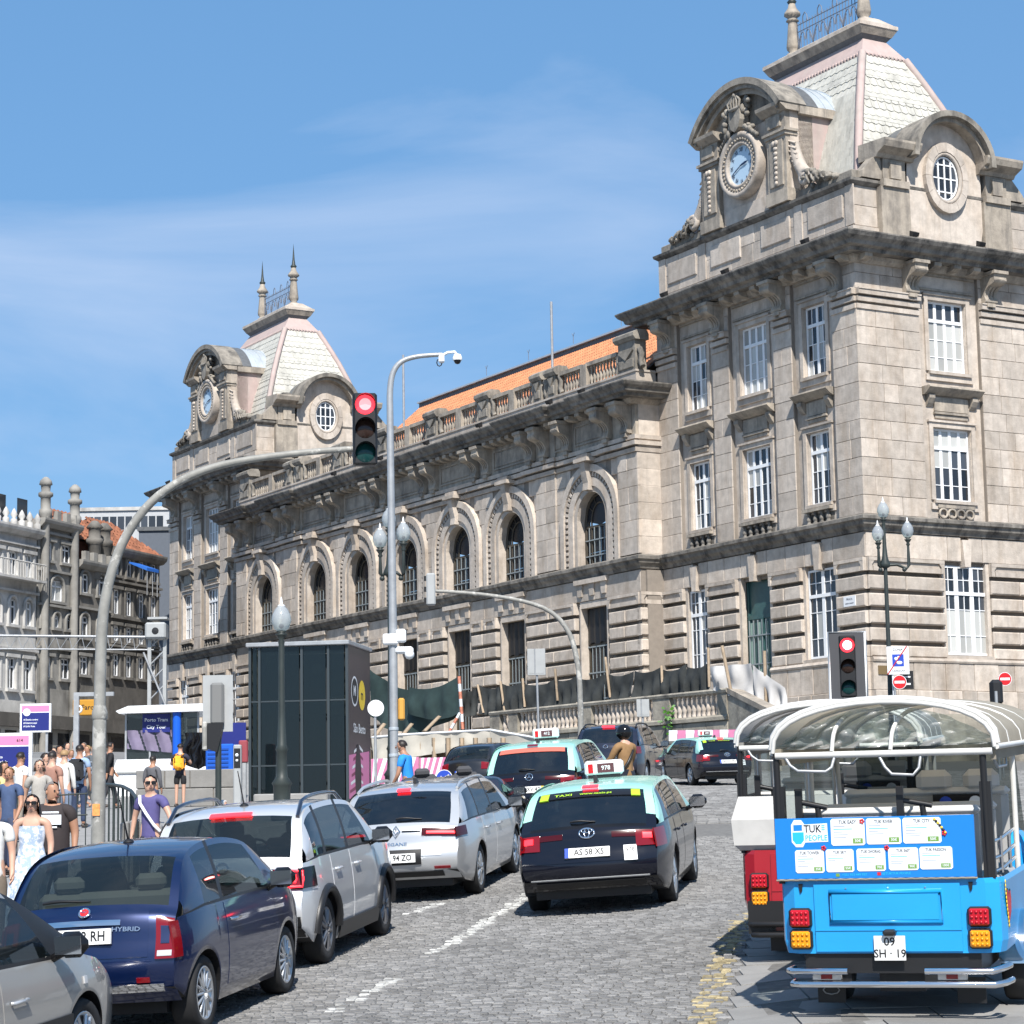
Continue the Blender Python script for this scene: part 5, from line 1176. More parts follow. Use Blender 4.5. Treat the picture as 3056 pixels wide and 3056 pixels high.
 def wheel(s, root, sg, y):
  d = s.d; r, w = d['wr'], 0.205; x = sg*(s.W-0.005-w/2-d.get('inset', 0.03))
  ax = lambda mb, pr, n, mat=0, cap=False: mb.lathe([(q[0], q[1]*sg) for q in pr], n, (x, y, r), mat, None, True, cap, 'x')
  mb = MB(); rr = d.get('rim', r*0.70); ax(mb, [(rr,-w/2),(r*.93,-w/2),(r,-w/2+.03),(r,w/2-.03),(r*.95,w/2),(rr,w/2-.005),(rr-.012,w/2-.03),(rr-.02,-w/2)], 28); wt = mb.build('wheel', M['tyre'], root, fix=True)
  mb = MB(); ax(mb, [(rr-.012,w/2-.035),(rr+.004,w/2-.008),(rr-.012,w/2-.002),(rr-.035,w/2-.03),(rr-.05,w/2-.09)], 28); ns = d.get('spokes', 5); dbl = d.get('dbl', True)
  for k in range(ns):
   for o in ((-0.16, 0.16) if dbl else (0,)):
    a = 2*math.pi*k/ns; b = a+o*5/ns*1.2; xo = x+sg*(w/2-.025)
    mb.tube([(xo+sg*.012, y+0.05*math.cos(a+o*.8), r+0.05*math.sin(a+o*.8)), (xo+sg*.004, y+(rr-.02)*math.cos(b), r+(rr-.02)*math.sin(b))], [d.get('sw', 0.026), d.get('sw', 0.026)*0.8], 6)
  mb.lathe([(0.055, (w/2-.05)*sg), (0.055, (w/2-.015)*sg), (0.0, (w/2-.008)*sg)], 12, (x, y, r), 0, None, True, False, 'x'); mb.build('rim', d.get('rimmat', M['alloy']), wt)
  mb = MB(); mb.lathe([(rr-.04, (w/2-.10)*sg), (0.0, (w/2-.10)*sg)], 20, (x, y, r), 0, None, False, False, 'x'); mb.build('brake_disc', M['trim'], wt)
 def frame(s, t, q=0.0, off=0.0):    # matrix with x right, y up along the skin, z outwards
  o = s.top(t, q, off); a = (s.top(t+.06, q)-s.top(t-.06, q)).normalized(); r = (s.top(t, min(1, q+.05))-s.top(t, max(-1, q-.05))).normalized(); n = r.cross(a).normalized(); a = n.cross(r)
  return Matrix(((r.x,a.x,n.x,o.x),(r.y,a.y,n.y,o.y),(r.z,a.z,n.z,o.z),(0,0,0,1)))
 def plate(s, root, t, txt, strips='b', q=0.0, w=0.52, h=0.115, off=0.012, tsize=0.105):
  m = s.frame(t, q, off); mb = MB(); mb.box(-w/2, w/2, -h/2, h/2, -0.02, 0.006, 0, m)
  if 'b' in strips: mb.box(-w/2, -w/2+0.045, -h/2, h/2, 0.0062, 0.0075, 1, m)
  if 'y' in strips: mb.box(w/2-0.045, w/2, -h/2, h/2, 0.0062, 0.0075, 3, m)
  text_mb(mb, txt, tsize, m @ Matrix.Translation((0.02 if 'b' in strips else 0, 0.0, 0.009)), 2, sx=0.86); mb.build('number_plate', [M['plate'], M['plate_blue'], M['ink'], M['plate_yellow']], root)
 def wiper(s, root, t, q0, q1, off=0.02):
  mb = MB(); mb.tube([s.top(t, lerp(q0, q1, k/5), off+0.012*math.sin(k)) for k in range(6)], [0.012,0.016,0.014,0.012,0.010,0.008], 5); mb.build('rear_wiper', M['black'], root)
 def antenna(s, root, t, kind='fin'):
  o = s.top(t, 0.0); mb = MB()
  if kind == 'fin': mb.prism([(-0.10,0),(0.08,0),(-0.06,0.07),(-0.085,0.07)], -0.022, 0.022, 'x', 0, Matrix.Translation(o))
  else: mb.lathe([(0.05,0),(0.035,0.02),(0.012,0.03)], 8, o); mb.tube([o, o+Vector((0,-0.16,0.36))], [0.009,0.005], 6)
  mb.build('aerial', M['black'], root)
 def rails(s, root, p0, p1, mat, h=0.045):
  for sg in (-1, 1):
   pts = [s.side(lerp(p0, p1, k/8), s.tz(lerp(p0, p1, k/8)), sg)+Vector((-sg*0.045, 0, (h if 0 < k < 8 else 0.0))) for k in range(9)]; mb = MB(); mb.tube(pts, 0.022, 6); mb.build('roof_rail', mat, root)
 def lamp(s, root, name, mats, tops=(), sides=(), off=0.010):
  mb = MB()
  for t0, t1, q0, q1, m in tops: s.tp(mb, t0, t1, q0, q1, off+0.001*m, 4, 4, m)
  for p0, p1, z0, z1, sg, m in sides: s.sp(mb, p0, p1, z0, z1, sg, off+0.001*m, 4, 4, m)
  return mb.build(name, mats, root)
def vehicle(name, label, x, y, hd, group='cars queueing up the cobbled road', cat='car'):
 o = thing(name, label, cat, (0,0,0), 0, group); o.matrix_world = seat_frame(x, y, R(hd)); return o
def taxi_sign(c, root, t, txt):
 o = c.top(t, 0); mb = MB(); mb.rbox(-0.24, 0.24, -0.07, 0.07, 0.03, 0.21, 0.03, 0, Matrix.Translation(o)); mb.box(-0.2, 0.2, -0.05, 0.05, 0, 0.04, 1, Matrix.Translation(o))
 mb.box(-0.075, 0.13, -0.078, -0.071, 0.065, 0.175, 2, Matrix.Translation(o)); mb.box(-0.19, -0.13, -0.078, -0.071, 0.065, 0.175, 3, Matrix.Translation(o))
 text_mb(mb, txt, 0.075, Matrix.Translation(o+Vector((0.03, -0.080, 0.12))) @ Matrix.Rotation(math.pi/2, 4, 'X'), 0); mb.build('roof_sign', [M['sign_white'], M['trim'], pmat('taxi_sign_brown', (0.10, 0.04, 0.045), 0.4), M['sign_red']], root)
def emblem(c, root, t, kind, r=0.055, off=0.012, q=0.0):
 m = c.frame(t, q, off); mb = MB(); ring = lambda rx, ry, w, cx=0, cy=0: mb.tube([m @ Vector((cx+rx*math.cos(k*math.pi/10), cy+ry*math.sin(k*math.pi/10), 0)) for k in range(20)], w, 6, closed=True)
 mats = [M['chrome'], M['sign_red']]
 if kind == 'ovals': ring(r*1.35, r*0.92, 0.010); ring(r*0.45, r*0.86, 0.008); ring(r*0.95, r*0.40, 0.008, 0, r*0.45)
 elif kind == 'star':
  ring(r, r, 0.008)
  for k in range(3): a = math.pi/2+k*2*math.pi/3; mb.tube([m @ Vector((0,0,0)), m @ Vector((r*math.cos(a), r*math.sin(a), 0))], [0.012, 0.005], 5)
 elif kind == 'diamond':
  for s_ in (1, 0.5): mb.tube([m @ Vector(p) for p in ((0, r*1.4*s_, 0), (r*s_, 0, 0), (0, -r*1.4*s_, 0), (-r*s_, 0, 0))], 0.009, 5, closed=True)
 elif kind == 'disc': mb.lathe([(r*0.9, 0.004), (0, 0.008)], 16, (0,0,0), 1, m, False, False); ring(r, r, 0.010); text_mb(mb, 'FIAT', r*0.7, m @ Matrix.Translation((0,0,0.011)), 0, sx=0.8)
 else: ring(r, r*0.8, 0.010)
 mb.build('badge', mats, root)
# ------------------------------------------------------------------ small blue three-door
D_small = dict(L=3.57, W=1.63, H=1.49, wb=2.30, ax=(0.52,), wr=0.30, belt=0.98, tumble=0.20, rr=0.75, tr=0.13, rf=0.9, tf=0.17, bow_r=0.13,
 prof=[(0.12,0.30),(0.03,0.42),(0.0,0.60),(0.05,0.80),(0.10,0.96),(0.17,1.04),(0.34,1.24),(0.56,1.40),(0.95,1.475),(1.5,1.49),(2.0,1.44),(2.25,1.36),(2.62,1.14),(2.88,0.97),(3.2,0.88),(3.42,0.74),(3.55,0.58),(3.57,0.45),(3.48,0.28)],
 beltpts=[(0,0.93),(0.6,0.98),(2.0,0.98),(2.9,0.95),(3.57,0.85)], t=(5.05,7.0,11.05,12.9), rwq=0.90,
 cols=[(0.20,0.20,'b'),(0.62,0.66,'d'),(1.02,1.10,'k'),(1.10,1.18,'g'),(2.44,2.02,'b'),(2.80,2.80,'b')], doors=[(1.08,2.42)], mir=2.36, t_floor=(0.3,2.9), seat_p=1.35, rear_gap=0.72, seat=M['seat_pale'], spokes=14, dbl=False, sw=0.016, rim=0.215, mirmat=M['gloss_black'], handle=M['chrome'])
D_small['paint'] = M['fiat_blue']
rt = vehicle('small_hatchback', 'small rounded dark blue three door hatchback with HYBRID badge', -3.06, 19.7, 10.5); c = Car(D_small).build(rt)
c.plate(rt, 3.05, 'BG 63 RH', '', 0.0, 0.48, 0.12, 0.03, 0.11)
for q in (-1, 1):
 lm = MB(); c.tp(lm, 2.2, 4.0, q*0.80, q*0.995, 0.018, 8, 4); c.sp(lm, 0.0, 0.10, 0.64, 0.92, q, 0.014, 4, 6); l = lm.build('tail_light', M['tail_red'], rt)
 lm = MB(); c.tp(lm, 2.75, 3.5, q*0.85, q*0.94, 0.024, 4, 3); lm.build('light_centre', M['fiat_blue'], l)
 lm = MB(); c.tp(lm, 2.3, 2.5, q*0.82, q*0.97, 0.022, 3, 4); lm.build('clear_lens', M['reverse'], l)
lm = MB(); c.tp(lm, 3.52, 3.78, -0.42, 0.42, 0.03, 3, 8); lm.build('chrome_handle_bar', M['chrome'], rt)
lm = MB(); c.tp(lm, 0.9, 1.25, -0.88, 0.88, 0.035, 3, 14); lm.build('bumper_strip', M['chrome'], rt)
for q in (-1, 1): lm = MB(); c.tp(lm, 1.3, 1.5, q*0.60, q*0.74, 0.02, 3, 3); lm.build('reflector', M['tail_red'], rt)
lm = MB(); c.tp(lm, 2.3, 4.6, -0.72, 0.72, 0.006, 10, 10); lm.build('tailgate', M['fiat_blue'], rt)
emblem(c, rt, 4.3, 'disc', 0.042, 0.02); c.wiper(rt, 5.2, -0.55, 0.02); c.antenna(rt, 8.2, 'rod')
mb = MB(); text_mb(mb, 'HYBRID', 0.05, c.frame(3.35, 0.48, 0.016), 0, sx=1.3); mb.build('lettering', M['chrome'], rt)
# ------------------------------------------------------------------ silver crossover
D_cross = dict(L=4.15, W=1.76, H=1.60, wb=2.60, ax=(0.72,), wr=0.335, belt=1.06, tumble=0.17, rr=0.75, tr=0.11, rf=0.9, tf=0.15, bow_r=0.10,
 prof=[(0.14,0.32),(0.03,0.44),(0.0,0.62),(0.06,0.82),(0.10,0.98),(0.14,1.10),(0.30,1.32),(0.48,1.50),(0.9,1.585),(1.7,1.60),(2.3,1.56),(2.55,1.49),(2.95,1.26),(3.28,1.07),(3.7,1.0),(3.98,0.88),(4.12,0.68),(4.15,0.5),(4.05,0.3)],
 beltpts=[(0,1.03),(0.6,1.07),(2.4,1.06),(3.3,1.03),(4.15,0.95)], t=(5.05,7.0,11.05,12.9), rwq=0.86,
 cols=[(0.20,0.20,'b'),(0.42,0.42,'d'),(0.78,0.80,'k'),(0.88,0.90,'g'),(1.72,1.74,'k'),(1.82,1.84,'g'),(2.86,2.32,'b'),(3.22,3.22,'b')], doors=[(0.98,1.76),(1.80,2.82)], mir=2.78, t_floor=(0.3,3.3), seat_p=1.75, spokes=5, rim=0.225, rimmat=M['alloy_dark'], mirmat=M['gloss_black'])
D_cross['paint'] = M['silver2']
rt = vehicle('compact_crossover', 'silver compact crossover with black wheel arch cladding and roof rails', -2.53, 24.5, 9.5); c = Car(D_cross).build(rt)
for q in (-1, 1):
 lm = MB(); c.tp(lm, 2.85, 4.05, q*0.60, q*1.0, 0.020, 5, 6); c.sp(lm, 0.02, 0.34, 0.80, 1.0, q, 0.018, 5, 4); l = lm.build('tail_light', M['gloss_black'], rt)
 m = c.frame(3.45, q*0.83, 0.03)
 for w, h in ((0.135, 0.075), (0.07, 0.032)): lm = MB(); lm.tube([m @ Vector((x, y, 0)) for x, y in ((-w,-h),(0,-h*1.05),(w,-h),(w*1.05,0),(w,h),(0,h*1.05),(-w,h),(-w*1.05,0))], 0.014, 6, closed=True); lm.build('light_ring', M['brake_on'], l)
 lm = MB(); lm.box(-0.15, 0.15, -0.09, 0.09, 0, 0.006, 0, m); lm.build('lens', M['tail_red'], l)
lm = MB(); c.tp(lm, 6.85, 7.05, -0.30, 0.30, 0.035, 3, 8); lm.build('high_brake_light', M['brake_on'], rt)
lm = MB(); c.tp(lm, 0.2, 1.55, -0.98, 0.98, 0.014, 6, 16)
for sg in (-1, 1):
 for kd in 'rf': lm.tube([c.side(c.pm(kd)+0.415*math.cos(k*math.pi/12), 0.335+0.415*math.sin(k*math.pi/12), sg, 0.0) for k in range(13)], 0.05, 6)
 c.sp(lm, c.pm('r')+0.42, c.pm('f')-0.42, 0.20, 0.36, sg, 0.03, 8, 3)
lm.build('lower_cladding', M['trim'], rt); c.rails(rt, 0.45, 2.3, M['navy'], 0.07)
lm = MB(); c.tp(lm, 4.1, 4.8, -0.8, 0.8, 0.004, 4, 8); lm.build('tailgate', M['silver2'], rt); c.antenna(rt, 8.0, 'rod')
c.plate(rt, 2.2, 'AX 27 LM', 'b'); emblem(c, rt, 4.3, 'ring', 0.06)
# ------------------------------------------------------------------ estate cars: one shape, dressed differently
def estate(paint, **kw):
 d = dict(L=4.65, W=1.81, H=1.455, wb=2.70, ax=(1.03,), wr=0.325, belt=0.98, tumble=0.19, rr=0.95, tr=0.14, rf=1.1, tf=0.18, bow_r=0.12,
 prof=[(0.16,0.30),(0.04,0.42),(0.0,0.58),(0.06,0.76),(0.10,0.90),(0.17,1.00),(0.40,1.20),(0.66,1.375),(1.2,1.44),(2.1,1.455),(2.65,1.42),(2.95,1.34),(3.4,1.12),(3.75,0.96),(4.15,0.90),(4.45,0.78),(4.62,0.60),(4.65,0.45),(4.55,0.28)],
 beltpts=[(0,0.97),(0.7,1.0),(2.4,0.975),(3.7,0.94),(4.65,0.85)], t=(5.05,7.0,11.05,12.9), rwq=0.86,
 cols=[(0.24,0.24,'b'),(0.50,0.72,'d'),(1.12,1.22,'k'),(1.20,1.30,'g'),(2.08,2.10,'k'),(2.18,2.20,'g'),(3.30,2.68,'b'),(3.70,3.70,'b')], doors=[(1.30,2.12),(2.16,3.24)], mir=3.18, t_floor=(0.4,3.7), seat_p=2.05, spokes=5, rim=0.225, paint=paint)
 d.update(kw); return d
rt = vehicle('estate_car', 'silver estate car with slim red tail lights and diamond badge', -1.10, 31.6, 10); c = Car(estate(M['silver'], rglass=M['cargl_dark'], mirmat=M['gloss_black'])).build(rt)
for q in (-1, 1):
 lm = MB(); c.tp(lm, 3.55, 4.35, q*0.42, q*1.0, 0.016, 4, 8, 0); c.sp(lm, 0.03, 0.34, 0.83, 0.95, q, 0.014, 4, 4); l = lm.build('tail_light', M['tail_dark'], rt)
 lm = MB(); c.tp(lm, 3.75, 3.98, q*0.50, q*0.95, 0.024, 3, 8); lm.build('light_bar', M['brake_on'], l)
 lm = MB(); c.tp(lm, 3.95, 4.05, q*0.10, q*0.40, 0.018, 3, 5); lm.build('light_strip', M['gloss_black'], rt)
 lm = MB(); c.tp(lm, 1.15, 1.35, q*0.62, q*0.88, 0.014, 3, 4); lm.build('reflector', M['tail_red'], rt)
lm = MB(); c.tp(lm, 6.88, 7.05, -0.12, 0.12, 0.04, 3, 6); lm.build('high_brake_light', M['brake_on'], rt)
lm = MB(); c.tp(lm, 2.15, 4.75, -0.74, 0.74, 0.006, 10, 10); lm.build('tailgate', M['silver'], rt)
lm = MB(); c.tp(lm, 1.55, 2.6, -0.42, 0.42, 0.012, 5, 8); lm.build('plate_recess', M['trim'], rt)
c.plate(rt, 2.05, 'BC 94 ZO', 'b', off=0.02); emblem(c, rt, 4.0, 'diamond', 0.055); c.wiper(rt, 5.25, -0.02, 0.40); c.antenna(rt, 8.2); c.rails(rt, 0.8, 2.7, M['silver'], 0.03)
lm = MB(); c.tp(lm, 0.45, 0.95, -0.75, 0.75, 0.012, 3, 10); lm.build('diffuser', M['trim'], rt)
mb = MB(); text_mb(mb, 'MEGANE', 0.055, c.frame(3.0, -0.02, 0.016), 0, sx=1.5); mb.build('lettering', M['chrome'], rt)
# black and mint taxis
M['sunstrip'] = pmat('taxi_sun_strip', (0.012, 0.012, 0.014), 0.25); M['lime'] = pmat('lime_print', (0.38, 0.62, 0.03), 0.4); M['coral'] = pmat('coral_sun_strip', (0.55, 0.13, 0.09), 0.4)
def taxi(label, x, y, hd, txt, strip, em, plate, brake=True, roofp=1.10, **kw):
 rt = vehicle('taxi', label, x, y, hd, 'black and mint taxis on the road', 'taxi')
 c = Car(estate(M['black_paint'], roof=roofp, roofmat=M['mint'], roofside=True, frame=True, fq=0.90, rglass=M['cargl_dark'], mirmat=M['gloss_black'], **kw)).build(rt); on = M['brake_on'] if brake else M['tail_red']
 for q in (-1, 1):
  lm = MB(); c.tp(lm, 3.0, 4.3, q*0.70, q*1.0, 0.018, 5, 6); c.sp(lm, 0.02, 0.36, 0.74, 0.95, q, 0.016, 5, 4); l = lm.build('tail_light', M['tail_red'], rt)
  lm = MB(); c.tp(lm, 3.55, 4.0, q*0.80, q*0.93, 0.030, 3, 3); lm.build('brake_lamp', on, l)
  lm = MB(); c.tp(lm, 3.7, 4.2, q*0.36, q*0.70, 0.014, 3, 6); lm.build('light_strip', M['tail_dark'], rt)
 lm = MB(); c.tp(lm, 6.95, 7.12, -0.13, 0.13, 0.05, 3, 6); lm.build('high_brake_light', on, rt)
 lm = MB(); c.tp(lm, 6.55, 6.95, -0.80, 0.80, 0.012, 3, 12); ss = lm.build('sun_strip', strip, rt)
 if strip is M['sunstrip']:
  for q0, q1 in ((-0.80,-0.66),(0.66,0.80)): lm = MB(); c.tp(lm, 6.52, 6.9, q0, q1, 0.016, 3, 3); lm.build('lime_tab', M['lime'], ss)
  lm = MB(); text_mb(lm, 'TAXI', 0.06, c.frame(6.68, -0.42, 0.02), 0, sx=1.6); text_mb(lm, 'www.taxis.pt', 0.055, c.frame(6.68, 0.10, 0.02), 0, sx=1.3); lm.build('lettering', M['lime'], ss)
 lm = MB(); c.tp(lm, 2.2, 4.75, -0.76, 0.76, 0.006, 10, 10); lm.build('tailgate', M['black_paint'], rt)
 lm = MB(); c.tp(lm, 0.35, 0.85, -0.8, 0.8, 0.014, 3, 12); lm.build('diffuser', M['trim'], rt)
 lm = MB(); c.tp(lm, 1.05, 1.13, -0.88, 0.88, 0.012, 2, 14); lm.build('bumper_line', M['galv'], rt)
 c.plate(rt, 2.75, plate, kw.get('strips', 'b'), off=0.02); emblem(c, rt, 4.15, em, 0.065)
 m = c.frame(2.6, 0.62, 0.016); lm = MB(); lm.box(-0.075, 0.075, -0.09, 0.09, 0, 0.004, 0, m); text_mb(lm, txt, 0.07, m @ Matrix.Translation((0, 0.03, 0.006)), 1); text_mb(lm, 'PORTO', 0.032, m @ Matrix.Translation((0, -0.05, 0.006)), 1); lm.build('licence_sticker', [M['sign_white'], M['ink']], rt)
 c.wiper(rt, 5.2, -0.25, 0.12); c.antenna(rt, 8.0); taxi_sign(c, rt, 8.9, txt)
 return rt, c
taxi('nearest black taxi with mint roof and plate AS 58 XS', 1.24, 28.5, 9.5, '978', M['sunstrip'], 'ovals', 'AS 58 XS')
taxi('black taxi with mint roof and coral strip across its rear window', 0.72, 42.0, 11, '412', M['coral'], 'star', '23 XV 47', H=1.56, strips='by', prof=[(0.16,0.32),(0.04,0.44),(0.0,0.62),(0.05,0.82),(0.09,0.96),(0.16,1.06),(0.36,1.28),(0.58,1.47),(1.1,1.545),(2.0,1.56),(2.6,1.52),(2.9,1.44),(3.35,1.20),(3.7,1.02),(4.1,0.95),(4.4,0.82),(4.56,0.62),(4.6,0.45),(4.5,0.28)], beltpts=[(0,1.02),(0.7,1.05),(2.4,1.03),(3.7,1.0),(4.6,0.9)], L=4.6, brake=False)
rt, c = taxi('distant black taxi with turquoise roof angled across the top of the road', 5.85, 71.5, -14, '205', M['sunstrip'], 'ovals', 'AU 31 PS')
# dark suv and small dark car higher up
rt = vehicle('suv', 'large dark navy SUV braking beside the motorcyclist', 2.85, 61.5, 13, cat='suv'); c = Car(estate(M['navy'], L=4.55, W=1.90, H=1.68, wr=0.36, ax=(0.95,), wb=2.68, prof=[(0.16,0.36),(0.04,0.5),(0.0,0.70),(0.05,0.92),(0.08,1.06),(0.14,1.17),(0.34,1.40),(0.54,1.58),(1.0,1.665),(2.0,1.68),(2.6,1.63),(2.9,1.54),(3.3,1.30),(3.65,1.12),(4.1,1.05),(4.4,0.92),(4.52,0.70),(4.55,0.5),(4.45,0.32)], beltpts=[(0,1.11),(0.7,1.14),(2.4,1.12),(3.7,1.08),(4.55,1.0)], rglass=M['cargl_dark'], crown=0.04)).build(rt)
for q in (-1, 1):
 lm = MB(); c.tp(lm, 3.2, 4.6, q*0.84, q*1.0, 0.018, 4, 3); c.sp(lm, 0.02, 0.30, 0.92, 1.1, q, 0.016, 4, 4); l = lm.build('tail_light', M['tail_red'], rt); lm = MB(); c.tp(lm, 3.4, 4.4, q*0.87, q*0.93, 0.03, 3, 2); lm.build('brake_lamp', M['brake_on'], l)
lm = MB(); c.tp(lm, 6.9, 7.1, -0.22, 0.22, 0.05, 3, 6); lm.build('high_brake_light', M['brake_on'], rt); lm = MB(); c.tp(lm, 2.0, 2.25, -0.85, 0.85, 0.02, 3, 12); lm.build('bumper_strip', M['chrome'], rt); emblem(c, rt, 4.2, 'ring', 0.06); c.rails(rt, 0.6, 2.6, M['trim'], 0.05)
rt = vehicle('dark_hatchback', 'small dark car beside the pink hoarding', -0.75, 66.5, 22); c = Car(dict(D_small, L=3.9, prof=[(p*3.9/3.57, z) for p, z in D_small['prof']], cols=[(a*1.09, b*1.09, k) for a, b, k in D_small['cols']], beltpts=[(p*1.09, z) for p, z in D_small['beltpts']], doors=[(1.18,2.6)], mir=2.6, wb=2.5, ax=(0.6,), seat_p=1.5, t_floor=(0.3,3.1), paint=M['darkcar'], seat=M['seat'])).build(rt); rt['label'] = 'small dark hatchback turned towards the pink hoarding'
for q in (-1, 1): lm = MB(); c.tp(lm, 2.8, 4.0, q*0.72, q*1.0, 0.016, 4, 4); c.sp(lm, 0.02, 0.2, 0.72, 0.92, q, 0.014, 4, 4); lm.build('tail_light', M['tail_red'], rt)
c.plate(rt, 2.4, '18 TD 06', 'b')
rt = vehicle('black_saloon', 'black car half hidden behind the man in the bright blue top', -1.0, 37.6, 16); c = Car(dict(D_small, L=3.9, prof=[(p*3.9/3.57, z*0.80) for p, z in D_small['prof']], cols=[(a*1.09, b*1.09, k) for a, b, k in D_small['cols']], beltpts=[(p*1.09, z*0.80) for p, z in D_small['beltpts']], H=1.19, doors=[(1.18,2.6)], mir=2.6, wb=2.5, ax=(0.6,), seat_p=1.5, t_floor=(0.3,3.1), paint=M['darkcar'], seat=M['seat'])).build(rt)
# ------------------------------------------------------------------ the warm grey car that fills the lower left corner
D_front = dict(L=3.75, W=1.66, H=1.50, wb=2.37, ax=(0.62,), wr=0.30, belt=0.95, tumble=0.20, rr=0.75, tr=0.12, rf=1.0, tf=0.20, bow_r=0.10, bow_f=0.30,
 prof=[(0.12,0.30),(0.03,0.42),(0.0,0.60),(0.05,0.80),(0.10,0.93),(0.15,1.0),(0.32,1.22),(0.50,1.40),(0.95,1.49),(1.5,1.50),(1.95,1.45),(2.2,1.38),(2.68,1.13),(3.02,0.93),(3.30,0.84),(3.55,0.70),(3.72,0.54),(3.75,0.42),(3.65,0.26)],
 beltpts=[(0,0.97),(0.6,0.97),(2.0,0.93),(3.0,0.90),(3.75,0.75)], t=(5.05,7.0,11.05,12.9), rwq=0.84,
 cols=[(0.20,0.20,'b'),(0.42,0.50,'g'),(0.98,1.05,'k'),(1.06,1.13,'g'),(1.70,1.66,'k'),(1.78,1.74,'g'),(2.56,2.10,'k'),(2.94,2.94,'b')], doors=[(1.02,1.72),(1.76,2.76)], mir=2.56, t_floor=(0.3,3.0), seat_p=1.55, rear_gap=0.75, spokes=6, mirmat=M['gloss_black'], hz=0.22, handle=M['silver'])
D_front['paint'] = M['grey_beige']
rt = vehicle('front_hatchback', 'warm grey hatchback cropped by the left edge, black door mirror', -4.06, 15.0, 14.5); c = Car(D_front).build(rt)
for sg in (-1, 1):
 lm = MB(); c.sp(lm, 1.0, 2.72, 0.46, 0.53, sg, 0.022, 10, 3); lm.build('side_rubbing_strip', M['trim'], rt); lm = MB(); c.sp(lm, 2.95, 3.0, 0.70, 0.75, sg, 0.012, 3, 3); lm.build('indicator', M['reverse'], rt)
# ================================================================== TUK-TUKS
M['tuk_blue'] = pmat('sky_blue_paint', (0.015, 0.30, 0.66), 0.32, coat=0.5, var=0.05, scale=2)
M['board_blue'] = pmat('printed_blue_board', (0.012, 0.19, 0.58), 0.35)
M['tuk_red'] = pmat('dark_red_paint', (0.33, 0.012, 0.022), 0.32, coat=0.5)
def fabric(n, c, c2):
 m = pmat(n, c, .85, var=.15, scale=3, bump=.2, bscale=8); nt = m.node_tree; t = nt.nodes.new('ShaderNodeBsdfTranslucent'); t.inputs['Color'].default_value = (*c2, 1); x = nt.nodes.new('ShaderNodeMixShader'); x.inputs['Fac'].default_value = .42; out = nt.nodes['Material Output']
 nt.links.new(nt.nodes['Principled BSDF'].outputs['BSDF'], x.inputs[1]); nt.links.new(t.outputs['BSDF'], x.inputs[2]); nt.links.new(x.outputs['Shader'], out.inputs['Surface']); return m
M['canvas'] = fabric('beige_canopy_canvas', (0.40, 0.365, 0.30), (0.55, 0.48, 0.36)); M['canvas_grey'] = fabric('grey_canopy_canvas', (0.36, 0.355, 0.34), (0.45, 0.43, 0.40))
M['tube_white'] = pmat('white_tube', (0.58, 0.57, 0.54), 0.4, var=0.08)
M['vinyl'] = pmat('pale_grey_vinyl', (0.36, 0.35, 0.33), 0.5, var=0.08)
M['vinyl_white'] = pmat('white_vinyl', (0.50, 0.49, 0.47), 0.5, var=0.10)
M['clear'] = glass_mat('clear_plastic_sheet', (0.55, 0.55, 0.54), 0.66, 0.10)
M['led_red'] = pmat('red_led_cluster', (0.42, 0.008, 0.02), 0.25); M['led_amber'] = pmat('amber_led_cluster', (0.75, 0.28, 0.01), 0.25)
M['card'] = pmat('white_tour_card', (0.74, 0.77, 0.80), 0.4); M['price'] = pmat('green_price_tag', (0.16, 0.30, 0.06), 0.4); M['print_grey'] = pmat('grey_print', (0.28, 0.31, 0.38), 0.5); M['print_cyan'] = pmat('cyan_print', (0.02, 0.42, 0.75), 0.5)
M['yellow'] = pmat('yellow_print', (0.80, 0.55, 0.03), 0.5); M['heart'] = pmat('red_heart_print', (0.55, 0.02, 0.03), 0.4)
RX = Matrix.Rotation(math.pi/2, 4, 'X')
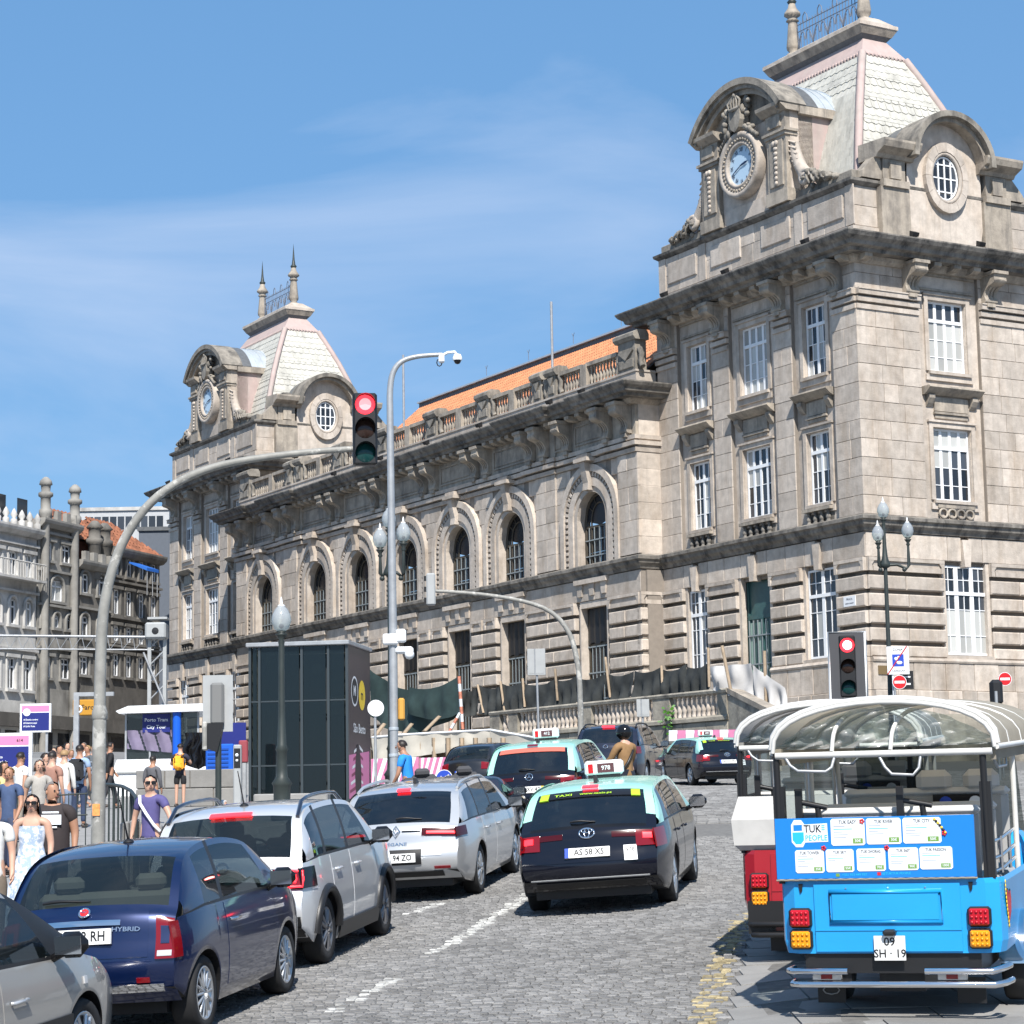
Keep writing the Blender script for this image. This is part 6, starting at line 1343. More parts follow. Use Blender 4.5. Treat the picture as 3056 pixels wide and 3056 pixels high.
def tuk(name, label, x, y, hd, paint, canvas, first):
 o = thing(name, label, 'tuk-tuk', (0,0,0), 0, 'tuk-tuks parked at the kerb'); o.matrix_world = seat_frame(x, y, R(hd)) @ Matrix.Identity(4)
 if not first: o.matrix_world = seat_frame(x, y, R(hd))
 W = 0.795; L = 3.1
 # tub: plan outline with rounded rear corners
 def plan(k): return [(-W,L-0.4),(-W,0.16),(-W+0.03,0.06),(-W+0.12,0.0),(W-0.12,0.0),(W-0.03,0.06),(W,0.16),(W,L-0.4)]
 b = MB(); pl = plan(0); lev = [(0.44,0.975),(0.52,1.0),(0.92,1.0),(0.955,0.985)]
 vs = []
 for z, k in lev: vs += [(p[0]*k, p[1], z) for p in pl]
 n = len(pl); b.add(vs, [(i*n+j, i*n+j+1, (i+1)*n+j+1, (i+1)*n+j) for i in range(len(lev)-1) for j in range(n-1)])
 b.add([(p[0]*0.97, p[1], 0.45) for p in pl], [tuple(range(n-1, -1, -1))]); b.add([(p[0]*0.9, p[1]+0.02, 0.60) for p in pl], [tuple(range(n))])
 b.prism([(0.95,0.60),(0.955,0.955),(1.15,0.955),(1.15,0.60)], -W+.02, W-.02, 'x') if False else None
 b.build('body', paint, o)
 # tailgate with its pressed frame
 t = MB(); t.box(-0.53, 0.50, -0.016, 0.0, 0.455, 0.925); t.box(-0.53, 0.50, -0.022, -0.0162, 0.60, 0.606, 0); tg = t.build('tailgate', paint, o)
 t = MB(); t.tube([(-0.42,-0.018,0.66),(0.37,-0.018,0.66),(0.37,-0.018,0.87),(-0.42,-0.018,0.87)], 0.02, 4, closed=True); t.chbox(-0.40, 0.35, -0.03, -0.017, 0.675, 0.855, 0.01); t.build('pressed_panel', paint, tg)
 if first:
  for sx in (-0.30, 0.0, 0.26): t = MB(); t.ball((sx, -0.02, 0.895), 0.008, 6); t.build('rivet', M['chrome'], tg)
  t = MB()
  for x0 in (-0.64, 0.56): t.prism([(x0,0.93),(x0+0.03,0.93),(x0+0.025,0.88),(x0+0.01,0.865)], -0.012, 0.0, 'y')
  t.build('rubber_latch', M['trim'], o)
 for sx in (-1, 1):
  for z0, mt, nm in ((0.625, M['led_red'], 'red_light'), (0.475, M['led_amber'], 'amber_light')):
   cx = -0.635 if sx < 0 else 0.625
   t = MB(); t.rbox(cx-0.082, cx+0.082, -0.045, 0.03, z0-0.004, z0+0.136, 0.02); lt = t.build(nm, M['trim'], o)
   t = MB(); t.rbox(cx-0.068, cx+0.068, -0.052, -0.03, z0+0.008, z0+0.124, 0.012)
   for i in range(4):
    for j in range(3): t.ball((cx-0.048+0.032*i, -0.052, z0+0.03+0.036*j), 0.012, 6)
   t.build('lens', mt, lt)
 # plate, lamp, bumper bars, chassis, mud flaps
 t = MB(); t.box(-0.115, 0.105, -0.04, -0.03, 0.395, 0.565, 0); txt = ('09', 'SH · 19') if first else ('47', 'UT · 03')
 text_mb(t, txt[0], 0.082, Matrix.Translation((-0.005, -0.0412, 0.522)) @ RX, 1); text_mb(t, txt[1], 0.080, Matrix.Translation((-0.005, -0.0412, 0.440)) @ RX, 1, sx=0.95); t.build('number_plate', [M['plate'], M['ink']], o)
 t = MB(); t.rbox(-0.045, 0.045, -0.09, -0.0, 0.568, 0.61, 0.015); t.build('plate_lamp', M['trim'], o)
 b = MB(); b.box(-0.62, 0.62, 0.02, 2.6, 0.30, 0.44); b.tube([(-0.5,1.0,0.26),(0.5,1.0,0.26)], 0.05, 8); b.box(-0.12, 0.2, 0.15, 0.7, 0.16, 0.30); b.box(-0.5, -0.3, 0.05, 0.12, 0.2, 0.4); b.build('chassis', M['trim'], o)
 for pts in ([(-0.72,0.10,0.325),(-0.73,-0.03,0.325),(-0.69,-0.08,0.325),(-0.30,-0.09,0.325)], [(0.24,-0.09,0.325),(0.70,-0.08,0.325),(0.78,-0.03,0.345),(0.80,0.12,0.345)], [(-0.71,0.06,0.235),(-0.70,-0.06,0.235),(-0.64,-0.09,0.235),(0.72,-0.09,0.235),(0.79,-0.04,0.245),(0.81,0.12,0.245)]):
  t = MB(); t.tube(pts, 0.024, 8); t.build('bumper_bar', M['chrome'] if first else M['trim'], o)
 for sx in (-0.46, 0.42): t = MB(); t.box(sx-0.10, sx+0.10, -0.05, 0.0, 0.262, 0.31, 0); t.box(sx-0.04, sx+0.04, -0.056, -0.0502, 0.268, 0.302, 1); t.build('reflector_bracket', [M['vinyl_white'], M['tail_red']], o)
 for sx in (-0.50, 0.50):
  t = MB(); t.box(sx-0.10, sx+0.10, 0.30, 0.32, 0.06, 0.24); fl_ = t.build('mud_flap', M['trim'], o)
  if first and sx < 0: t = MB(); t.tube([(sx+0.06*math.cos(k*.785), 0.296, 0.15+0.03*math.sin(k*.785)) for k in range(8)], 0.005, 4, closed=True); t.build('flap_mark', M['galv'], fl_)
 def wh(cx, cy, r=0.30):
  t = MB(); t.lathe([(r*.62,-.09),(r*.93,-.09),(r,-.06),(r,.06),(r*.93,.09),(r*.62,.085)], 24, (cx, cy, r), 0, None, True, True, 'x'); w = t.build('wheel', M['tyre'], o, fix=True)
  s_ = 1 if cx >= 0 else -1; t = MB(); t.lathe([(r*.62, .07*s_),(r*.58, .04*s_),(r*.3, .03*s_),(r*.25, .07*s_),(0, .075*s_)], 20, (cx, cy, r), 0, None, True, False, 'x'); t.build('rim', M['alloy'], w)
 wh(-0.58, 1.0); wh(0.75, 1.0); wh(0.0, 2.75)
 t = MB(); vs = []
 for k in range(13):
  a = math.pi*k/12
  for xx in (0.66, 0.90): vs.append((xx, 1.0-0.36*math.cos(a), 0.30+0.36*math.sin(a)))
 t.add(vs, [(2*k, 2*k+1, 2*k+3, 2*k+2) for k in range(12)], 0, True); t.build('wing', M['chrome'] if first else M['trim'], o)
 t = MB(); vs = [(W+0.004, 0.50, 0.46), (W+0.004, 1.5, 0.46)]+[(W+0.004, 1.0+0.34*math.cos(math.pi*k/10), 0.32+0.34*math.sin(math.pi*k/10)) for k in range(11)]
 t.prism([(1.0-0.34*math.cos(math.pi*k/12), 0.30+0.34*math.sin(math.pi*k/12)) for k in range(13)], W+0.001, W+0.006, 'x'); t.build('wheel_well', M['trim'], o)
 # posts, canopy frame, canvas
 zb, zt = 1.86, 2.20
 def hoop(y, half=0.79, z0=zb, zc=zt, n=16): return [(half*math.cos(math.pi-math.pi*k/n)*1.0, y, z0+(zc-z0)*math.sin(math.pi*k/n)**0.78) for k in range(n+1)]
 for y in (0.03, 0.8, 1.6, 2.4, 3.15): t = MB(); t.tube(hoop(y), 0.016, 6); t.build('canopy_hoop', M['tube_white'], o)
 t = MB()
 rows = [hoop(y) for y in (0.10, 0.55, 1.0, 1.6, 2.5, 3.2)]; off = [0, -0.015, -0.01, -0.018, -0.01, 0]
 vs = [(p[0]*1.012, p[1], p[2]+0.02+q) for r_, q in zip(rows, off) for p in r_]; m = 17; t.add(vs, [(i*m+j, i*m+j+1, (i+1)*m+j+1, (i+1)*m+j) for i in range(5) for j in range(16)], 0, True)
 for s_ in (-1, 1): t.box(s_*0.795-0.006, s_*0.745+0.006, 0.08, 3.2, zb-0.09, zb+0.03)
 t.build('canopy', canvas, o)
 t = MB(); t.tube([(p[0]*1.02, 0.06, p[2]+0.025) for p in hoop(0)], 0.022, 6); t.tube([(-0.80,0.05,zb),(-0.80,3.2,zb)], 0.02, 6); t.tube([(0.80,0.05,zb),(0.80,3.2,zb)], 0.02, 6); t.build('canopy_piping', M['tube_white'], o)
 t = MB(); t.tube([(-0.77,0.03,zb-0.02),(0.77,0.03,zb-0.03)], 0.024, 8); t.build('rear_rail', M['tube_white'], o)
 for pts in ([(-0.70,0.03,zb-.03),(-0.66,0.0,zb-.09),(-0.60,-0.02,zb-.13),(-0.40,-0.02,zb-.14),(-0.36,0.0,zb-.11),(-0.34,0.03,zb-.03)], [(-0.02,0.03,zb-.05),(0.02,0,zb-.12),(0.07,-0.02,zb-.17),(0.22,-0.02,zb-.18),(0.26,0,zb-.13),(0.27,0.03,zb-.05)], [(0.745,0.25,zb),(0.75,0.29,zb-.10),(0.76,0.36,zb-.15),(0.76,0.85,zb-.15),(0.75,0.92,zb-.10),(0.745,0.95,zb)]):
  t = MB(); t.tube(pts, 0.012, 6); t.build('grab_handle', M['galv'], o)
 for sx in (-0.77, 0.70):
  t = MB(); t.tube([(sx,0.06,0.93),(sx,0.05,zb)], 0.024, 8); ps_ = t.build('post', M['trim'], o); t = MB(); t.box(sx-0.035, sx+0.045, 0.04, 0.11, 0.95, 1.62); t.build('post_sleeve', M['trim'], ps_)
 for sx in (-0.77, 0.76):
  for ya, yb_ in ((1.25, 1.25), (2.45, 2.3)): t = MB(); t.tube([(sx,ya,0.92),(sx,yb_,zb)], 0.021, 8); t.build('post', M['tube_white'], o)
 for xa, xb in ((-0.66,-0.55),(0.07,0.20)): t = MB(); t.box(xa, xa+0.05, 0.10, 0.14, 0.98, 1.60); t.tube([(xa+0.05,0.12,1.50),(xb+0.12,0.12,1.46)], 0.02, 6); t.tube([(xb+0.05,0.12,1.46),(xb+0.10,0.12,1.02)], 0.022, 6); t.build('seat_belt', M['trim'], o)
 for sx in (-0.36, 0.06): t = MB(); t.tube(spline([(sx,0.03,zb),(sx+.02,0.10,zb+.16),(sx+.10,0.30,zb+.27),(sx+.24,0.72,zt-.03)], 4), 0.016, 6); t.build('curtain_hoop', M['tube_white'], o)
 # seats facing both ways, dash, windscreen
 for y, zt_ in ((0.22, 1.43), (1.15, 1.42), (2.0, 1.50)):
  t = MB(); t.rbox(-0.66, 0.62, y, y+0.13, 0.88, zt_, 0.05); t.rbox(-0.66, 0.62, y+0.1, y+0.6, 0.60, 0.86, 0.05); t.rbox(-0.67, 0.63, y-0.01, y+0.14, zt_-0.05, zt_+0.02, 0.03, 1); t.build('bench_seat', [M['vinyl'], M['vinyl_white']], o)
 for sx in (0.05, 0.42): t = MB(); t.rbox(sx-0.14, sx+0.14, 1.98, 2.1, 1.48, 1.66, 0.05); t.build('headrest', M['vinyl_white'], o)
 t = MB(); t.rbox(-0.7, 0.7, 2.55, 3.1, 0.45, 1.15, 0.12); t.build('front_cowl', paint, o); t = MB(); t.add([(-0.66,2.70,1.14),(0.66,2.70,1.14),(0.64,2.42,1.86),(-0.64,2.42,1.86)], [(0,1,2,3)]); t.build('windscreen', M['cargl'], o)
 t = MB(); t.box(0.05, 0.46, 1.94, 1.97, 1.34, 1.47, 0); t.lathe([(0.05,0),(0,0.002)], 14, (0,0,0), 1, Matrix.Translation((0.15,1.936,1.405)) @ RX, False, False); t.lathe([(0.05,0),(0,0.002)], 14, (0,0,0), 2, Matrix.Translation((0.38,1.936,1.405)) @ RX, False, False); t.build('notice', [M['gloss_black'], M['sign_blue'], M['sign_white']], o)
 # clear rear sheet, half rolled, and a clear side curtain
 t = MB(); t.grid(lambda u, v: (-0.74+1.48*u+0.03*math.sin(9*v), 0.10+0.06*math.sin(u*23+v*9)*(.3+v)+0.05*math.sin(u*51-v*14)+.3*v*(1-v), zb+.02+(0.29*math.sin(math.pi*(0.04+0.92*u))**.8)*v), 44, 16); t.build('clear_sheet', M['clear'], o)
 for y0, y1, s_ in ((0.12,1.2,-1),(1.28,2.3,-1)):
  t = MB(); t.add([(s_*0.795,y0,0.97),(s_*0.795,y1,0.97),(s_*0.795,y1,zb-.09),(s_*0.795,y0,zb-.09)], [(0,1,2,3)]); t.build('clear_side_curtain', M['clear'], o)
  for yy in (y0, y1-0.05): t = MB(); t.box(-0.802, -0.79, yy, yy+0.07, 0.95, zb-.06); t.build('curtain_edge', M['vinyl_white'], o)
 t = MB()                                                 # chrome rails along the open side
 for z in (1.20, 1.08, 0.99): t.tube([(0.68,0.08,z-0.02),(0.74,0.5,z),(0.745,1.2,z+0.03)], 0.014, 6)
 for y in (0.45, 0.95): t.tube([(0.74,y,0.96),(0.74,y,1.22)], 0.014, 6)
 t.build('side_rail', M['chrome'], o)
 return o
t1 = tuk('tuk_tuk', 'bright blue tuk-tuk with printed tour board and plate 09 SH 19', 2.62, 16.15, 19, M['tuk_blue'], M['canvas'], True)
# the printed board on its tail
bd = MB(); bd.box(-0.785, 0.625, -0.035, -0.005, 0.968, 1.395, 0, Matrix.Rotation(0, 4, 'X')); brd = bd.build('tour_board', M['board_blue'], t1)
def bm(zx, zy): u = (zx-345)/950; top = 895-0.0285*(zx-345); return -0.785+1.41*u, 0.968+(1193-zy)/(1193-top)*0.427
def card(x0, x1, y0, y1, title, price, sub):
 a0, c1 = bm(x0, y0); a1, c0 = bm(x1, y1); w, h = a1-a0, c1-c0; mb = MB(); r = 0.012
 mb.prism([(a0+r,c0),(a1-r,c0),(a1,c0+r),(a1,c1-r),(a1-r,c1),(a0+r,c1),(a0,c1-r),(a0,c0+r)], -0.0385, -0.0352, 'y', 0)
 text_mb(mb, title, h*0.19, Matrix.Translation(((a0+a1)/2, -0.0392, c1-h*0.14)) @ RX, 1, sx=0.78)
 for k, ln in enumerate((0.34, 0.55, 0.26, 0.42, 0.36)[:sub]): zz = c1-h*(0.30+0.105*k); mb.box(a0+w*0.08, a0+w*(0.08+ln), -0.0390, -0.0386, zz, zz+h*0.028, 2 if k != 1 else 4)
 mb.box(a1-w*0.36, a1-w*0.07, -0.0396, -0.0386, c0+h*0.07, c0+h*0.26, 3); text_mb(mb, price, h*0.15, Matrix.Translation((a1-w*0.215, -0.0402, c0+h*0.165)) @ RX, 0)
 mb.build('tour_card', [M['card'], M['ink'], M['print_grey'], M['price'], M['print_cyan']], brd)
for a in ((617,780,893,1026,'TUK EASY','30€',5),(787,953,890,1020,'TUK RIVER','30€',4),(961,1141,886,1016,'TUK CITY','50€',5),(438,578,1050,1164,'TUK TOWER','35€',5),(587,721,1047,1161,'TUK SKY','55€',3),(735,872,1044,1158,'TUK 2HORAS','70€',4),(886,1028,1040,1155,'TUK 360º','90€',5),(1034,1188,1036,1152,'TUK PASSION','100€',4)): card(*a)
mb = MB()
def bp(zx, zy, d=-0.0372): a, c = bm(zx, zy); return (a, d, c)
mb.prism([bm(*p)[0:2] for p in ((425,1010),(425,925),(440,900),(475,900),(490,922),(600,915),(602,1008),(490,1012),(478,1035),(445,1035))], -0.0375, -0.0352, 'y', 0)
mb.prism([bm(*p) for p in ((430,1000),(430,962),(485,960),(485,1000),(470,1020),(445,1020))], -0.0382, -0.0376, 'y', 2); mb.prism([bm(*p) for p in ((436,955),(436,925),(478,923),(478,953))], -0.0382, -0.0376, 'y', 3)
PM_ = [M['card'], M['ink'], M['print_cyan'], M['board_blue'], M['print_cyan'], M['price'], M['heart']]; mb.build('logo_print', PM_, brd); mb = MB()
a, c = bm(528, 945); text_mb(mb, 'TUK', 0.075, Matrix.Translation((a, -0.0385, c)) @ RX, 1, sx=0.85); a, c = bm(545, 990); text_mb(mb, 'PEOPLE', 0.055, Matrix.Translation((a, -0.0385, c)) @ RX, 2, sx=0.88)
mb.build('name_print', PM_, brd); mb = MB()
for k in range(3): a, c = bm(580, 930+k*10); mb.box(a-0.012, a+0.012, -0.0385, -0.0376, c, c+0.007, 2)
mb.build('small_print', PM_, brd); mb = MB()
a, c = bm(720, 1176); text_mb(mb, '+351 933 449 937', 0.024, Matrix.Translation((a, -0.0372, c)) @ RX, 4); a, c = bm(920, 1172); text_mb(mb, '@TUKTUK.PEOPLE', 0.024, Matrix.Translation((a, -0.0372, c)) @ RX, 4)
mb.build('contact_print', PM_, brd); mb = MB()
for zx, zy, m_ in ((640,1176,5),(838,1172,6)): a, c = bm(zx, zy); mb.box(a-0.013, a+0.013, -0.0375, -0.0355, c-0.011, c+0.011, m_)
mb.build('contact_icon', PM_, brd)
for zx, zy in ((768,905),(578,1040),(880,1040),(1155,965)):
 mb = MB(); a, c = bm(zx, zy)
 for k in range(5): mb.ball((a+0.012*math.cos(k*1.25), -0.039, c+0.012*math.sin(k*1.25)), 0.008, 6)
 mb.build('heart_sticker', M['heart'], brd)
mb = MB(); a0, c0 = bm(1120, 895)
for k in range(7): a, c = bm(1112+8*k, 893+9*k+ (k*k)*0.4); mb.ball((a, -0.039, c), 0.010, 6, k % 2)
mb.build('yellow_garland_print', [M['yellow'], M['ink']], brd)
mb = MB(); mb.tube([(-0.79+1.42*k/40, -0.03-0.004*(k % 2), 0.958+0.003*(k % 2)) for k in range(41)], 0.008, 4); mb.build('rope', M['canvas'], t1)
mb = MB()                                                    # heart decal on the flank
hp = [(0.22,0.62),(0.16,0.70),(0.15,0.80),(0.19,0.86),(0.24,0.85),(0.27,0.80),(0.30,0.84),(0.35,0.84),(0.375,0.78),(0.35,0.70)]
W_ = 0.795
for sc, d, m_ in ((1.12, 0.003, 2), (1.0, 0.0045, 0)): mb.add([(W_+d, 0.27+(y-0.26)*sc*1.1, 0.74+(z-0.74)*sc) for y, z in hp], [tuple(range(10))], m_)
for k in range(12): t_ = k/11; mb.ball((W_+0.004, 0.12+0.10*t_*t_, 0.92-0.31*t_), 0.013, 6, 1, None, (0.004, 0.014, 0.016))
mb.build('heart_decal', [M['heart'], M['yellow'], M['ink']], t1)
t2 = tuk('tuk_tuk', 'white and dark red tuk-tuk standing just beyond the blue one', 2.72, 19.75, 14, M['tuk_red'], M['canvas_grey'], False)
mb = MB(); vs = []
for z, k in ((0.955,1.0),(1.0,1.06),(1.22,1.08),(1.42,1.0)): vs += [(-0.795*k, 1.6, z), (-0.795*k, 0.02-(k-1)*0.6, z), (0.795*k, 0.02-(k-1)*0.6, z), (0.795*k, 1.6, z)]
mb.add(vs, [(i*4+j, i*4+j+1, (i+1)*4+j+1, (i+1)*4+j) for i in range(3) for j in range(3)]); mb.build('white_apron', M['vinyl_white'], t2)
mb = MB(); mb.box(-0.74, 0.74, -0.05, 0.0, 0.24, 0.52); mb.build('black_bumper', M['trim'], t2)
mb = MB(); text_mb(mb, 'LisboaTuk', 0.13, Matrix.Translation((0.0, -0.02, 0.86)) @ RX, 0); mb.build('lettering', M['sign_white'], t2)
# ================================================================== STREET FURNITURE
def path(pts, Y): return [at(x, y, Y) for x, y in pts]
def rel(pts, o): return [p-o for p in pts]
def gp(xd, Y, lift=0.0): p = at(xd, 1500, Y); return Vector((p.x, Y, gz(p.x, Y)+lift))
def signal_head(root, c, w, h, lens_r, mats, facing=1, yaw=0.0, core=None, board=None):
 # three-lamp head; c is the centre of the front, facing -y
 MM = Matrix.Translation(c) @ Matrix.Rotation(yaw, 4, 'Z'); mb = MB(); mb.rbox(-w/2, w/2, 0, w*0.55, -h/2, h/2, 0.03, 0, MM)
 hd_ = mb.build('signal_housing', M['black'], root)
 for k, m_ in enumerate(mats):
  z = h/2-h/6-k*h/3; mb = MB(); mb.lathe([(lens_r, 0.0), (lens_r*0.8, -0.022), (0, -0.035)], 20, (0,0,0), 0, MM @ Matrix.Translation((0, 0, z)), True, False, 'y'); mb.build('lens', m_, hd_)
  if core and k == 0: mb = MB(); mb.lathe([(lens_r*0.62, -0.034), (0, -0.05)], 16, (0,0,0), 0, MM @ Matrix.Translation((0, 0, z)), True, False, 'y'); mb.build('lit_core', core, hd_)
  mb = MB(); vs = []
  for i in range(15):
   a = math.radians(-20+220*i/14); vs += [(lens_r*1.06*math.cos(a), 0, z+lens_r*1.06*math.sin(a)), (lens_r*1.06*math.cos(a), -lens_r*1.25*(0.35+0.65*max(0, math.sin(a))), z+lens_r*1.06*math.sin(a)-0.01)]
  mb.add(vs, [(2*i, 2*i+1, 2*i+3, 2*i+2) for i in range(14)], 0, True, MM); mb.build('visor', M['black'], hd_)
 if board:
  bw, bh, dz = board; mb = MB(); mb.box(-bw/2, bw/2, 0.02, 0.035, -bh/2+dz, bh/2+dz, 0, MM); mb.tube([MM @ Vector(p) for p in ((-bw/2,0.025,-bh/2+dz),(bw/2,0.025,-bh/2+dz),(bw/2,0.025,bh/2+dz),(-bw/2,0.025,bh/2+dz))], 0.022, 4, 1, closed=True); mb.build('backing_board', [pmat('dark_backing_board', (0.055,0.055,0.06), 0.5), M['sign_white']], root)
 return hd_
# -- the arched signal mast on the left
Y = 31.0; b = gp(185, Y); o = thing('traffic_light', 'arched grey mast on the left carrying a red light out over the road', 'traffic light', b, 0, 'traffic lights showing red')
pts = rel([Vector((b.x, Y, b.z))]+path([(187,1420),(188,1358)], Y), b); mb = MB(); mb.tube(pts, [0.098, 0.096, 0.094], 14); mb.lathe([(0.094,0),(0.108,0.02),(0.108,0.10),(0.080,0.20)], 14, pts[-1]); mb.lathe([(0.16,0),(0.16,0.03),(0.10,0.06)], 14, (0,0,0)); mb.build('pole', M['grey_pole'], o)
ap = spline([tuple(p-b) for p in path([(188,1352),(190,1240),(196,1150),(212,1075),(240,1008),(285,948),(345,905),(420,877),(520,860),(620,850),(672,847)], Y)], 4); mb = MB(); mb.tube(ap, [lerp(0.083, 0.040, k/(len(ap)-1)) for k in range(len(ap))], 12); mb.build('arm', M['grey_pole'], o)
signal_head(o, at(690, 811, Y)-b+Vector((0,-0.1,0)), 0.34, 1.02, 0.138, [M['red_on'], M['amber_off'], M['green_off']], yaw=0.12, core=M['red_core'])
mb = MB(); mb.cbox(*(at(184, 1528, Y)-b+Vector((0,-0.098,0))), 0.10, 0.02, 0.16); mb.build('orange_sticker', pmat('orange_sticker', (0.65, 0.27, 0.08), 0.5, var=0.3, scale=30), o)
# -- camera mast
Y = 45.0; b = gp(743, Y, 0.1); o = thing('camera_mast', 'tall thin mast with a curved top holding a white dome camera', 'camera mast', b)
pp = spline([tuple(p-b) for p in [Vector((b.x, Y, b.z))]+path([(743,1350),(741,1150),(738,950),(736,790),(736,735),(742,702),(758,682),(785,673),(815,670),(834,669)], Y)], 3); mb = MB(); mb.tube(pp, [lerp(0.088, 0.045, min(1, k/(len(pp)-1)*1.1)) for k in range(len(pp))], 12); mb.build('pole', M['galv'], o)
mb = MB(); c = at(833, 676, Y)-b; mb.rbox(c.x-.06, c.x+.06, c.y-.06, c.y+.06, c.z-.10, c.z+.10, .03); mb.tube([c+Vector((0,0,.05)), at(845,665,Y)-b, at(858,664,Y)-b, at(863,672,Y)-b], 0.03, 8); d = at(863, 676, Y)-b; mb.lathe([(0.0,0.09),(0.07,0.08),(0.10,0.0),(0.095,-0.04)], 12, d); br = mb.build('camera_bracket', M['sign_white'], o)
mb = MB(); mb.ball(d+Vector((0,0,-0.05)), 0.075, 10); mb.build('dome', M['gloss_black'], br); mb = MB(); mb.tube([at(829+5*math.sin(k*.8),684+7*math.cos(k*.8),Y)-b for k in range(8)], 0.012, 5, closed=True); mb.build('cable_loop', M['black'], br)
for x, y, w, h in ((737,1207,.30,.22),(757,1200,.20,.26)): c = at(x, y, Y)-b; mb = MB(); mb.rbox(c.x-w/2, c.x+w/2, c.y-.15, c.y+.05, c.z-h/2, c.z+h/2, .03); mb.build('junction_box', M['sign_white'], o)
c = at(765, 1226, Y)-b; mb = MB(); mb.rbox(c.x-.2, c.x+.16, c.y-.1, c.y+.1, c.z-.08, c.z+.06, .04, 0); mb.ball(c+Vector((.08,-.05,-.1)), .10, 10); mb.tube([at(744,1222,Y)-b, c], .03, 6); mb.build('wall_camera', M['sign_white'], o)
for y in (1375, 1425): c = at(743, y, Y)-b; mb = MB(); mb.lathe([(0.095,-.03),(0.098,.0),(0.095,.03)], 12, c); mb.build('strap', M['zinc'], o)
c = at(757, 1338, Y)-b; mb = MB(); mb.rbox(c.x-.06, c.x+.07, c.y-.05, c.y+.08, c.z-.22, c.z+.22, .03); mb.build('orange_box', pmat('orange_plastic', (0.55,0.28,0.05), 0.5), o)
# -- cast-iron lamp posts
def lamp(root, c, r):
 mb = MB(); mb.lathe([(r*.42,-r*1.25),(r*.75,-r*1.0),(r*1.0,-r*.25),(r*.93,r*.35),(r*.62,r*.95),(r*.34,r*1.22)], 14, c, 0, None, True, False); g = mb.build('globe', M['globe'], root)
 mb = MB(); mb.lathe([(r*.34,r*1.20),(r*.38,r*1.30),(r*.12,r*1.45),(r*.16,r*1.62),(0.02,r*1.95),(0,r*2.2)], 10, c); mb.build('globe_finial', M['sign_white'], g)
 mb = MB(); mb.lathe([(r*.22,-r*2.6),(r*.34,-r*2.4),(r*.22,-r*2.1),(r*.50,-r*1.7),(r*.62,-r*1.55),(r*.25,-r*1.45),(r*.55,-r*1.25),(r*.3,-r*1.2)], 10, c); mb.ball(Vector(c)+Vector((0,0,-r*.75)), r*.26, 8); mb.build('globe_holder', M['iron'], root)
def post(root, h, r0=0.12, r1=0.065):
 mb = MB(); mb.lathe([(r0*2.1,0),(r0*2.1,.12),(r0*1.5,.2),(r0*1.6,.75),(r0*1.9,.8),(r0*1.1,.95),(r0,1.1),(r0*.95,1.5),(r0*1.2,1.55),(r0*.85,1.65),(r1*1.15,h*.6),(r1,h)], 12); mb.build('post', M['iron'], root)
def lamp_post(label, b, zt, arms, r, node):
 o = thing('street_lamp', label, 'street lamp', b, 0, 'old iron lamp posts with glass globes'); post(o, (node.z if arms else zt-r*2.4-b.z+b.z)-0 if not arms else node.z)
 lamp(o, (0, 0, zt), r)
 if arms:
  mb = MB(); mb.lathe([(0.07,0),(0.16,.05),(0.17,.15),(0.10,.35),(0.07,.7),(0.05,zt-node.z-r*2.5)], 10, (0,0,node.z)); mb.build('stem', M['iron'], o)
  for a in arms:
   mb = MB(); p = Vector((a[0], 0, a[1])); mb.tube([(0,0,node.z+.1), (p.x*.5,0,node.z+.12), (p.x*.9,0,node.z-.02), (p.x,0,node.z+.10), (p.x,0,p.z-r*2.5)], [.05,.05,.05,.06,.04], 8); mb.ball((p.x*.8,0,node.z-.05), .08, 8); mb.build('arm', M['iron'], o); lamp(o, p, r)
 return o
Y = 75.0; b = gp(1688, Y); lamp_post('three globe lamp post in front of the station corner, signs on its pole', b, (at(1682,962,Y)-b).z, [(at(1656,1004,Y).x-b.x, (at(1656,1006,Y)-b).z), (at(1712,1000,Y).x-b.x, (at(1712,1000,Y)-b).z)], 0.205, at(1688,1072,Y)-b)
Y = 66.0; b = gp(739, Y); lamp_post('three globe lamp post standing behind the camera mast', b, (at(738,978,Y)-b).z, [(at(717,1014,Y).x-b.x, (at(717,1016,Y)-b).z), (at(761,1002,Y).x-b.x, (at(761,1004,Y)-b).z)], 0.215, at(740,1088,Y)-b)
Y = 50.0; b = gp(532, Y, .12); o1 = thing('street_lamp', 'single globe lamp post in front of the glass lift', 'street lamp', b, 0, 'old iron lamp posts with glass globes'); zt = (at(532,1167,Y)-b).z; post(o1, zt-0.5); lamp(o1, (0,0,zt), 0.225)
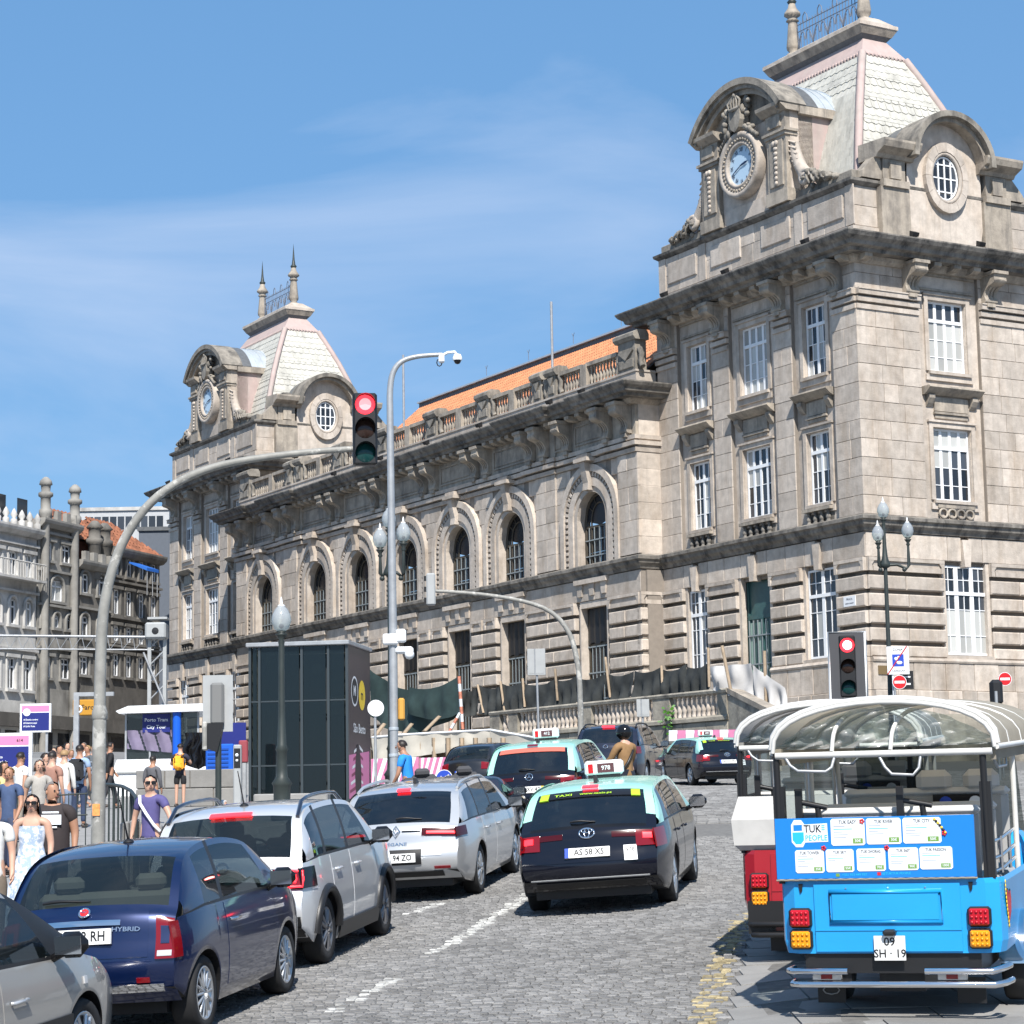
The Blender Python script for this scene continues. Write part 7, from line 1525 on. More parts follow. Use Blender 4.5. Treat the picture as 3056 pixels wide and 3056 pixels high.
# -- far signal seen from behind, its arm bending left
Y = 64.0; b = gp(1096, Y); o = thing('traffic_light', 'distant traffic light seen from behind on a thin bent arm', 'traffic light', b)
pp = spline([tuple(p-b) for p in [Vector((b.x,Y,b.z))]+path([(1095,1330),(1090,1255),(1074,1195),(1040,1155),(985,1134),(905,1121),(822,1115)], Y)], 3); mb = MB(); mb.tube(pp, [lerp(.085,.05,k/(len(pp)-1)) for k in range(len(pp))], 10); mb.build('pole', M['grey_pole'], o)
c = at(813, 1112, Y)-b; mb = MB(); mb.rbox(c.x-.13, c.x+.13, c.y-.1, c.y+.12, c.z-.46, c.z+.46, .04); mb.box(c.x-.15,c.x+.15,c.y-.02,c.y+.0,c.z-.15,c.z-.13); hb = mb.build('signal_housing', M['sign_back'], o)
for k in range(3): mb = MB(); z = c.z+.31-.31*k; mb.prism([(c.y+.10,z-.1),(c.y+.10,z+.13),(c.y+.30,z+.10),(c.y+.26,z-.0)], c.x-.12, c.x+.12, 'x'); mb.box(c.x-.20, c.x-.12, c.y, c.y+.1, z-.06, z+.08); mb.build('visor', M['black'], hb)
# -- right hand signal with a white edged board
Y = 33.0; b = gp(1602, Y); o = thing('traffic_light', 'red traffic light on a dark board edged in white, above the tuk-tuks', 'traffic light', b, 0, 'traffic lights showing red'); c = at(1598, 1255, Y)-b
mb = MB(); mb.tube([(0,0,0),(0,0,c.z+.4)], .06, 10); mb.build('pole', M['grey_pole'], o)
signal_head(o, c+Vector((-.0,-.08,-.02)), .26, .92, .105, [M['red_on'], M['amber_off'], M['green_off']], yaw=-.05, core=pmat('white_hot_red_core', (1.0,.62,.55), .4, emit=7.0), board=(.53, 1.16, -.08))
# -- plates and panels
def disc_sign(name, label, xd, yd, Y, r, mats, kind, back=False, to=None, post_x=None):
 b = gp(post_x or xd, Y, .1); o = thing(name, label, 'road sign', b); c = at(xd, yd, Y)-b; mb = MB(); mb.tube([(0,.04,0),(c.x*0,.04,c.z+.1)], .03, 8); mb.build('post', M['galv'], o)
 mb = MB(); mb.lathe([(0,-.012),(r,-.012),(r,.006),(0,.006)], 24, c+Vector((0,0,0)), 0, None, False, False, 'y'); pl = mb.build('sign_plate', mats[0], o)
 if kind == 'entry': mb = MB(); mb.lathe([(0,-.016),(r*.92,-.016),(r*.92,-.0125)], 24, c, 0, None, False, False, 'y'); mb.build('red_disc', M['sign_red'], pl); mb = MB(); mb.cbox(c.x, c.y-.019, c.z, r*1.4, .004, r*.36); mb.build('white_bar', M['sign_white'], pl)
 if kind == 'arrow':
  mb = MB(); mb.lathe([(0,-.016),(r*.92,-.016),(r*.92,-.0125)], 24, c, 0, None, False, False, 'y'); mb.build('blue_disc', M['sign_blue'], pl)
  mb = MB(); A = Matrix.Translation(c+Vector((0,-.019,0))) @ Matrix.Rotation(-.45, 4, 'Y'); mb.add([(p[0]*r, 0, p[1]*r) for p in ((-.72,0),(-.2,.42),(-.2,.14),(.7,.14),(.7,-.14),(-.2,-.14),(-.2,-.42))], [tuple(range(7))], 0, False, A); mb.build('white_arrow', M['sign_white'], pl)
 return o
disc_sign('road_sign', 'round white sign seen from behind beside the glass lift', 709, 1336, 52, .19, [M['sign_white']], 'back')
disc_sign('road_sign', 'small round blue sign with a white arrow pointing down left', 838, 1468, 47, .175, [M['sign_white']], 'arrow')
disc_sign('road_sign', 'round red no entry sign on the lamp post below a white panel', 1697, 1287, 74.3, .235, [M['sign_white']], 'entry')
disc_sign('road_sign', 'round red no entry sign at the right edge beside a black signal', 1896, 1281, 70, .21, [M['sign_white']], 'entry')
Y = 69.0; b = gp(1882, Y); o = thing('traffic_light', 'black signal head seen from behind below the right no entry sign', 'traffic light', b); c = at(1881, 1304, Y)-b; mb = MB(); mb.tube([(.1,0,0),(.1,0,c.z)], .05, 8); mb.build('pole', M['galv'], o); mb = MB(); mb.rbox(c.x-.2, c.x+.2, 0, .25, c.z-.42, c.z+.36, .1); mb.build('signal_housing', M['black'], o)
Y = 74.4; b = gp(1694, Y); o = thing('parking_sign', 'white panel with a crossed out blue square on the right lamp post', 'road sign', b); c = at(1694, 1246, Y)-b; w, h = .72, .92; mb = MB(); mb.box(c.x-w/2, c.x+w/2, -.03, 0, c.z-h/2, c.z+h/2); mb.tube([(0,.03,0),(0,.03,c.z+.2)], .03, 6); pn = mb.build('sign_plate', M['sign_white'], o)
mb = MB(); mb.box(c.x-.19, c.x+.19, -.036, -.0305, c.z-.2, c.z+.2, 0); mb.ball((c.x-.06,-.036,c.z+.05), .05, 8, 1, None, (.07,.01,.06)); mb.ball((c.x+.04,-.036,c.z-.08), .05, 8, 1, None, (.11,.01,.06)); mb.ball((c.x+.02,-.036,c.z+.11), .05, 8, 1, None, (.05,.01,.03)); text_mb(mb, 'ZONA', .11, Matrix.Translation((c.x, -.033, c.z+.35)) @ RX, 2); text_mb(mb, 'CARREGAR', .085, Matrix.Translation((c.x, -.033, c.z-.35)) @ RX, 2)
mb.tube([(c.x-.36,-.04,c.z-.46),(c.x+.30,-.04,c.z+.46)], .018, 4, 3); mb.build('sign_print', [M['sign_blue'], M['sign_white'], M['ink'], M['sign_red']], pn)
Y = 74.6; b = gp(1709, Y); o = thing('dark_info_panel', 'small dark panel with two white lines beside the no entry sign', 'sign', b); c = at(1711, 1283, Y)-b; mb = MB(); mb.box(c.x-.22, c.x+.22, 0, .04, c.z-.3, c.z+.3, 0); mb.box(c.x-.1, c.x+.12, -.004, -.001, c.z+.08, c.z+.13, 1); mb.box(c.x-.1, c.x+.12, -.004, -.001, c.z-.16, c.z-.1, 1); mb.tube([(-.2,.03,0),(-.2,.03,c.z)], .03, 6); mb.build('panel', [M['trim'], M['sign_white']], o)
for label, xd, yd, Y, wd, hg, px in (('tall blank grey sign board seen from behind by the site fence', 1012, 1249, 70, 34, 50, 1020), ('blank white sign seen from behind in front of the balustrade', 1213, 1336, 68, 24, 33, 1213)):
 b = gp(px, Y); o = thing('sign_board', label, 'road sign', b); c = at(xd, yd, Y)-b; k = Y/4260; mb = MB(); mb.rbox(c.x-wd*k/2, c.x+wd*k/2, -.02, .02, c.z-hg*k/2, c.z+hg*k/2, .01); mb.box(c.x-wd*k/2+.05, c.x+wd*k/2-.05, -.026, -.0205, c.z-hg*k/2+.06, c.z+hg*k/2-.06); mb.build('board', M['sign_back'], o); mb = MB(); mb.tube([(0,.05,0),(c.x,.05,c.z+.2)], .035, 6); mb.tube([(c.x-.05,-.03,c.z-hg*k/2),(c.x-.05,-.03,c.z+hg*k/2)], .02, 5); mb.build('post', M['galv'], o)
# -- rear of a signal with a pale backing board on the left
Y = 40.0; b = gp(412, Y); o = thing('traffic_light', 'traffic light on the left seen from behind against a grey board', 'traffic light', b); mb = MB(); mb.tube([(0,0,0),(0,0,(at(410,1365,Y)-b).z)], .055, 10); mb.build('pole', M['iron'], o)
c = at(411, 1327, Y)-b; mb = MB(); mb.box(c.x-.265, c.x+.265, 0, .02, c.z-.50, c.z+.50); mb.build('backing_board', M['sign_back'], o); mb = MB(); mb.rbox(c.x-.12, c.x+.12, -.14, -.001, c.z-.38, c.z+.36, .04); mb.build('signal_housing', pmat('dark_grey_housing', (.16,.16,.155), .5), o)
c = at(405, 1390, Y)-b; mb = MB(); mb.prism([(c.x-.16,c.z-.2),(c.x-.10,c.z+.24),(c.x+.16,c.z+.22),(c.x+.06,c.z-.28)], -.12, .12, 'y'); mb.build('pedestrian_signal', M['black'], o); mb = MB(); mb.rbox(c.x-.20, c.x-.12, -.16, .1, c.z-.24, c.z+.26, .02); mb.build('signal_side', M['grey_pole'], o)
# ------------------------------------------------------------------ the glass lift house
Y = 62.0; b = gp(560, Y, .12); LW, LD = 2.80, 2.80; LH = (at(560,1212,Y)-b).z; o = thing('glass_lift', 'tall dark glass lift house with a pink printed side', 'lift', b, R(-9)); fx0 = at(466,1400,Y).x-b.x; fx1 = fx0+LW
M['lift_glass'] = glass_mat('smoked_lift_glass', (0.006,0.011,0.014), .30, .03, .6); M['lift_frame'] = pmat('blue_grey_frame', (.055,.068,.075), .35, metal=.3)
mb = MB(); mb.rbox(fx0-.06, fx1+.06, -.08, LD+.06, LH-.10, LH+.02, .02); mb.build('roof', M['galv'], o)
mb = MB(); mb.box(fx0, fx1, 0, LD, -.1, .12); mb.build('base', M['lift_frame'], o)
for x in (fx0+.03, fx0+.30, fx0+1.50, fx0+2.25, fx1-.03): mb = MB(); mb.box(x-.035, x+.035, .02, .12, .12, LH-.1); mb.build('mullion', M['lift_frame'], o)
for y in (LD*.5, LD-.05): mb = MB(); mb.box(fx1-.10, fx1-.01, y-.05, y+.05, .12, LH-.1); mb.box(fx0+.01, fx0+.1, y-.05, y+.05, .12, LH-.1); mb.build('mullion', M['lift_frame'], o)
for z in (LH*.64, LH*.2+.2): mb = MB(); mb.box(fx0, fx1, .05, .09, z-.02, z+.02); mb.build('transom', M['lift_frame'], o)
xs = [fx0+.08, fx0+.25, fx0+1.45, fx0+2.2, fx1-.08]
for i in range(4):
 for z0, z1 in ((.13, LH*.64-.025), (LH*.64+.025, LH-.11)): mb = MB(); mb.box(xs[i]+.03, xs[i+1]-.03, .06, .075, z0, z1); mb.build('glass_panel', M['lift_glass'], o)
mb = MB(); mb.box(fx0+.02, fx0+.035, .1, LD-.1, .13, LH-.11); mb.box(fx0+.1, fx1-.1, LD-.05, LD-.035, .13, LH-.11); mb.build('glass_panel', M['lift_glass'], o)
mb = MB(); mb.rbox(fx0+.55, fx1-.6, .5, LD-.5, .1, 2.5, .03); mb.box(fx0+.5, fx1-.55, .45, .5, 2.5, LH-.3); mb.box(fx0+1.0, fx0+1.04, .45, .49, .1, LH-.2); mb.build('lift_car', pmat('lift_interior_dark', (.03,.035,.04), .4), o)
c = (fx0+1.85, .40, LH*.84); mb = MB(); mb.lathe([(.12,0),(.16,-.01),(.16,-.03),(0,-.04)], 16, c, 0, None, False, False, 'y'); mb.build('round_sign', M['galv'], o)
mb = MB(); mb.box(fx1-.012, fx1+.004, .06, LD-.02, .13, LH-.11, 0); sp_ = mb.build('printed_side', pmat('dark_maroon_print', (.028,.018,.028), .3), o)
mb = MB(); SX = Matrix.Translation((fx1+.008, LD*.45, 0)) @ Matrix.Rotation(math.pi/2, 4, 'Z') @ RX
def ell(cx, cz, rx, rz, m_, d=0.0): mb.add([(cx+rx*math.cos(k*.2618), cz+rz*math.sin(k*.2618), d) for k in range(24)], [tuple(range(24))], m_, False, SX)
ell(-.45, LH*.70, .42, .42, 1); ell(-.45, LH*.70, .36, .36, 0, .002); ell(.45, LH*.685, .40, .42, 2, .001); text_mb(mb, 'M', .4, SX @ Matrix.Translation((-.45, LH*.70, .004)), 1); text_mb(mb, 'm', .4, SX @ Matrix.Translation((.45, LH*.685, .004)), 0); text_mb(mb, 'São Bento', .36, SX @ Matrix.Translation((.1, LH*.47, .004)), 1)
mb.add([(-1.2,.15,.001),(1.3,.15,.001),(1.3,LH*.34,.001),(-1.2,LH*.30,.001)], [(0,1,2,3)], 3, False, SX)
for k in range(6): mb.add([(-1.1+.1*k,.3+.22*k,.003),(-.2+.05*k,.45+.22*k,.003),(.5,.35+.22*k,.003),(.5,.42+.22*k,.003),(-.2+.05*k,.55+.22*k,.003),(-1.1+.1*k,.38+.22*k,.003)], [tuple(range(6))], 1 if k % 2 else 4, False, SX)
ell(-.1, .8, .38, .75, 5, .005); ell(-.1, 1.45, .22, .22, 5, .006)
mb.build('side_print', [M['ink'], M['sign_white'], M['yellow'], M['sign_pink'], pmat('plum_print', (.22,.05,.10), .5), M['trim']], sp_)
# ------------------------------------------------------------------ left plaza things
def board_sign(label, x0, y0, x1, y1, Y, lines, badge=True, code=None):
 b = gp((x0+x1)/2, Y, .1); o = thing('metro_notice', label, 'sign', b, 0, 'pink and navy metro notices'); a = at(x0, y0, Y)-b; c = at(x1, y1, Y)-b; w = c.x-a.x; h = a.z-c.z
 for x in (a.x+.12, c.x-.12): mb = MB(); mb.box(x-.03, x+.03, .05, .11, -.1, a.z-.05); mb.build('post', M['galv'], o)
 mb = MB(); mb.box(a.x, c.x, 0, .05, c.z, a.z, 0); mb.box(a.x+w*.06, c.x-w*.06, -.006, -.0005, a.z-h*.28, a.z-h*.07, 1); mb.box(a.x+w*.06, c.x-w*.06, -.006, -.0005, c.z+h*.06, a.z-h*.32, 2)
 if badge: mb.lathe([(0,-.012),(w*.12,-.012),(w*.12,-.007)], 18, (a.x+w*.22, 0, a.z-h*.30), 3, None, False, False, 'y')
 for k, t_ in enumerate(lines): text_mb(mb, t_, h*.085, Matrix.Translation((a.x+w*.12, -.009, a.z-h*(.56+.115*k))) @ RX, 3, 'LEFT', sx=.9)
 if code: text_mb(mb, code, h*.10, Matrix.Translation((c.x-w*.22, -.009, a.z-h*.18)) @ RX, 4)
 mb.build('notice_board', [M['sign_white'], M['sign_pink'], M['sign_navy'], M['card'], M['ink']], o)
board_sign('smaller pink and navy metro notice higher on the left', 38, 1328, 96, 1381, 60, ['# Desvio centro', '# Estamos aqui', '# Linha Rosa'])
board_sign('larger pink and navy metro notice cut by the left edge', -45, 1384, 60, 1463, 46, ['Casa da Música', 'Praça da Liberdade', '24 de Janeiro'], False, '614')
# gantry crane across the far street
Y = 103.0; b = gp(292, Y); o = thing('gantry_crane', 'white gantry crane with a long rail over the far street', 'crane', b)
mb = MB(); p0, p1 = at(-40,1199,Y)-b, at(300,1202,Y)-b; mb.tube([p0,p1], .06, 6); mb.build('top_rail', M['galv'], o); mb = MB(); q0, q1 = at(-40,1224,Y)-b, at(290,1226,Y)-b; mb.tube([q0,q1], .035, 6)
for k in range(15): t_ = k/14; mb.tube([p0.lerp(p1,t_), q0.lerp(q1,min(1,t_+.035))], .015, 4); mb.tube([q0.lerp(q1,min(1,t_+.035)), p0.lerp(p1,min(1,t_+.07))], .015, 4)
mb.build('lattice', M['galv'], o); mb = MB(); c = at(297,1190,Y)-b; mb.rbox(c.x-.5, c.x+.45, -.5, .5, c.z-.4, c.z+.35, .08); mb.box(c.x-.4,c.x+.5,-.4,.4,c.z+.5,c.z+.6); mb.build('cabin', M['sign_back'], o)
mb = MB(); mb.lathe([(.16,0),(0,-.01)], 14, (c.x-.02, -.51, c.z-.05), 0, None, False, False, 'y'); mb.build('cabin_window', M['ink'], o)
for dx in (-.35, .35): mb = MB(); mb.box(c.x+dx-.08, c.x+dx+.08, -.1, .1, 0, c.z-.4); mb.build('leg', M['sign_back'], o)
mb = MB()
for k in range(7): z0 = c.z*k/7; mb.tube([(c.x-.35,0,z0),(c.x+.35,0,z0+c.z/7-.1)], .04, 5)
mb.tube([(c.x-.6,-.2,c.z-1),(c.x+1.1,-.3,.5)], .05, 5); mb.build('bracing', M['galv'], o)
# slim L-shaped pole and a tube camera
Y = 70.0; b = gp(143, Y, .1); o = thing('height_gauge_pole', 'slim grey post with a flat top bar beyond the left mast', 'post', b); mb = MB(); zt = (at(143,1314,Y)-b).z; mb.box(-.08,.08,-.08,.08,0,zt); mb.box(-.08, at(215,1314,Y).x-b.x, -.08, .08, zt, zt+.12); mb.build('post', M['galv'], o); mb = MB(); mb.tube([(at(149+5*math.cos(k*.5),1338+6*math.sin(k*.5),Y)-b) for k in range(13)], .035, 5, closed=True); mb.build('ring', M['sign_white'], o)
# white pavilion kiosk
Y = 74.0; b = gp(300, Y, .1); o = thing('white_kiosk', 'white glazed kiosk with a thin white roof and a bright blue post', 'kiosk', b)
x0, x1 = at(222,1400,Y).x-b.x, at(402,1400,Y).x-b.x; zr = (at(300,1338,Y)-b).z; zw = (at(300,1432,Y)-b).z
mb = MB(); mb.prism([(x0,zr-.06),(x0+.4,zr+.10),(x1-.3,zr+.14),(x1,zr+.02),(x1,zr-.10),(x0+.1,zr-.14)], -.4, 3.2, 'y'); mb.build('roof', M['sign_white'], o)
lo = (at(300,1505,Y)-b).z
mb = MB(); mb.prism([(x0+.1,lo),(x0-.2,zw-.5),(x0,zw),(x1-.2,zw),(x1,lo)], -.1, 3.0, 'y'); mb.build('white_body', M['sign_white'], o); mb = MB(); mb.box(x0, x1-.2, -.16, -.105, zw-.45, zw-.40); mb.build('body_rib', M['sign_back'], o)
for i in range(3): mb = MB(); xa = lerp(x0+.25, x1-.5, i/3); xb = lerp(x0+.25, x1-.5, (i+1)/3); mb.box(xa+.03, xb-.03, .1, .12, zw, zr-.1); mb.build('glass_panel', M['cargl'], o)
for i in range(4): mb = MB(); xa = lerp(x0+.25, x1-.5, i/3); mb.box(xa-.03, xa+.03, .08, .16, zw, zr-.08); mb.build('post', M['galv'], o)
mb = MB(); px = at(335,1400,Y).x-b.x; mb.lathe([(.14,zw-.4),(.14,zr-.0)], 12, (px,-.15,0)); mb.build('blue_post', pmat('bright_blue_post', (.01,.10,.55), .35), o)
mb = MB(); mb.grid(lambda u, v: (lerp(x0+.3, px-.2, u), .06+.05*math.sin(u*19+v*3), lerp(zw+.35, zw+.95, v)-.15*u*(1-v)), 24, 6); mb.build('purple_sheet', pmat('faded_purple_sheet', (.17,.145,.22), .7, var=.25, scale=1.5), o)
mb = MB(); mb.box(px-1.15, px-.25, .02, .06, zr-.75, zr-.15, 0); text_mb(mb, 'Porto Tram', .16, Matrix.Translation((px-.7,.012,zr-.35)) @ RX, 1); text_mb(mb, 'City Tour', .16, Matrix.Translation((px-.7,.012,zr-.58)) @ RX, 1); mb.build('notice', [M['sign_navy'], M['card']], o)
# black bag hung on the kiosk, grey panel, blue boxes, ticket machine
Y = 71.0; b = gp(372, Y, .1); o = thing('black_sheet', 'crumpled black plastic sheet hanging by the white kiosk', 'plastic sheet', b); c = at(372,1415,Y)-b; mb = MB(); mb.grid(lambda u, v: (c.x-.42+.84*u+.06*math.sin(v*9), .12*math.sin(u*14+v*7)*(.4+v)+.05*math.sin(u*31), c.z+.55-1.15*v*(1-.25*abs(u-.5))), 16, 14); mb.build('sheet', M['gloss_black'], o)
Y = 69.0; b = gp(415, Y, .1); o = thing('blue_cabinet', 'bright blue slatted cabinet on the grey wall', 'cabinet', b, 0, 'blue site boxes'); a, c = at(388,1404,Y)-b, at(441,1468,Y)-b; mb = MB(); mb.rbox(a.x, c.x, 0, .8, c.z, a.z, .04); mb.build('box', pmat('bright_blue_plastic', (.012,.10,.50), .4), o)
for k in range(5): mb = MB(); z = a.z-.16-.13*k; mb.box(a.x+.06, c.x-.16, -.02, -.001, z-.035, z+.02); mb.build('slat', pmat('blue_slat', (.01,.06,.30), .4), o)
Y = 72.0; b = gp(434, Y, .1); o = thing('navy_panel', 'plain navy hoarding panel beside the glass lift', 'panel', b); a, c = at(404,1364,Y)-b, at(464,1412,Y)-b; mb = MB(); mb.box(a.x, c.x, 0, .06, 0, a.z, 0); mb.tube([(a.x+.1+.12*math.cos(k*.4),-.004,a.z-.4+.12*math.sin(k*.4)) for k in range(5)], .02, 4, 1); text_mb(mb, 'S', .2, Matrix.Translation((a.x+.15,-.004,a.z-.75)) @ RX, 1); mb.build('panel', [M['sign_navy'], M['card']], o)
Y = 60.5; b = gp(447, Y, .1); o = thing('ticket_machine', 'narrow grey and black ticket machine left of the glass lift', 'ticket machine', b); a, c = at(440,1405,Y)-b, at(455,1500,Y)-b; mb = MB(); mb.rbox(a.x, c.x, 0, .25, 0, a.z, .03, 0); mb.build('case', M['sign_back'], o); mb = MB(); mb.box(a.x+.02, c.x-.02, -.01, 0, a.z-.62, a.z-.1, 0); mb.ball((0,-.01,a.z-.28), .05, 8, 1); mb.ball((0,-.01,a.z-.42), .04, 8, 1); mb.build('screen', [M['black'], M['card']], o)
Y = 60.8; b = gp(459, Y, .1); o = thing('red_post', 'short post with a dull red box beside the ticket machine', 'post', b); mb = MB(); a = at(459,1425,Y)-b; mb.box(-.07,.07,0,.14,0,a.z-.2); mb.build('post', M['galv'], o); mb = MB(); mb.rbox(-.12,.12,-.03,.18,a.z-.2,a.z+.4,.03); mb.build('box', pmat('dull_red_box', (.26,.05,.06), .5), o)
# low stone block wall, bench slab, curved stair rail
Y = 64.0; b = gp(350, Y, 0); o = thing('block_wall', 'low wall of large grey stone blocks under the white kiosk', 'wall', b); xa, xb = at(256,1480,Y).x-b.x, at(442,1480,Y).x-b.x; zt = (at(350,1452,Y)-b).z; h = (zt+.3)/2; mb = MB(); mb.box(xa+.05, xb-.05, .06, .5, -.4, zt-.03); mb.build('core', M['stone_joint'], o)
for r in range(3):
 x = xa-(.5 if r % 2 else 0)
 while x < xb: w = rnd.uniform(.7,1.15); x0_, x1_ = max(x, xa), min(x+w, xb); mb = MB(); z1 = zt-.0-r*h*.72; (mb.chbox(x0_+.01, x1_-.01, 0, -.0+.001, z1-h*.72+.012, z1, .0005) if False else mb.rbox(x0_+.008, x1_-.008, 0, .5, z1-h*.72+.012, z1-.004, .02)) if x1_-x0_ > .15 else None; (mb.build('stone_block', M['slab'], o) if mb.v else None); x += w
Y = 57.0; b = gp(555, Y, .1); o = thing('stone_bench', 'long low pale stone slab in front of the glass lift', 'bench', b); xa, xb = at(478,1500,Y).x-b.x, at(618,1500,Y).x-b.x; zt = (at(550,1497,Y)-b).z; mb = MB(); mb.rbox(xa, xb, 0, .9, max(-.1, zt-.35), zt, .03); mb.build('slab', M['slab'], o)
Y = 36.0; b = gp(225, Y, .1); o = thing('curved_railing', 'dark curved stair railing behind the left mast', 'railing', b)
cp_ = [at(x, y, Yy)-b for x, y, Yy in ((197,1480,38),(215,1481,37.4),(232,1484,36.6),(247,1492,35.6),(256,1504,34.5),(257,1516,33.5))]; lo_ = [Vector((p.x, p.y, gz(p.x+b.x, p.y+b.y)+.1-b.z)) for p in cp_]
mb = MB(); mb.tube(cp_, .03, 8); mb.build('handrail', M['iron'], o); mb = MB(); mb.tube([a.lerp(c_, .12) for a, c_ in zip(lo_, cp_)], .02, 6); mb.build('lower_rail', M['iron'], o)
for a, c_ in zip(lo_, cp_): mb = MB(); mb.tube([a, c_], .022, 6); mb.build('baluster', M['iron'], o)
for i in range(5): mb = MB(); mb.tube([lo_[i].lerp(lo_[i+1],.5), cp_[i].lerp(cp_[i+1],.5)], .016, 6); mb.build('baluster', M['iron'], o)
Y = 33.5; b = gp(255, Y, 0); o = thing('stair_parapet', 'low rounded grey stone parapet behind the blue hatchback', 'wall', b)
for i in range(9): mb = MB(); xa = at(226+i*8.5, 1500, Y).x-b.x; xb = at(234+i*8.5, 1500, Y).x-b.x; zt = (at(232+i*8.5, 1545+2.2*abs(i-3), Y)-b).z; mb.rbox(xa+.004, xb-.004, 0+.02*i, .4, -.2, zt, .04); mb.build('stone_block', M['slab'], o)
# white ramp with pale railings at the far left
Y0 = 52.0; b = gp(60, Y0, 0); o = thing('ramp_railing', 'pale curved ramp railing behind the crowd on the left', 'railing', b)
for dy in (0, 9, 18): mb = MB(); mb.tube([at(x, y+dy, Yy)-b for x, y, Yy in ((-20,1496,48),(30,1487,50),(80,1468,53),(130,1448,57),(185,1437,62))], .05, 6); mb.build('rail', M['sign_white'] if dy else M['galv'], o)
for k in range(9): mb = MB(); t_ = k/8; x = lerp(-15,180,t_); y = interp(x, [-20,30,80,130,185],[1496,1487,1468,1448,1437]); Yy = interp(x, [-20,30,80,130,185],[48,50,53,57,62]); p = at(x,y,Yy)-b; q = at(x,y+34,Yy)-b; mb.tube([p,q], .03, 6); mb.build('baluster', M['galv'], o)
o = thing('iron_fence', 'plain iron fence in front of the crowd at the left edge', 'fence', gp(60, 40, .1)); b = o.location
for y in (1500, 1540): mb = MB(); mb.tube([at(-20,y+8,40)-b, at(165,y-3,40)-b], .014, 6); mb.build('rail', M['iron'], o)
for k in range(12): x = lerp(-15, 162, k/11); mb = MB(); p = at(x, 1504-.06*x, 40)-b; mb.tube([p, Vector((p.x, p.y, gz(p.x+b.x, 40)+.1-b.z))], .010, 5); mb.build('baluster', M['iron'], o)
# ================================================================== HOUSES DOWN THE SIDE STREET
FA = at(-25, 1400, 129.0); FBp = at(318, 1400, 149.0); FA = Vector((FA.x, FA.y, 0)); FBp = Vector((FBp.x, FBp.y, 0)); FD = (FBp-FA).normalized(); FN = Vector((FD.y, -FD.x, 0)); FANG = math.atan2(FD.y, FD.x)
def fu(xd):
 r = ray(xd, 1300); t = (FA.y*r.x-FA.x*r.y)/(FD.x*r.y-FD.y*r.x); return t
def fz(xd, yd): t = fu(xd); P = FA+FD*t; r = ray(xd, yd); return r.z*P.y/r.y
M['h_white'] = pmat('pale_grey_house_stone', (0.46,0.45,0.43), .85, var=.2, scale=1.2, col2=(.20,.195,.185), c2scale=.5, c2stretch=.4)
M['h_grey'] = pmat('grey_house_stone', (0.25,0.24,0.22), .85, var=.22, scale=1.3, col2=(.13,.125,.115), c2scale=.5, c2stretch=.4)
M['h_dark'] = pmat('sooty_house_stone', (0.155,0.145,0.13), .85, var=.25, scale=1.3, col2=(.07,.066,.06), c2scale=.6, c2stretch=.4)
M['h_black'] = pmat('black_house_stone', (0.095,0.088,0.08), .85, var=.3, scale=1.4, col2=(.05,.047,.043), c2scale=.7)
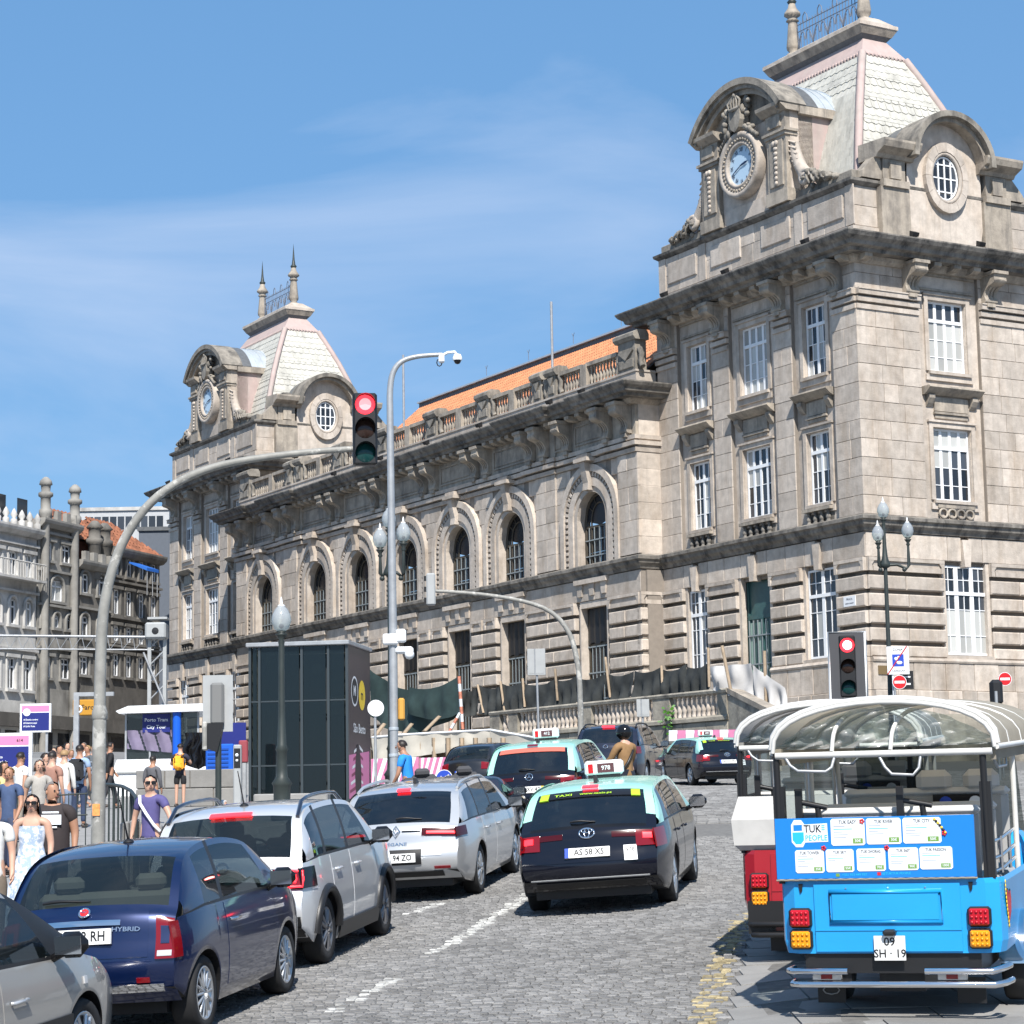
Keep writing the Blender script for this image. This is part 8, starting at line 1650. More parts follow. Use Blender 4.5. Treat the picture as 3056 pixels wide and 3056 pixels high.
def house(label, xa, xb, ytop, mat, trim, floors, nb, depth=10, shop=True, style=()):
 u0, u1 = fu(xa), fu(xb); W_ = u1-u0; base = 3.4; P = FA+FD*u0; zt = fz((xa+xb)/2, ytop); o = thing('town_house', label, 'house', (P.x, P.y, base), FANG, 'old houses down the side street'); H = zt-base
 # local: x along the facade, -y outwards (towards the street)
 mb = MB(); mb.box(0, W_, .35, depth, 0, H-.1); mb.build('inner_wall', mat, o)
 fl = [(fz((xa+xb)/2, a)-base, fz((xa+xb)/2, b)-base, kd, dens) for a, b, kd, dens in floors]
 hol = []; wins = []
 for z1, z0, kd, dens in fl:
  n = max(1, round(nb*dens)); p = W_/n
  for k in range(n): c = (k+.5)*p; w = min(p*.52, 1.5); hol.append((c-w/2, c+w/2, z0, z1)); wins.append((c, w, z0, z1, kd))
 mb = MB(); xs = [0, W_]; T_ = (lambda a, oo, z: (a, -oo, z))
 mb.use(T_, True); holes_wall(mb, 0, W_, 0, H, hol, -.345, 0); mb.build('wall', mat, o)
 for c, w, z0, z1, kd in wins:
  mb = MB(); s_ = .09; h = z1-z0
  for x0, x1, a, b in ((c-w/2, c-w/2+s_, z0, z1), (c+w/2-s_, c+w/2, z0, z1), (c-w/2, c+w/2, z1-s_, z1), (c-w/2, c+w/2, z0, z0+s_), (c-s_*.4, c+s_*.4, z0, z1), (c-w/2, c+w/2, z0+h*.68, z0+h*.68+s_)): mb.box(x0, x1, .10, .16, a, b)
  wn_ = mb.build('window', M['white'], o); inst('pane', unit_pane(False, 'pane' if rnd.random() < .8 else 'blind'), wn_, (c, .18, (z0+z1)/2), None, (w, 1, h))
  mb = MB(); t_ = .16
  if kd in 'ag':      # arched or pointed head
   n = 8; k_ = 1.0 if kd == 'a' else 1.35
   mb.tube([(c-w/2-.06, -.03, z0)]+[(c+(w/2+.06)*math.cos(math.pi-math.pi*i/n), -.04, z1-.35*w+(w/2+.06)*k_*math.sin(math.pi*i/n)) for i in range(n+1)]+[(c+w/2+.06, -.03, z0)], .11, 5)
   mb.prism([(c-w/2, z1+.02)]+[(c+w/2*math.cos(math.pi-math.pi*i/n)*.98, min(z1, z1-.35*w+w/2*k_*math.sin(math.pi*i/n))) for i in range(n+1)]+[(c+w/2, z1+.02)], -.0, .12, 'y')
  else:
   mb.box(c-w/2-t_, c-w/2, -.07, .0, z0, z1); mb.box(c+w/2, c+w/2+t_, -.07, 0, z0, z1); mb.box(c-w/2-t_*1.6, c+w/2+t_*1.6, -.16, 0, z1+.002, z1+.2)
  mb.box(c-w/2-.2, c+w/2+.2, -.18, 0, z0-.16, z0-.002); mb.build('window_surround', trim, o)
  if kd == 'b':
   mb = MB(); mb.box(c-w*.95, c+w*.95, -.75, 0, z0-.3, z0-.165)
   for k in range(7): mb.tube([(c-w*.9+w*1.8*k/6, -.7, z0-.17), (c-w*.9+w*1.8*k/6, -.7, z0+.75)], .025, 4)
   mb.tube([(c-w*.92,-.7,z0+.77),(c+w*.92,-.7,z0+.77)], .04, 4); mb.build('balcony', M['iron'] if trim is not M['h_white'] else trim, o)
 for z1, z0, kd, dens in fl: mb = MB(); mb.box(-.05, W_+.05, -.22, 0, z1+.42, z1+.56); mb.build('string_course', trim, o)
 mb = MB(); mb.prism([(.1,H-.55),(-.25,H-.5),(-.5,H-.28),(-.55,H-.12),(-.55,H),(.1,H)], -.1, W_+.1, 'x'); mb.build('cornice', trim, o)
 if 'turrets' in style:
  for x in (.45, W_-.45):
   mb = MB(); mb.lathe([(.24,-14),(.26,-9),(.32,-8.6),(.25,-8.2),(.27,0),(.40,.25),(.40,.5),(.30,.6),(.30,1.25),(.44,1.35),(.44,1.55),(.26,1.65),(.30,2.0),(.40,2.05),(.34,2.3),(.14,2.5),(.0,2.55)], 12, (x, -.2, H)); mb.build('turret', trim, o)
 if 'crest' in style:
  for k in range(int(W_/.8)): mb = MB(); x = (k+.5)*W_/int(W_/.8); mb.lathe([(.2,0),(.2,.3),(.1,.4),(.22,.6),(.1,.85),(0,1.0)], 8, (x, -.3, H)); mb.build('finial', trim, o)
 if 'merlons' in style:
  for k in range(int(W_/.9)): mb = MB(); x = (k+.25)*W_/int(W_/.9); mb.box(x, x+.45, -.5, -.2, H, H+.55); mb.build('merlon', trim, o)
 if shop:
  for k in range(nb): mb = MB(); c = (k+.5)*W_/nb; w = W_/nb*.72; mb.box(c-w/2, c+w/2, -.012, .0, .1, 2.9); mb.build('shop_window', M['pane_dark'], o)
  mb = MB(); mb.box(-.02, W_+.02, -.35, 0, 3.1, 3.9); mb.build('shop_fascia', M['h_black'], o)
 return o, W_, H, base
h1, w1, H1, b1 = house('pale ornate house at the far left edge with a railed roof terrace', -25, 66, 992, M['h_white'], M['h_white'], [(1040,1085,'b',1.0),(1130,1178,'a',1.0),(1240,1300,'r',1.0)], 3, style=('crest',))
mb = MB(); mb.box(1.0, w1-.3, 2.5, 9, H1, H1+3.0); mb.build('penthouse', M['h_grey'], h1)
for k in range(8): mb = MB(); x = 1+k*(w1-1.6)/7; mb.tube([(x,2.3,H1+3.0),(x,2.3,H1+4.0)], .04, 5); mb.build('terrace_post', M['galv'], h1)
mb = MB(); mb.tube([(1,2.3,H1+4),(w1-.6,2.3,H1+4)], .04, 5); mb.tube([(1,2.3,H1+3.5),(w1-.6,2.3,H1+3.5)], .03, 5); mb.build('terrace_rail', M['galv'], h1)
for k in range(3): mb = MB(); x = 2+k*2.4; mb.box(x, x+1.1, 2.45, 2.49, H1+.8, H1+2.4); mb.build('penthouse_window', M['pane'], h1)
mb = MB(); mb.box(.2, 2.6, 4, 7, H1+3, H1+5.6); mb.build('lift_tower', M['h_white'], h1)
h2, w2, H2, b2 = house('narrow grey stone house with two round turrets on its roof line', 69, 140, 985, M['h_grey'], M['h_grey'], [(1025,1060,'r',1.0),(1095,1135,'a',.7),(1160,1185,'a',1.6),(1240,1280,'r',1.0)], 2, style=('turrets','merlons'))
h3, w3, H3, b3 = house('sooty grey house below a red hipped tile roof', 142, 205, 1062, M['h_dark'], M['h_grey'], [(1085,1122,'a',1.2),(1165,1205,'a',1.0),(1240,1275,'r',1.0)], 2, style=('merlons',))
h4, w4, H4, b4 = house('black fronted house with tall white windows and a pointed arcade on top', 206, 300, 1042, M['h_black'], M['h_dark'], [(1056,1092,'g',1.5),(1118,1165,'r',1.5),(1185,1215,'r',1.5),(1238,1280,'r',1.5)], 3)
def hip_roof(host, x0, x1, y0, y1, z0, z1, n=9):
 mb = MB(); r = min((y1-y0)/2, (x1-x0)/2)*.9; e = .35
 A_ = [(x0-e,y0-e,z0),(x1+e,y0-e,z0),(x1+e,y1+e,z0),(x0-e,y1+e,z0)]; B_ = [(x0+r,(y0+y1)/2,z1),(x1-r,(y0+y1)/2,z1)]; mb.add(A_+B_, [(0,1,5,4),(1,2,5),(2,3,4,5),(3,0,4)]); rf = mb.build('roof', M['tile_old'], host)
 tb = MB()
 for i in range(n):                           # rows of tiles on the street side
  t0, t1 = i/n, (i+1.08)/n; a0 = lerp(x0-e, x0+r, t0); b0 = lerp(x1+e, x1-r, t0); m = int((b0-a0)/.42); y_, z_ = lerp(y0-e,(y0+y1)/2,t0), lerp(z0,z1,t0); y2, z2 = lerp(y0-e,(y0+y1)/2,min(1,t1)), lerp(z0,z1,min(1,t1))
  for k in range(m): x = a0+(k+.5)*(b0-a0)/m; tb.add([(x-.19,y_,z_+.02),(x,y_-.03,z_+.13),(x+.19,y_,z_+.02),(x-.17,y2,z2+.04),(x,y2-.02,z2+.14),(x+.17,y2,z2+.04)], [(0,1,4,3),(1,2,5,4)])
 tb.build('roof_tile', M['tile_old'], rf, kind='stuff')
mb = MB(); zb_ = H3; mb.box(.3, w3+w4*.3, 1.2, 5.5, zb_-.5, zb_+1.5); mb.build('attic_wall', pmat('rust_red_attic', (.17,.065,.045), .8, var=.2), h3); hip_roof(h3, .2, w3+w4*.4, 1.0, 5.6, zb_+1.5, zb_+3.6)
for x in (w3*.62, w3*.92): mb = MB(); mb.lathe([(.4,-1.0),(.42,1.2),(.55,1.3),(.55,1.55),(.38,1.65),(.4,2.2),(.55,2.3),(.2,2.7),(0,2.75)], 10, (x, .2, H3)); mb.build('chimney', M['h_dark'], h3)
hip_roof(h4, .0, w4+1, .6, 5.5, H4, H4+2.3)
u = fu(221); P = FA+FD*u+FN*.8; o = thing('blue_awning', 'small bright blue awning on the upper floor of a dark house', 'awning', (P.x, P.y, fz(228,1080)), FANG); mb = MB(); mb.prism([(0,.5),(0,.6),(-1.3,.15),(-1.3,-.05)], 0, 1.5, 'x'); mb.build('canvas', pmat('blue_awning_canvas', (.02,.12,.45), .6), o)
for x in (.1, .8, 1.4): mb = MB(); mb.tube([(x,-1.25,.1),(x,-1.25,-1.6)], .03, 4); mb.build('prop', M['galv'], o)
for label, xa, xb, y0, y1, Yd, col in (('pale modern block rising behind the red tiled roof', 146, 318, 965, 1300, 190, (.40,.41,.42)), ('dark slate grey block tucked behind the station corner', 262, 330, 1002, 1300, 172, (.10,.115,.14))):
 a, c = at(xa, y0, Yd), at(xb, y1, Yd); o = thing('far_building', label, 'building', ((a.x+c.x)/2, Yd, 4.0)); mb = MB(); w = (c.x-a.x)/2; mb.box(-w, w, 0, 14, 0, a.z-4); mb.build('wall', pmat('far_block_%d' % Yd, col, .8, var=.06), o); mb = MB(); mb.box(-w-.1, w+.1, -.15, 14, a.z-4.0, a.z-3.7); mb.build('parapet', M['h_white'] if Yd > 180 else M['lead'], o)
 if Yd > 180:
  for k in range(10):
   for j in range(2): mb = MB(); x = -w+.8+k*(2*w-1.2)/10; z = a.z-5.6-j*2.6; mb.box(x, x+.55, -.03, -.001, z, z+1.1); mb.build('window', M['pane'], o)
o = thing('shop_sign', 'yellow shop sign over the dark doorways of the side street', 'sign', at(168,1335,128)); mb = MB(); mb.rbox(-.9,.9,-.15,.15,-.45,.45,.05,0); text_mb(mb, 'Farol', .4, Matrix.Translation((0,-.155,0)) @ RX, 1); mb.build('panel', [pmat('shop_yellow', (.45,.22,.02), .5), M['ink']], o)
# ================================================================== TERRACE, BALUSTRADE AND BUILDING SITE
def stl(u, v, z): return ST_M @ Vector((u, v, z-SZ))
TZ = 4.15
mb = MB(); q = [stl(u, v, TZ) for u, v in ((-12,-0.3),(80,-0.3),(80,10.4),(-3.6,10.4),(-5.3,9.0),(-8,2))]; mb.add(q+[Vector((p.x,p.y,1.2)) for p in q], [tuple(range(5,-1,-1))]+[(i, (i+1) % 6, 6+(i+1) % 6, 6+i) for i in range(6)]); t_ = mb.build('terrace', M['stone_rough'], fix=True); tag(t_, kind='structure')
Pr = at(1372, 1298, 85.0); Pl = at(926, 1345, 99.2); dirv = Vector((Pl.x-Pr.x, Pl.y-Pr.y, 0)); BL = dirv.length; ang = math.atan2(dirv.y, dirv.x)
zr = Pr.z; zb = 1.7; o = thing('balustrade', 'old stone terrace balustrade with bottle shaped balusters below the station', 'balustrade', (Pr.x, Pr.y, zb), ang); top = zr-zb
bays = [(0.0,.55),(3.6,4.7),(9.0,9.9),(14.6,15.3),(BL-.8,BL)]
mb = MB(); mb.box(0, BL, -.5, 0, 0, top-1.15); wallb = mb.build('wall', M['stone_rough'], o)
x = 0
for r in range(3):
 z0 = (top-1.2)*r/3; z1 = (top-1.2)*(r+1)/3-.02; x = 0
 while x < BL: w = min(rnd.uniform(.9,1.6), BL-x); mb = MB(); mb.chbox(x+.01, x+w-.01, -.02, .03+rnd.uniform(0,.012), z0+.01, z1, .015); mb.build('stone_block', M['stone_rough'], wallb); x += w
mb = MB(); mb.prism([(-.3,top-1.18),(.12,top-1.18),(.12,top-1.05),(.05,top-.98),(-.3,top-.98)], -.05, BL, 'x'); mb.build('string_course', M['stone_rough'], o)
mb = MB(); mb.prism([(-.34,top-.16),(.10,top-.16),(.13,top-.06),(.08,top),(-.32,top)], -.06, BL, 'x'); mb.build('rail', M['stone_rough'], o)
for a, c in bays: mb = MB(); mb.box(a, c, -.30, .06, top-.98, top-.16); mb.build('pier', M['stone_rough'], o)
BALT = baluster_mesh(.82, .12, mat='stone')
for (a0, a1), (c0, c1) in zip(bays, bays[1:]):
 n = int((c0-a1)/.30)
 for k in range(n): inst('baluster', BALT, o, (lerp(a1, c0, (k+.5)/n), -.12, top-.98))
# stair parapet running down to the right
Q1 = at(1452, 1338, 81.5); dv = Vector((Q1.x-Pr.x, Q1.y-Pr.y, Q1.z-Pr.z)); o = thing('stair_parapet', 'sloping stone stair parapet falling right from the balustrade end', 'wall', (Pr.x, Pr.y, zb)); mb = MB(); n2 = Vector((-dv.y, dv.x, 0)).normalized()*.4
for s0, s1, zt0 in ((0,1,0),): p0 = Vector((0,0,top)); p1 = Vector((dv.x,dv.y,top+dv.z)); mb.add([p0,p1,p1+n2,p0+n2,Vector((0,0,0)),Vector((p1.x,p1.y,0)),Vector((p1.x,p1.y,0))+n2,n2], [(0,1,2,3),(0,4,5,1),(1,5,6,2),(2,6,7,3),(3,7,4,0)])
mb.build('wall', M['stone_rough'], o); mb = MB(); u_ = Vector((dv.x,dv.y,0)).normalized()
mb.add([p+Vector((0,0,h_)) for h_ in (-.18,0.02) for p in (p0-n2*.12, p1-n2*.12, p1+n2*1.12, p0+n2*1.12)], [(0,1,5,4),(1,2,6,5),(2,3,7,6),(3,0,4,7),(4,5,6,7),(3,2,1,0)]); mb.build('coping', M['stone2'], o)
# wide steps on the left of the balustrade
o = thing('stone_steps', 'wide stone steps climbing to the terrace left of the balustrade', 'steps', (Pl.x, Pl.y, 2.4), ang)
for k in range(11): mb = MB(); mb.rbox(.2, 11.0, -.2-.34*k-.34, -.2-.34*k, -.4, .16*k+.14, .02); mb.build('step', M['stone'], o)
# dark mesh fencing, planks and sheeting along the terrace edge
M['net'] = pmat('black_site_netting', (.035,.038,.037), .8, var=.3, scale=3); M['net_green'] = pmat('dark_green_netting', (.022,.042,.040), .8, var=.25, scale=2); M['tarp'] = pmat('grey_white_tarpaulin', (.42,.41,.40), .6, var=.12, scale=2); M['plank'] = pmat('weathered_plank', (.34,.26,.18), .8, var=.2, scale=6, rand=.2); M['sheet_white'] = pmat('cream_site_sheeting', (.46,.43,.37), .75, var=.12, scale=1.5); M['pink_h'] = pmat('pink_hoarding', (.50,.17,.30), .5, var=.08); M['stripe'] = pmat('red_white_plank', (.52,.20,.13), .7, var=.3, scale=8)
def drape(name, p, mat, parent, nu=16, nv=8, amp=.06, seed=0, kx_=9, sag=0.0):
 # cloth hung between four corners (top left, top right, bottom right, bottom left)
 r2 = random.Random(seed); ph = [r2.uniform(0,6) for _ in range(6)]; P4 = [Vector(v) for v in p]; nn = (P4[1]-P4[0]).cross(P4[3]-P4[0]).normalized(); mb = MB()
 def fn(u, v): q = (P4[0].lerp(P4[1],u)).lerp(P4[3].lerp(P4[2],u), v); return q+nn*(amp*(math.sin(kx_*u*2+ph[0]+v*2.2)+.6*math.sin(kx_*1.7*u+ph[1]-v*3.1)+.5*math.sin(6*v+ph[2]+u*3)))*(.35+.65*v)-Vector((0,0,sag*4*u*(1-u)))
 mb.grid(fn, nu, nv); return mb.build(name, mat, parent)
fo = thing('site_fence', 'dark netting fence on poles along the terrace edge', 'fence', (Pr.x, Pr.y, zr)); fb = fo.location
def T3(xd, yd, Y): return at(xd, yd, Y)-fb
sx_ = [872,905,946,986,1047,1090,1143,1196,1248,1294,1338]; yt = lambda x: 1300-(x-872)*.103; secs = [((a, yt(a)-rnd.uniform(-3,5)), (b_, yt(b_)-rnd.uniform(-3,5)), (b_, yt(b_)+46), (a, yt(a)+48)) for a, b_ in zip(sx_, sx_[1:])]
def dY(x): return interp(x, [700, 926, 1372, 1480], [106, 99.6, 85.5, 83.5])
for i, q in enumerate(secs): drape('net_panel', [T3(x, y, dY(x)+.5) for x, y in q], M['net'], fo, 12, 8, .10, i, 9, .16)
for (xa, ya), (xb, yb) in (((901,1292),(912,1345)),((944,1286),(952,1342)),((986,1280),(990,1334)),((1047,1262),(1052,1322)),((1090,1264),(1093,1316)),((1142,1240),(1151,1316)),((1248,1256),(1250,1304)),((1336,1222),(1338,1296))): mb = MB(); mb.tube([T3(xa,ya,dY(xa)+.4), T3(xb,yb,dY(xb)+.4)], .06, 5); mb.build('pole', M['plank'], fo)
o2 = thing('green_netting', 'sagging dark green netting behind the camera mast', 'netting', (Pl.x, Pl.y, 4)); b = o2.location
drape('net', [at(x, y, Yy)-b for x, y, Yy in ((700,1262,107),(868,1272,101.5),(868,1340,101.5),(700,1352,107))], M['net_green'], o2, 26, 12, .16, 5, 12, .9); drape('net', [at(x, y, Yy)-b for x, y, Yy in ((770,1296,104),(868,1274,101),(868,1345,100.6),(770,1345,104))], M['net_green'], o2, 14, 8, .10, 8, 10, .3)
o3 = thing('tarpaulin', 'crumpled grey white tarpaulin hung at the right end of the site fence', 'tarpaulin', (Pr.x, Pr.y, zr)); b = o3.location
drape('sheet', [at(x, y, Yy)-b for x, y, Yy in ((1337,1258,85.6),(1420,1252,84.4),(1428,1330,84.2),(1345,1302,85.4))], M['tarp'], o3, 24, 14, .15, 3, 8); drape('sheet', [at(x, y, Yy)-b for x, y, Yy in ((1418,1254,84.3),(1482,1298,83.4),(1488,1338,83.2),(1428,1330,84.1))], M['tarp'], o3, 18, 12, .12, 4, 8)
for (xa, ya), (xb, yb) in (((1362,1218),(1378,1300)),((1442,1228),(1446,1336))): mb = MB(); mb.tube([at(xa,ya,84)-b, at(xb,yb,84)-b], .07, 5); mb.build('pole', M['plank'], o3)
o4 = thing('warning_post', 'tall red and white warning post with a leaning brace on the site', 'post', at(872,1378,98)); b = o4.location
for k in range(7): mb = MB(); p, q = at(866,1276,98)-b, at(873,1376,98)-b; mb.tube([p.lerp(q,k/7), p.lerp(q,(k+1)/7)], .08, 4); mb.build('band', M['sign_white'] if k % 2 else M['stripe'], o4)
for k in range(4): mb = MB(); p, q = at(868,1345,97.6)-b, at(846,1384,97.6)-b; mb.tube([p.lerp(q,k/4), p.lerp(q,(k+1)/4)], .07, 4); mb.build('brace', M['stripe'] if k % 2 else M['sign_white'], o4)
for i, (xa, ya, xb, yb) in enumerate(((828,1352,800,1380),(776,1366,752,1396),(724,1366,706,1390))): o_ = thing('plank', ('pale plank leaning nearest the red and white post','middle leaning plank on the steps left of the red post','leaning plank on the steps beside the camera mast')[i], 'plank', at(xb,yb,96)); mb = MB(); p = at(xa,ya,97)-o_.location; d_ = p.normalized(); mb.tube([(0,0,0), p], .13, 4, flat=.4); mb.build('board', M['plank'], o_)
# cream sheeting tent and pink printed hoarding below it
o5 = thing('site_screen', 'long cream sheeting screen on posts below the steps', 'screen', gp(840, 80, 0)); b = o5.location
tops = [(702,1392,83),(760,1387,82),(850,1382,81),(925,1378,80),(1050,1400,77.5)]
for i in range(4): (xa, ya, Ya), (xb, yb, Yb) = tops[i], tops[i+1]; drape('sheet', [at(xa,ya,Ya)-b, at(xb,yb,Yb)-b, at(xb,yb+36+ (8 if i == 3 else 0),Yb)-b, at(xa,ya+44,Ya)-b], M['sheet_white'], o5, 14, 6, .05, i+20, 7)
mb = MB(); mb.tube([at(x,y-1,Yy)-b for x, y, Yy in tops], .04, 6); mb.build('ridge_rail', M['sign_white'], o5)
for x in range(715, 950, 26): mb = MB(); Yy = interp(x, [702,1050], [83,77.5])+.2; mb.tube([at(x,1392,Yy)-b, at(x+1,1465,Yy)-b], .09, 4); mb.build('stake', M['plank'], o5)
mb = MB(); mb.add([at(700,1415,83.4)-b, at(960,1410,79.6)-b, at(960,1470,79.6)-b, at(700,1480,83.4)-b], [(0,1,2,3)]); mb.build('dark_lining', pmat('brown_palisade_board', (.13,.085,.05), .9, var=.3, scale=3), o5)  # dark brown boarding behind the palisade stakes
o6 = thing('pink_hoarding', 'pink printed hoarding with pale stripes behind the queue of cars', 'hoarding', gp(850, 74, 0)); b = o6.location
def hoard(x0, y0, x1, y1, h0, h1, Y0, Y1, stripes):
 mb = MB(); A_ = [at(x0,y0,Y0)-b, at(x1,y1,Y1)-b, at(x1,y1+h1,Y1)-b, at(x0,y0+h0,Y0)-b]; nn = (A_[1]-A_[0]).cross(A_[3]-A_[0]).normalized()*.06
 mb.add(A_+[p+nn for p in A_], [(0,1,2,3),(7,6,5,4),(0,4,5,1),(1,5,6,2),(2,6,7,3),(3,7,4,0)], 0)
 for k in range(stripes):
  u = (k+.3)/stripes; w = .45/stripes; f = lambda u, v: (A_[0].lerp(A_[1],u)).lerp(A_[3].lerp(A_[2],u), v)
  for nd in (nn*1.05, nn*-.05): mb.add([f(u,0)+nd, f(u+w,0)+nd, f(max(0,u+w-.22),1)+nd, f(max(0,u-.22),1)+nd], [(0,1,2,3)], 1)
 mb.build('hoarding_panel', [M['pink_h'], M['card']], o6, fix=True)
hoard(700,1432,790,1428,60,60,75,74.6,5); hoard(792,1430,862,1428,58,52,74.5,74.2,6); hoard(846,1428,900,1420,50,60,73.9,73.5,0); hoard(900,1420,985,1404,64,50,73.4,72,7)
mb = MB(); c = at(872,1446,73.4)-b; mb.tube([c+Vector((.32*math.cos(k*.4),0,.32*math.sin(k*.4))) for k in range(16)], .03, 4, closed=True); text_mb(mb, 'm', .3, Matrix.Translation(c+Vector((0,-.02,0))) @ RX, 0); mb.build('logo_print', [pmat('magenta_print', (.35,.05,.16), .5)], o6)
o7 = thing('pink_barrier', 'low pink and white barrier behind the distant taxi', 'barrier', gp(1330, 76, 0)); b = o7.location
for k in range(9): mb = MB(); xa = 1262+k*16; mb.add([at(xa,1378-k*.2,76-k*.1)-b, at(xa+16,1378-k*.2,76-k*.1)-b, at(xa+16,1398,76-k*.1)-b, at(xa,1398,76-k*.1)-b], [(0,1,2,3)]); mb.build('barrier_panel', M['pink_h'] if k % 2 else M['card'], o7)
o8 = thing('weed', 'bright green weed growing out of the terrace wall', 'plant', at(1265, 1362, 88.0)); mb = MB(); r2 = random.Random(2)
for k in range(70):
 c = Vector((r2.gauss(0,.16), r2.uniform(-.3,-.05), r2.gauss(.05,.22))); a = r2.uniform(0,6.28); s_ = r2.uniform(.05,.11); u1 = Vector((math.cos(a),math.sin(a)*.5,r2.uniform(-.5,.5)))*s_; v1 = Vector((-math.sin(a),.3,math.cos(a)))*s_*.7; mb.add([c-u1, c-v1, c+u1, c+v1], [(0,1,2,3)])
mb.build('leaves', pmat('fresh_leaf_green', (.05,.16,.015), .5, rand=.4), o8, kind='stuff')
# ================================================================== PEOPLE
def skin_mat(n, c): return pmat(n, c, .5, var=.05, scale=30)
M['skin'] = skin_mat('light_skin', (.50,.30,.215)); M['skin2'] = skin_mat('tanned_skin', (.36,.19,.12)); M['hair_dk'] = pmat('dark_brown_hair', (.018,.012,.009), .5); M['hair_wh'] = pmat('white_hair', (.62,.60,.57), .6); M['hair_gr'] = pmat('greying_hair', (.16,.14,.13), .6); M['hair_bl'] = pmat('fair_hair', (.30,.19,.09), .6); M['shoe'] = pmat('shoe_leather', (.05,.04,.035), .5)
M['lip'] = pmat('lip', (.28,.10,.09), .5); _clo = {}; SK = bpy.data.scenes.new('figure_workshop')
def cloth(c, n='cloth'):
 if c not in _clo: _clo[c] = pmat('%s_%d' % (n, len(_clo)), c, .85, var=.12, scale=12)
 return _clo[c]
def skin_mesh(name, V, Ed, rad, mat, sub=1, root=0):
 me = bpy.data.meshes.new('tmp'); me.from_pydata(V, Ed, []); ob = bpy.data.objects.new('tmp', me); SK.collection.objects.link(ob); ob.modifiers.new('s', 'SKIN')
 if sub: md = ob.modifiers.new('d', 'SUBSURF'); md.levels = sub; md.render_levels = sub
 sv = me.skin_vertices[0].data
 for i, r in enumerate(rad): sv[i].radius = r if isinstance(r, tuple) else (r, r); sv[i].use_root = (i == root)
 SK.view_layers[0].update(); dg = SK.view_layers[0].depsgraph; out = bpy.data.meshes.new_from_object(ob.evaluated_get(dg)); bpy.data.objects.remove(ob); bpy.data.meshes.remove(me); out.name = name
 out.materials.clear(); out.materials.append(mat)
 for p in out.polygons: p.use_smooth = True
 return out
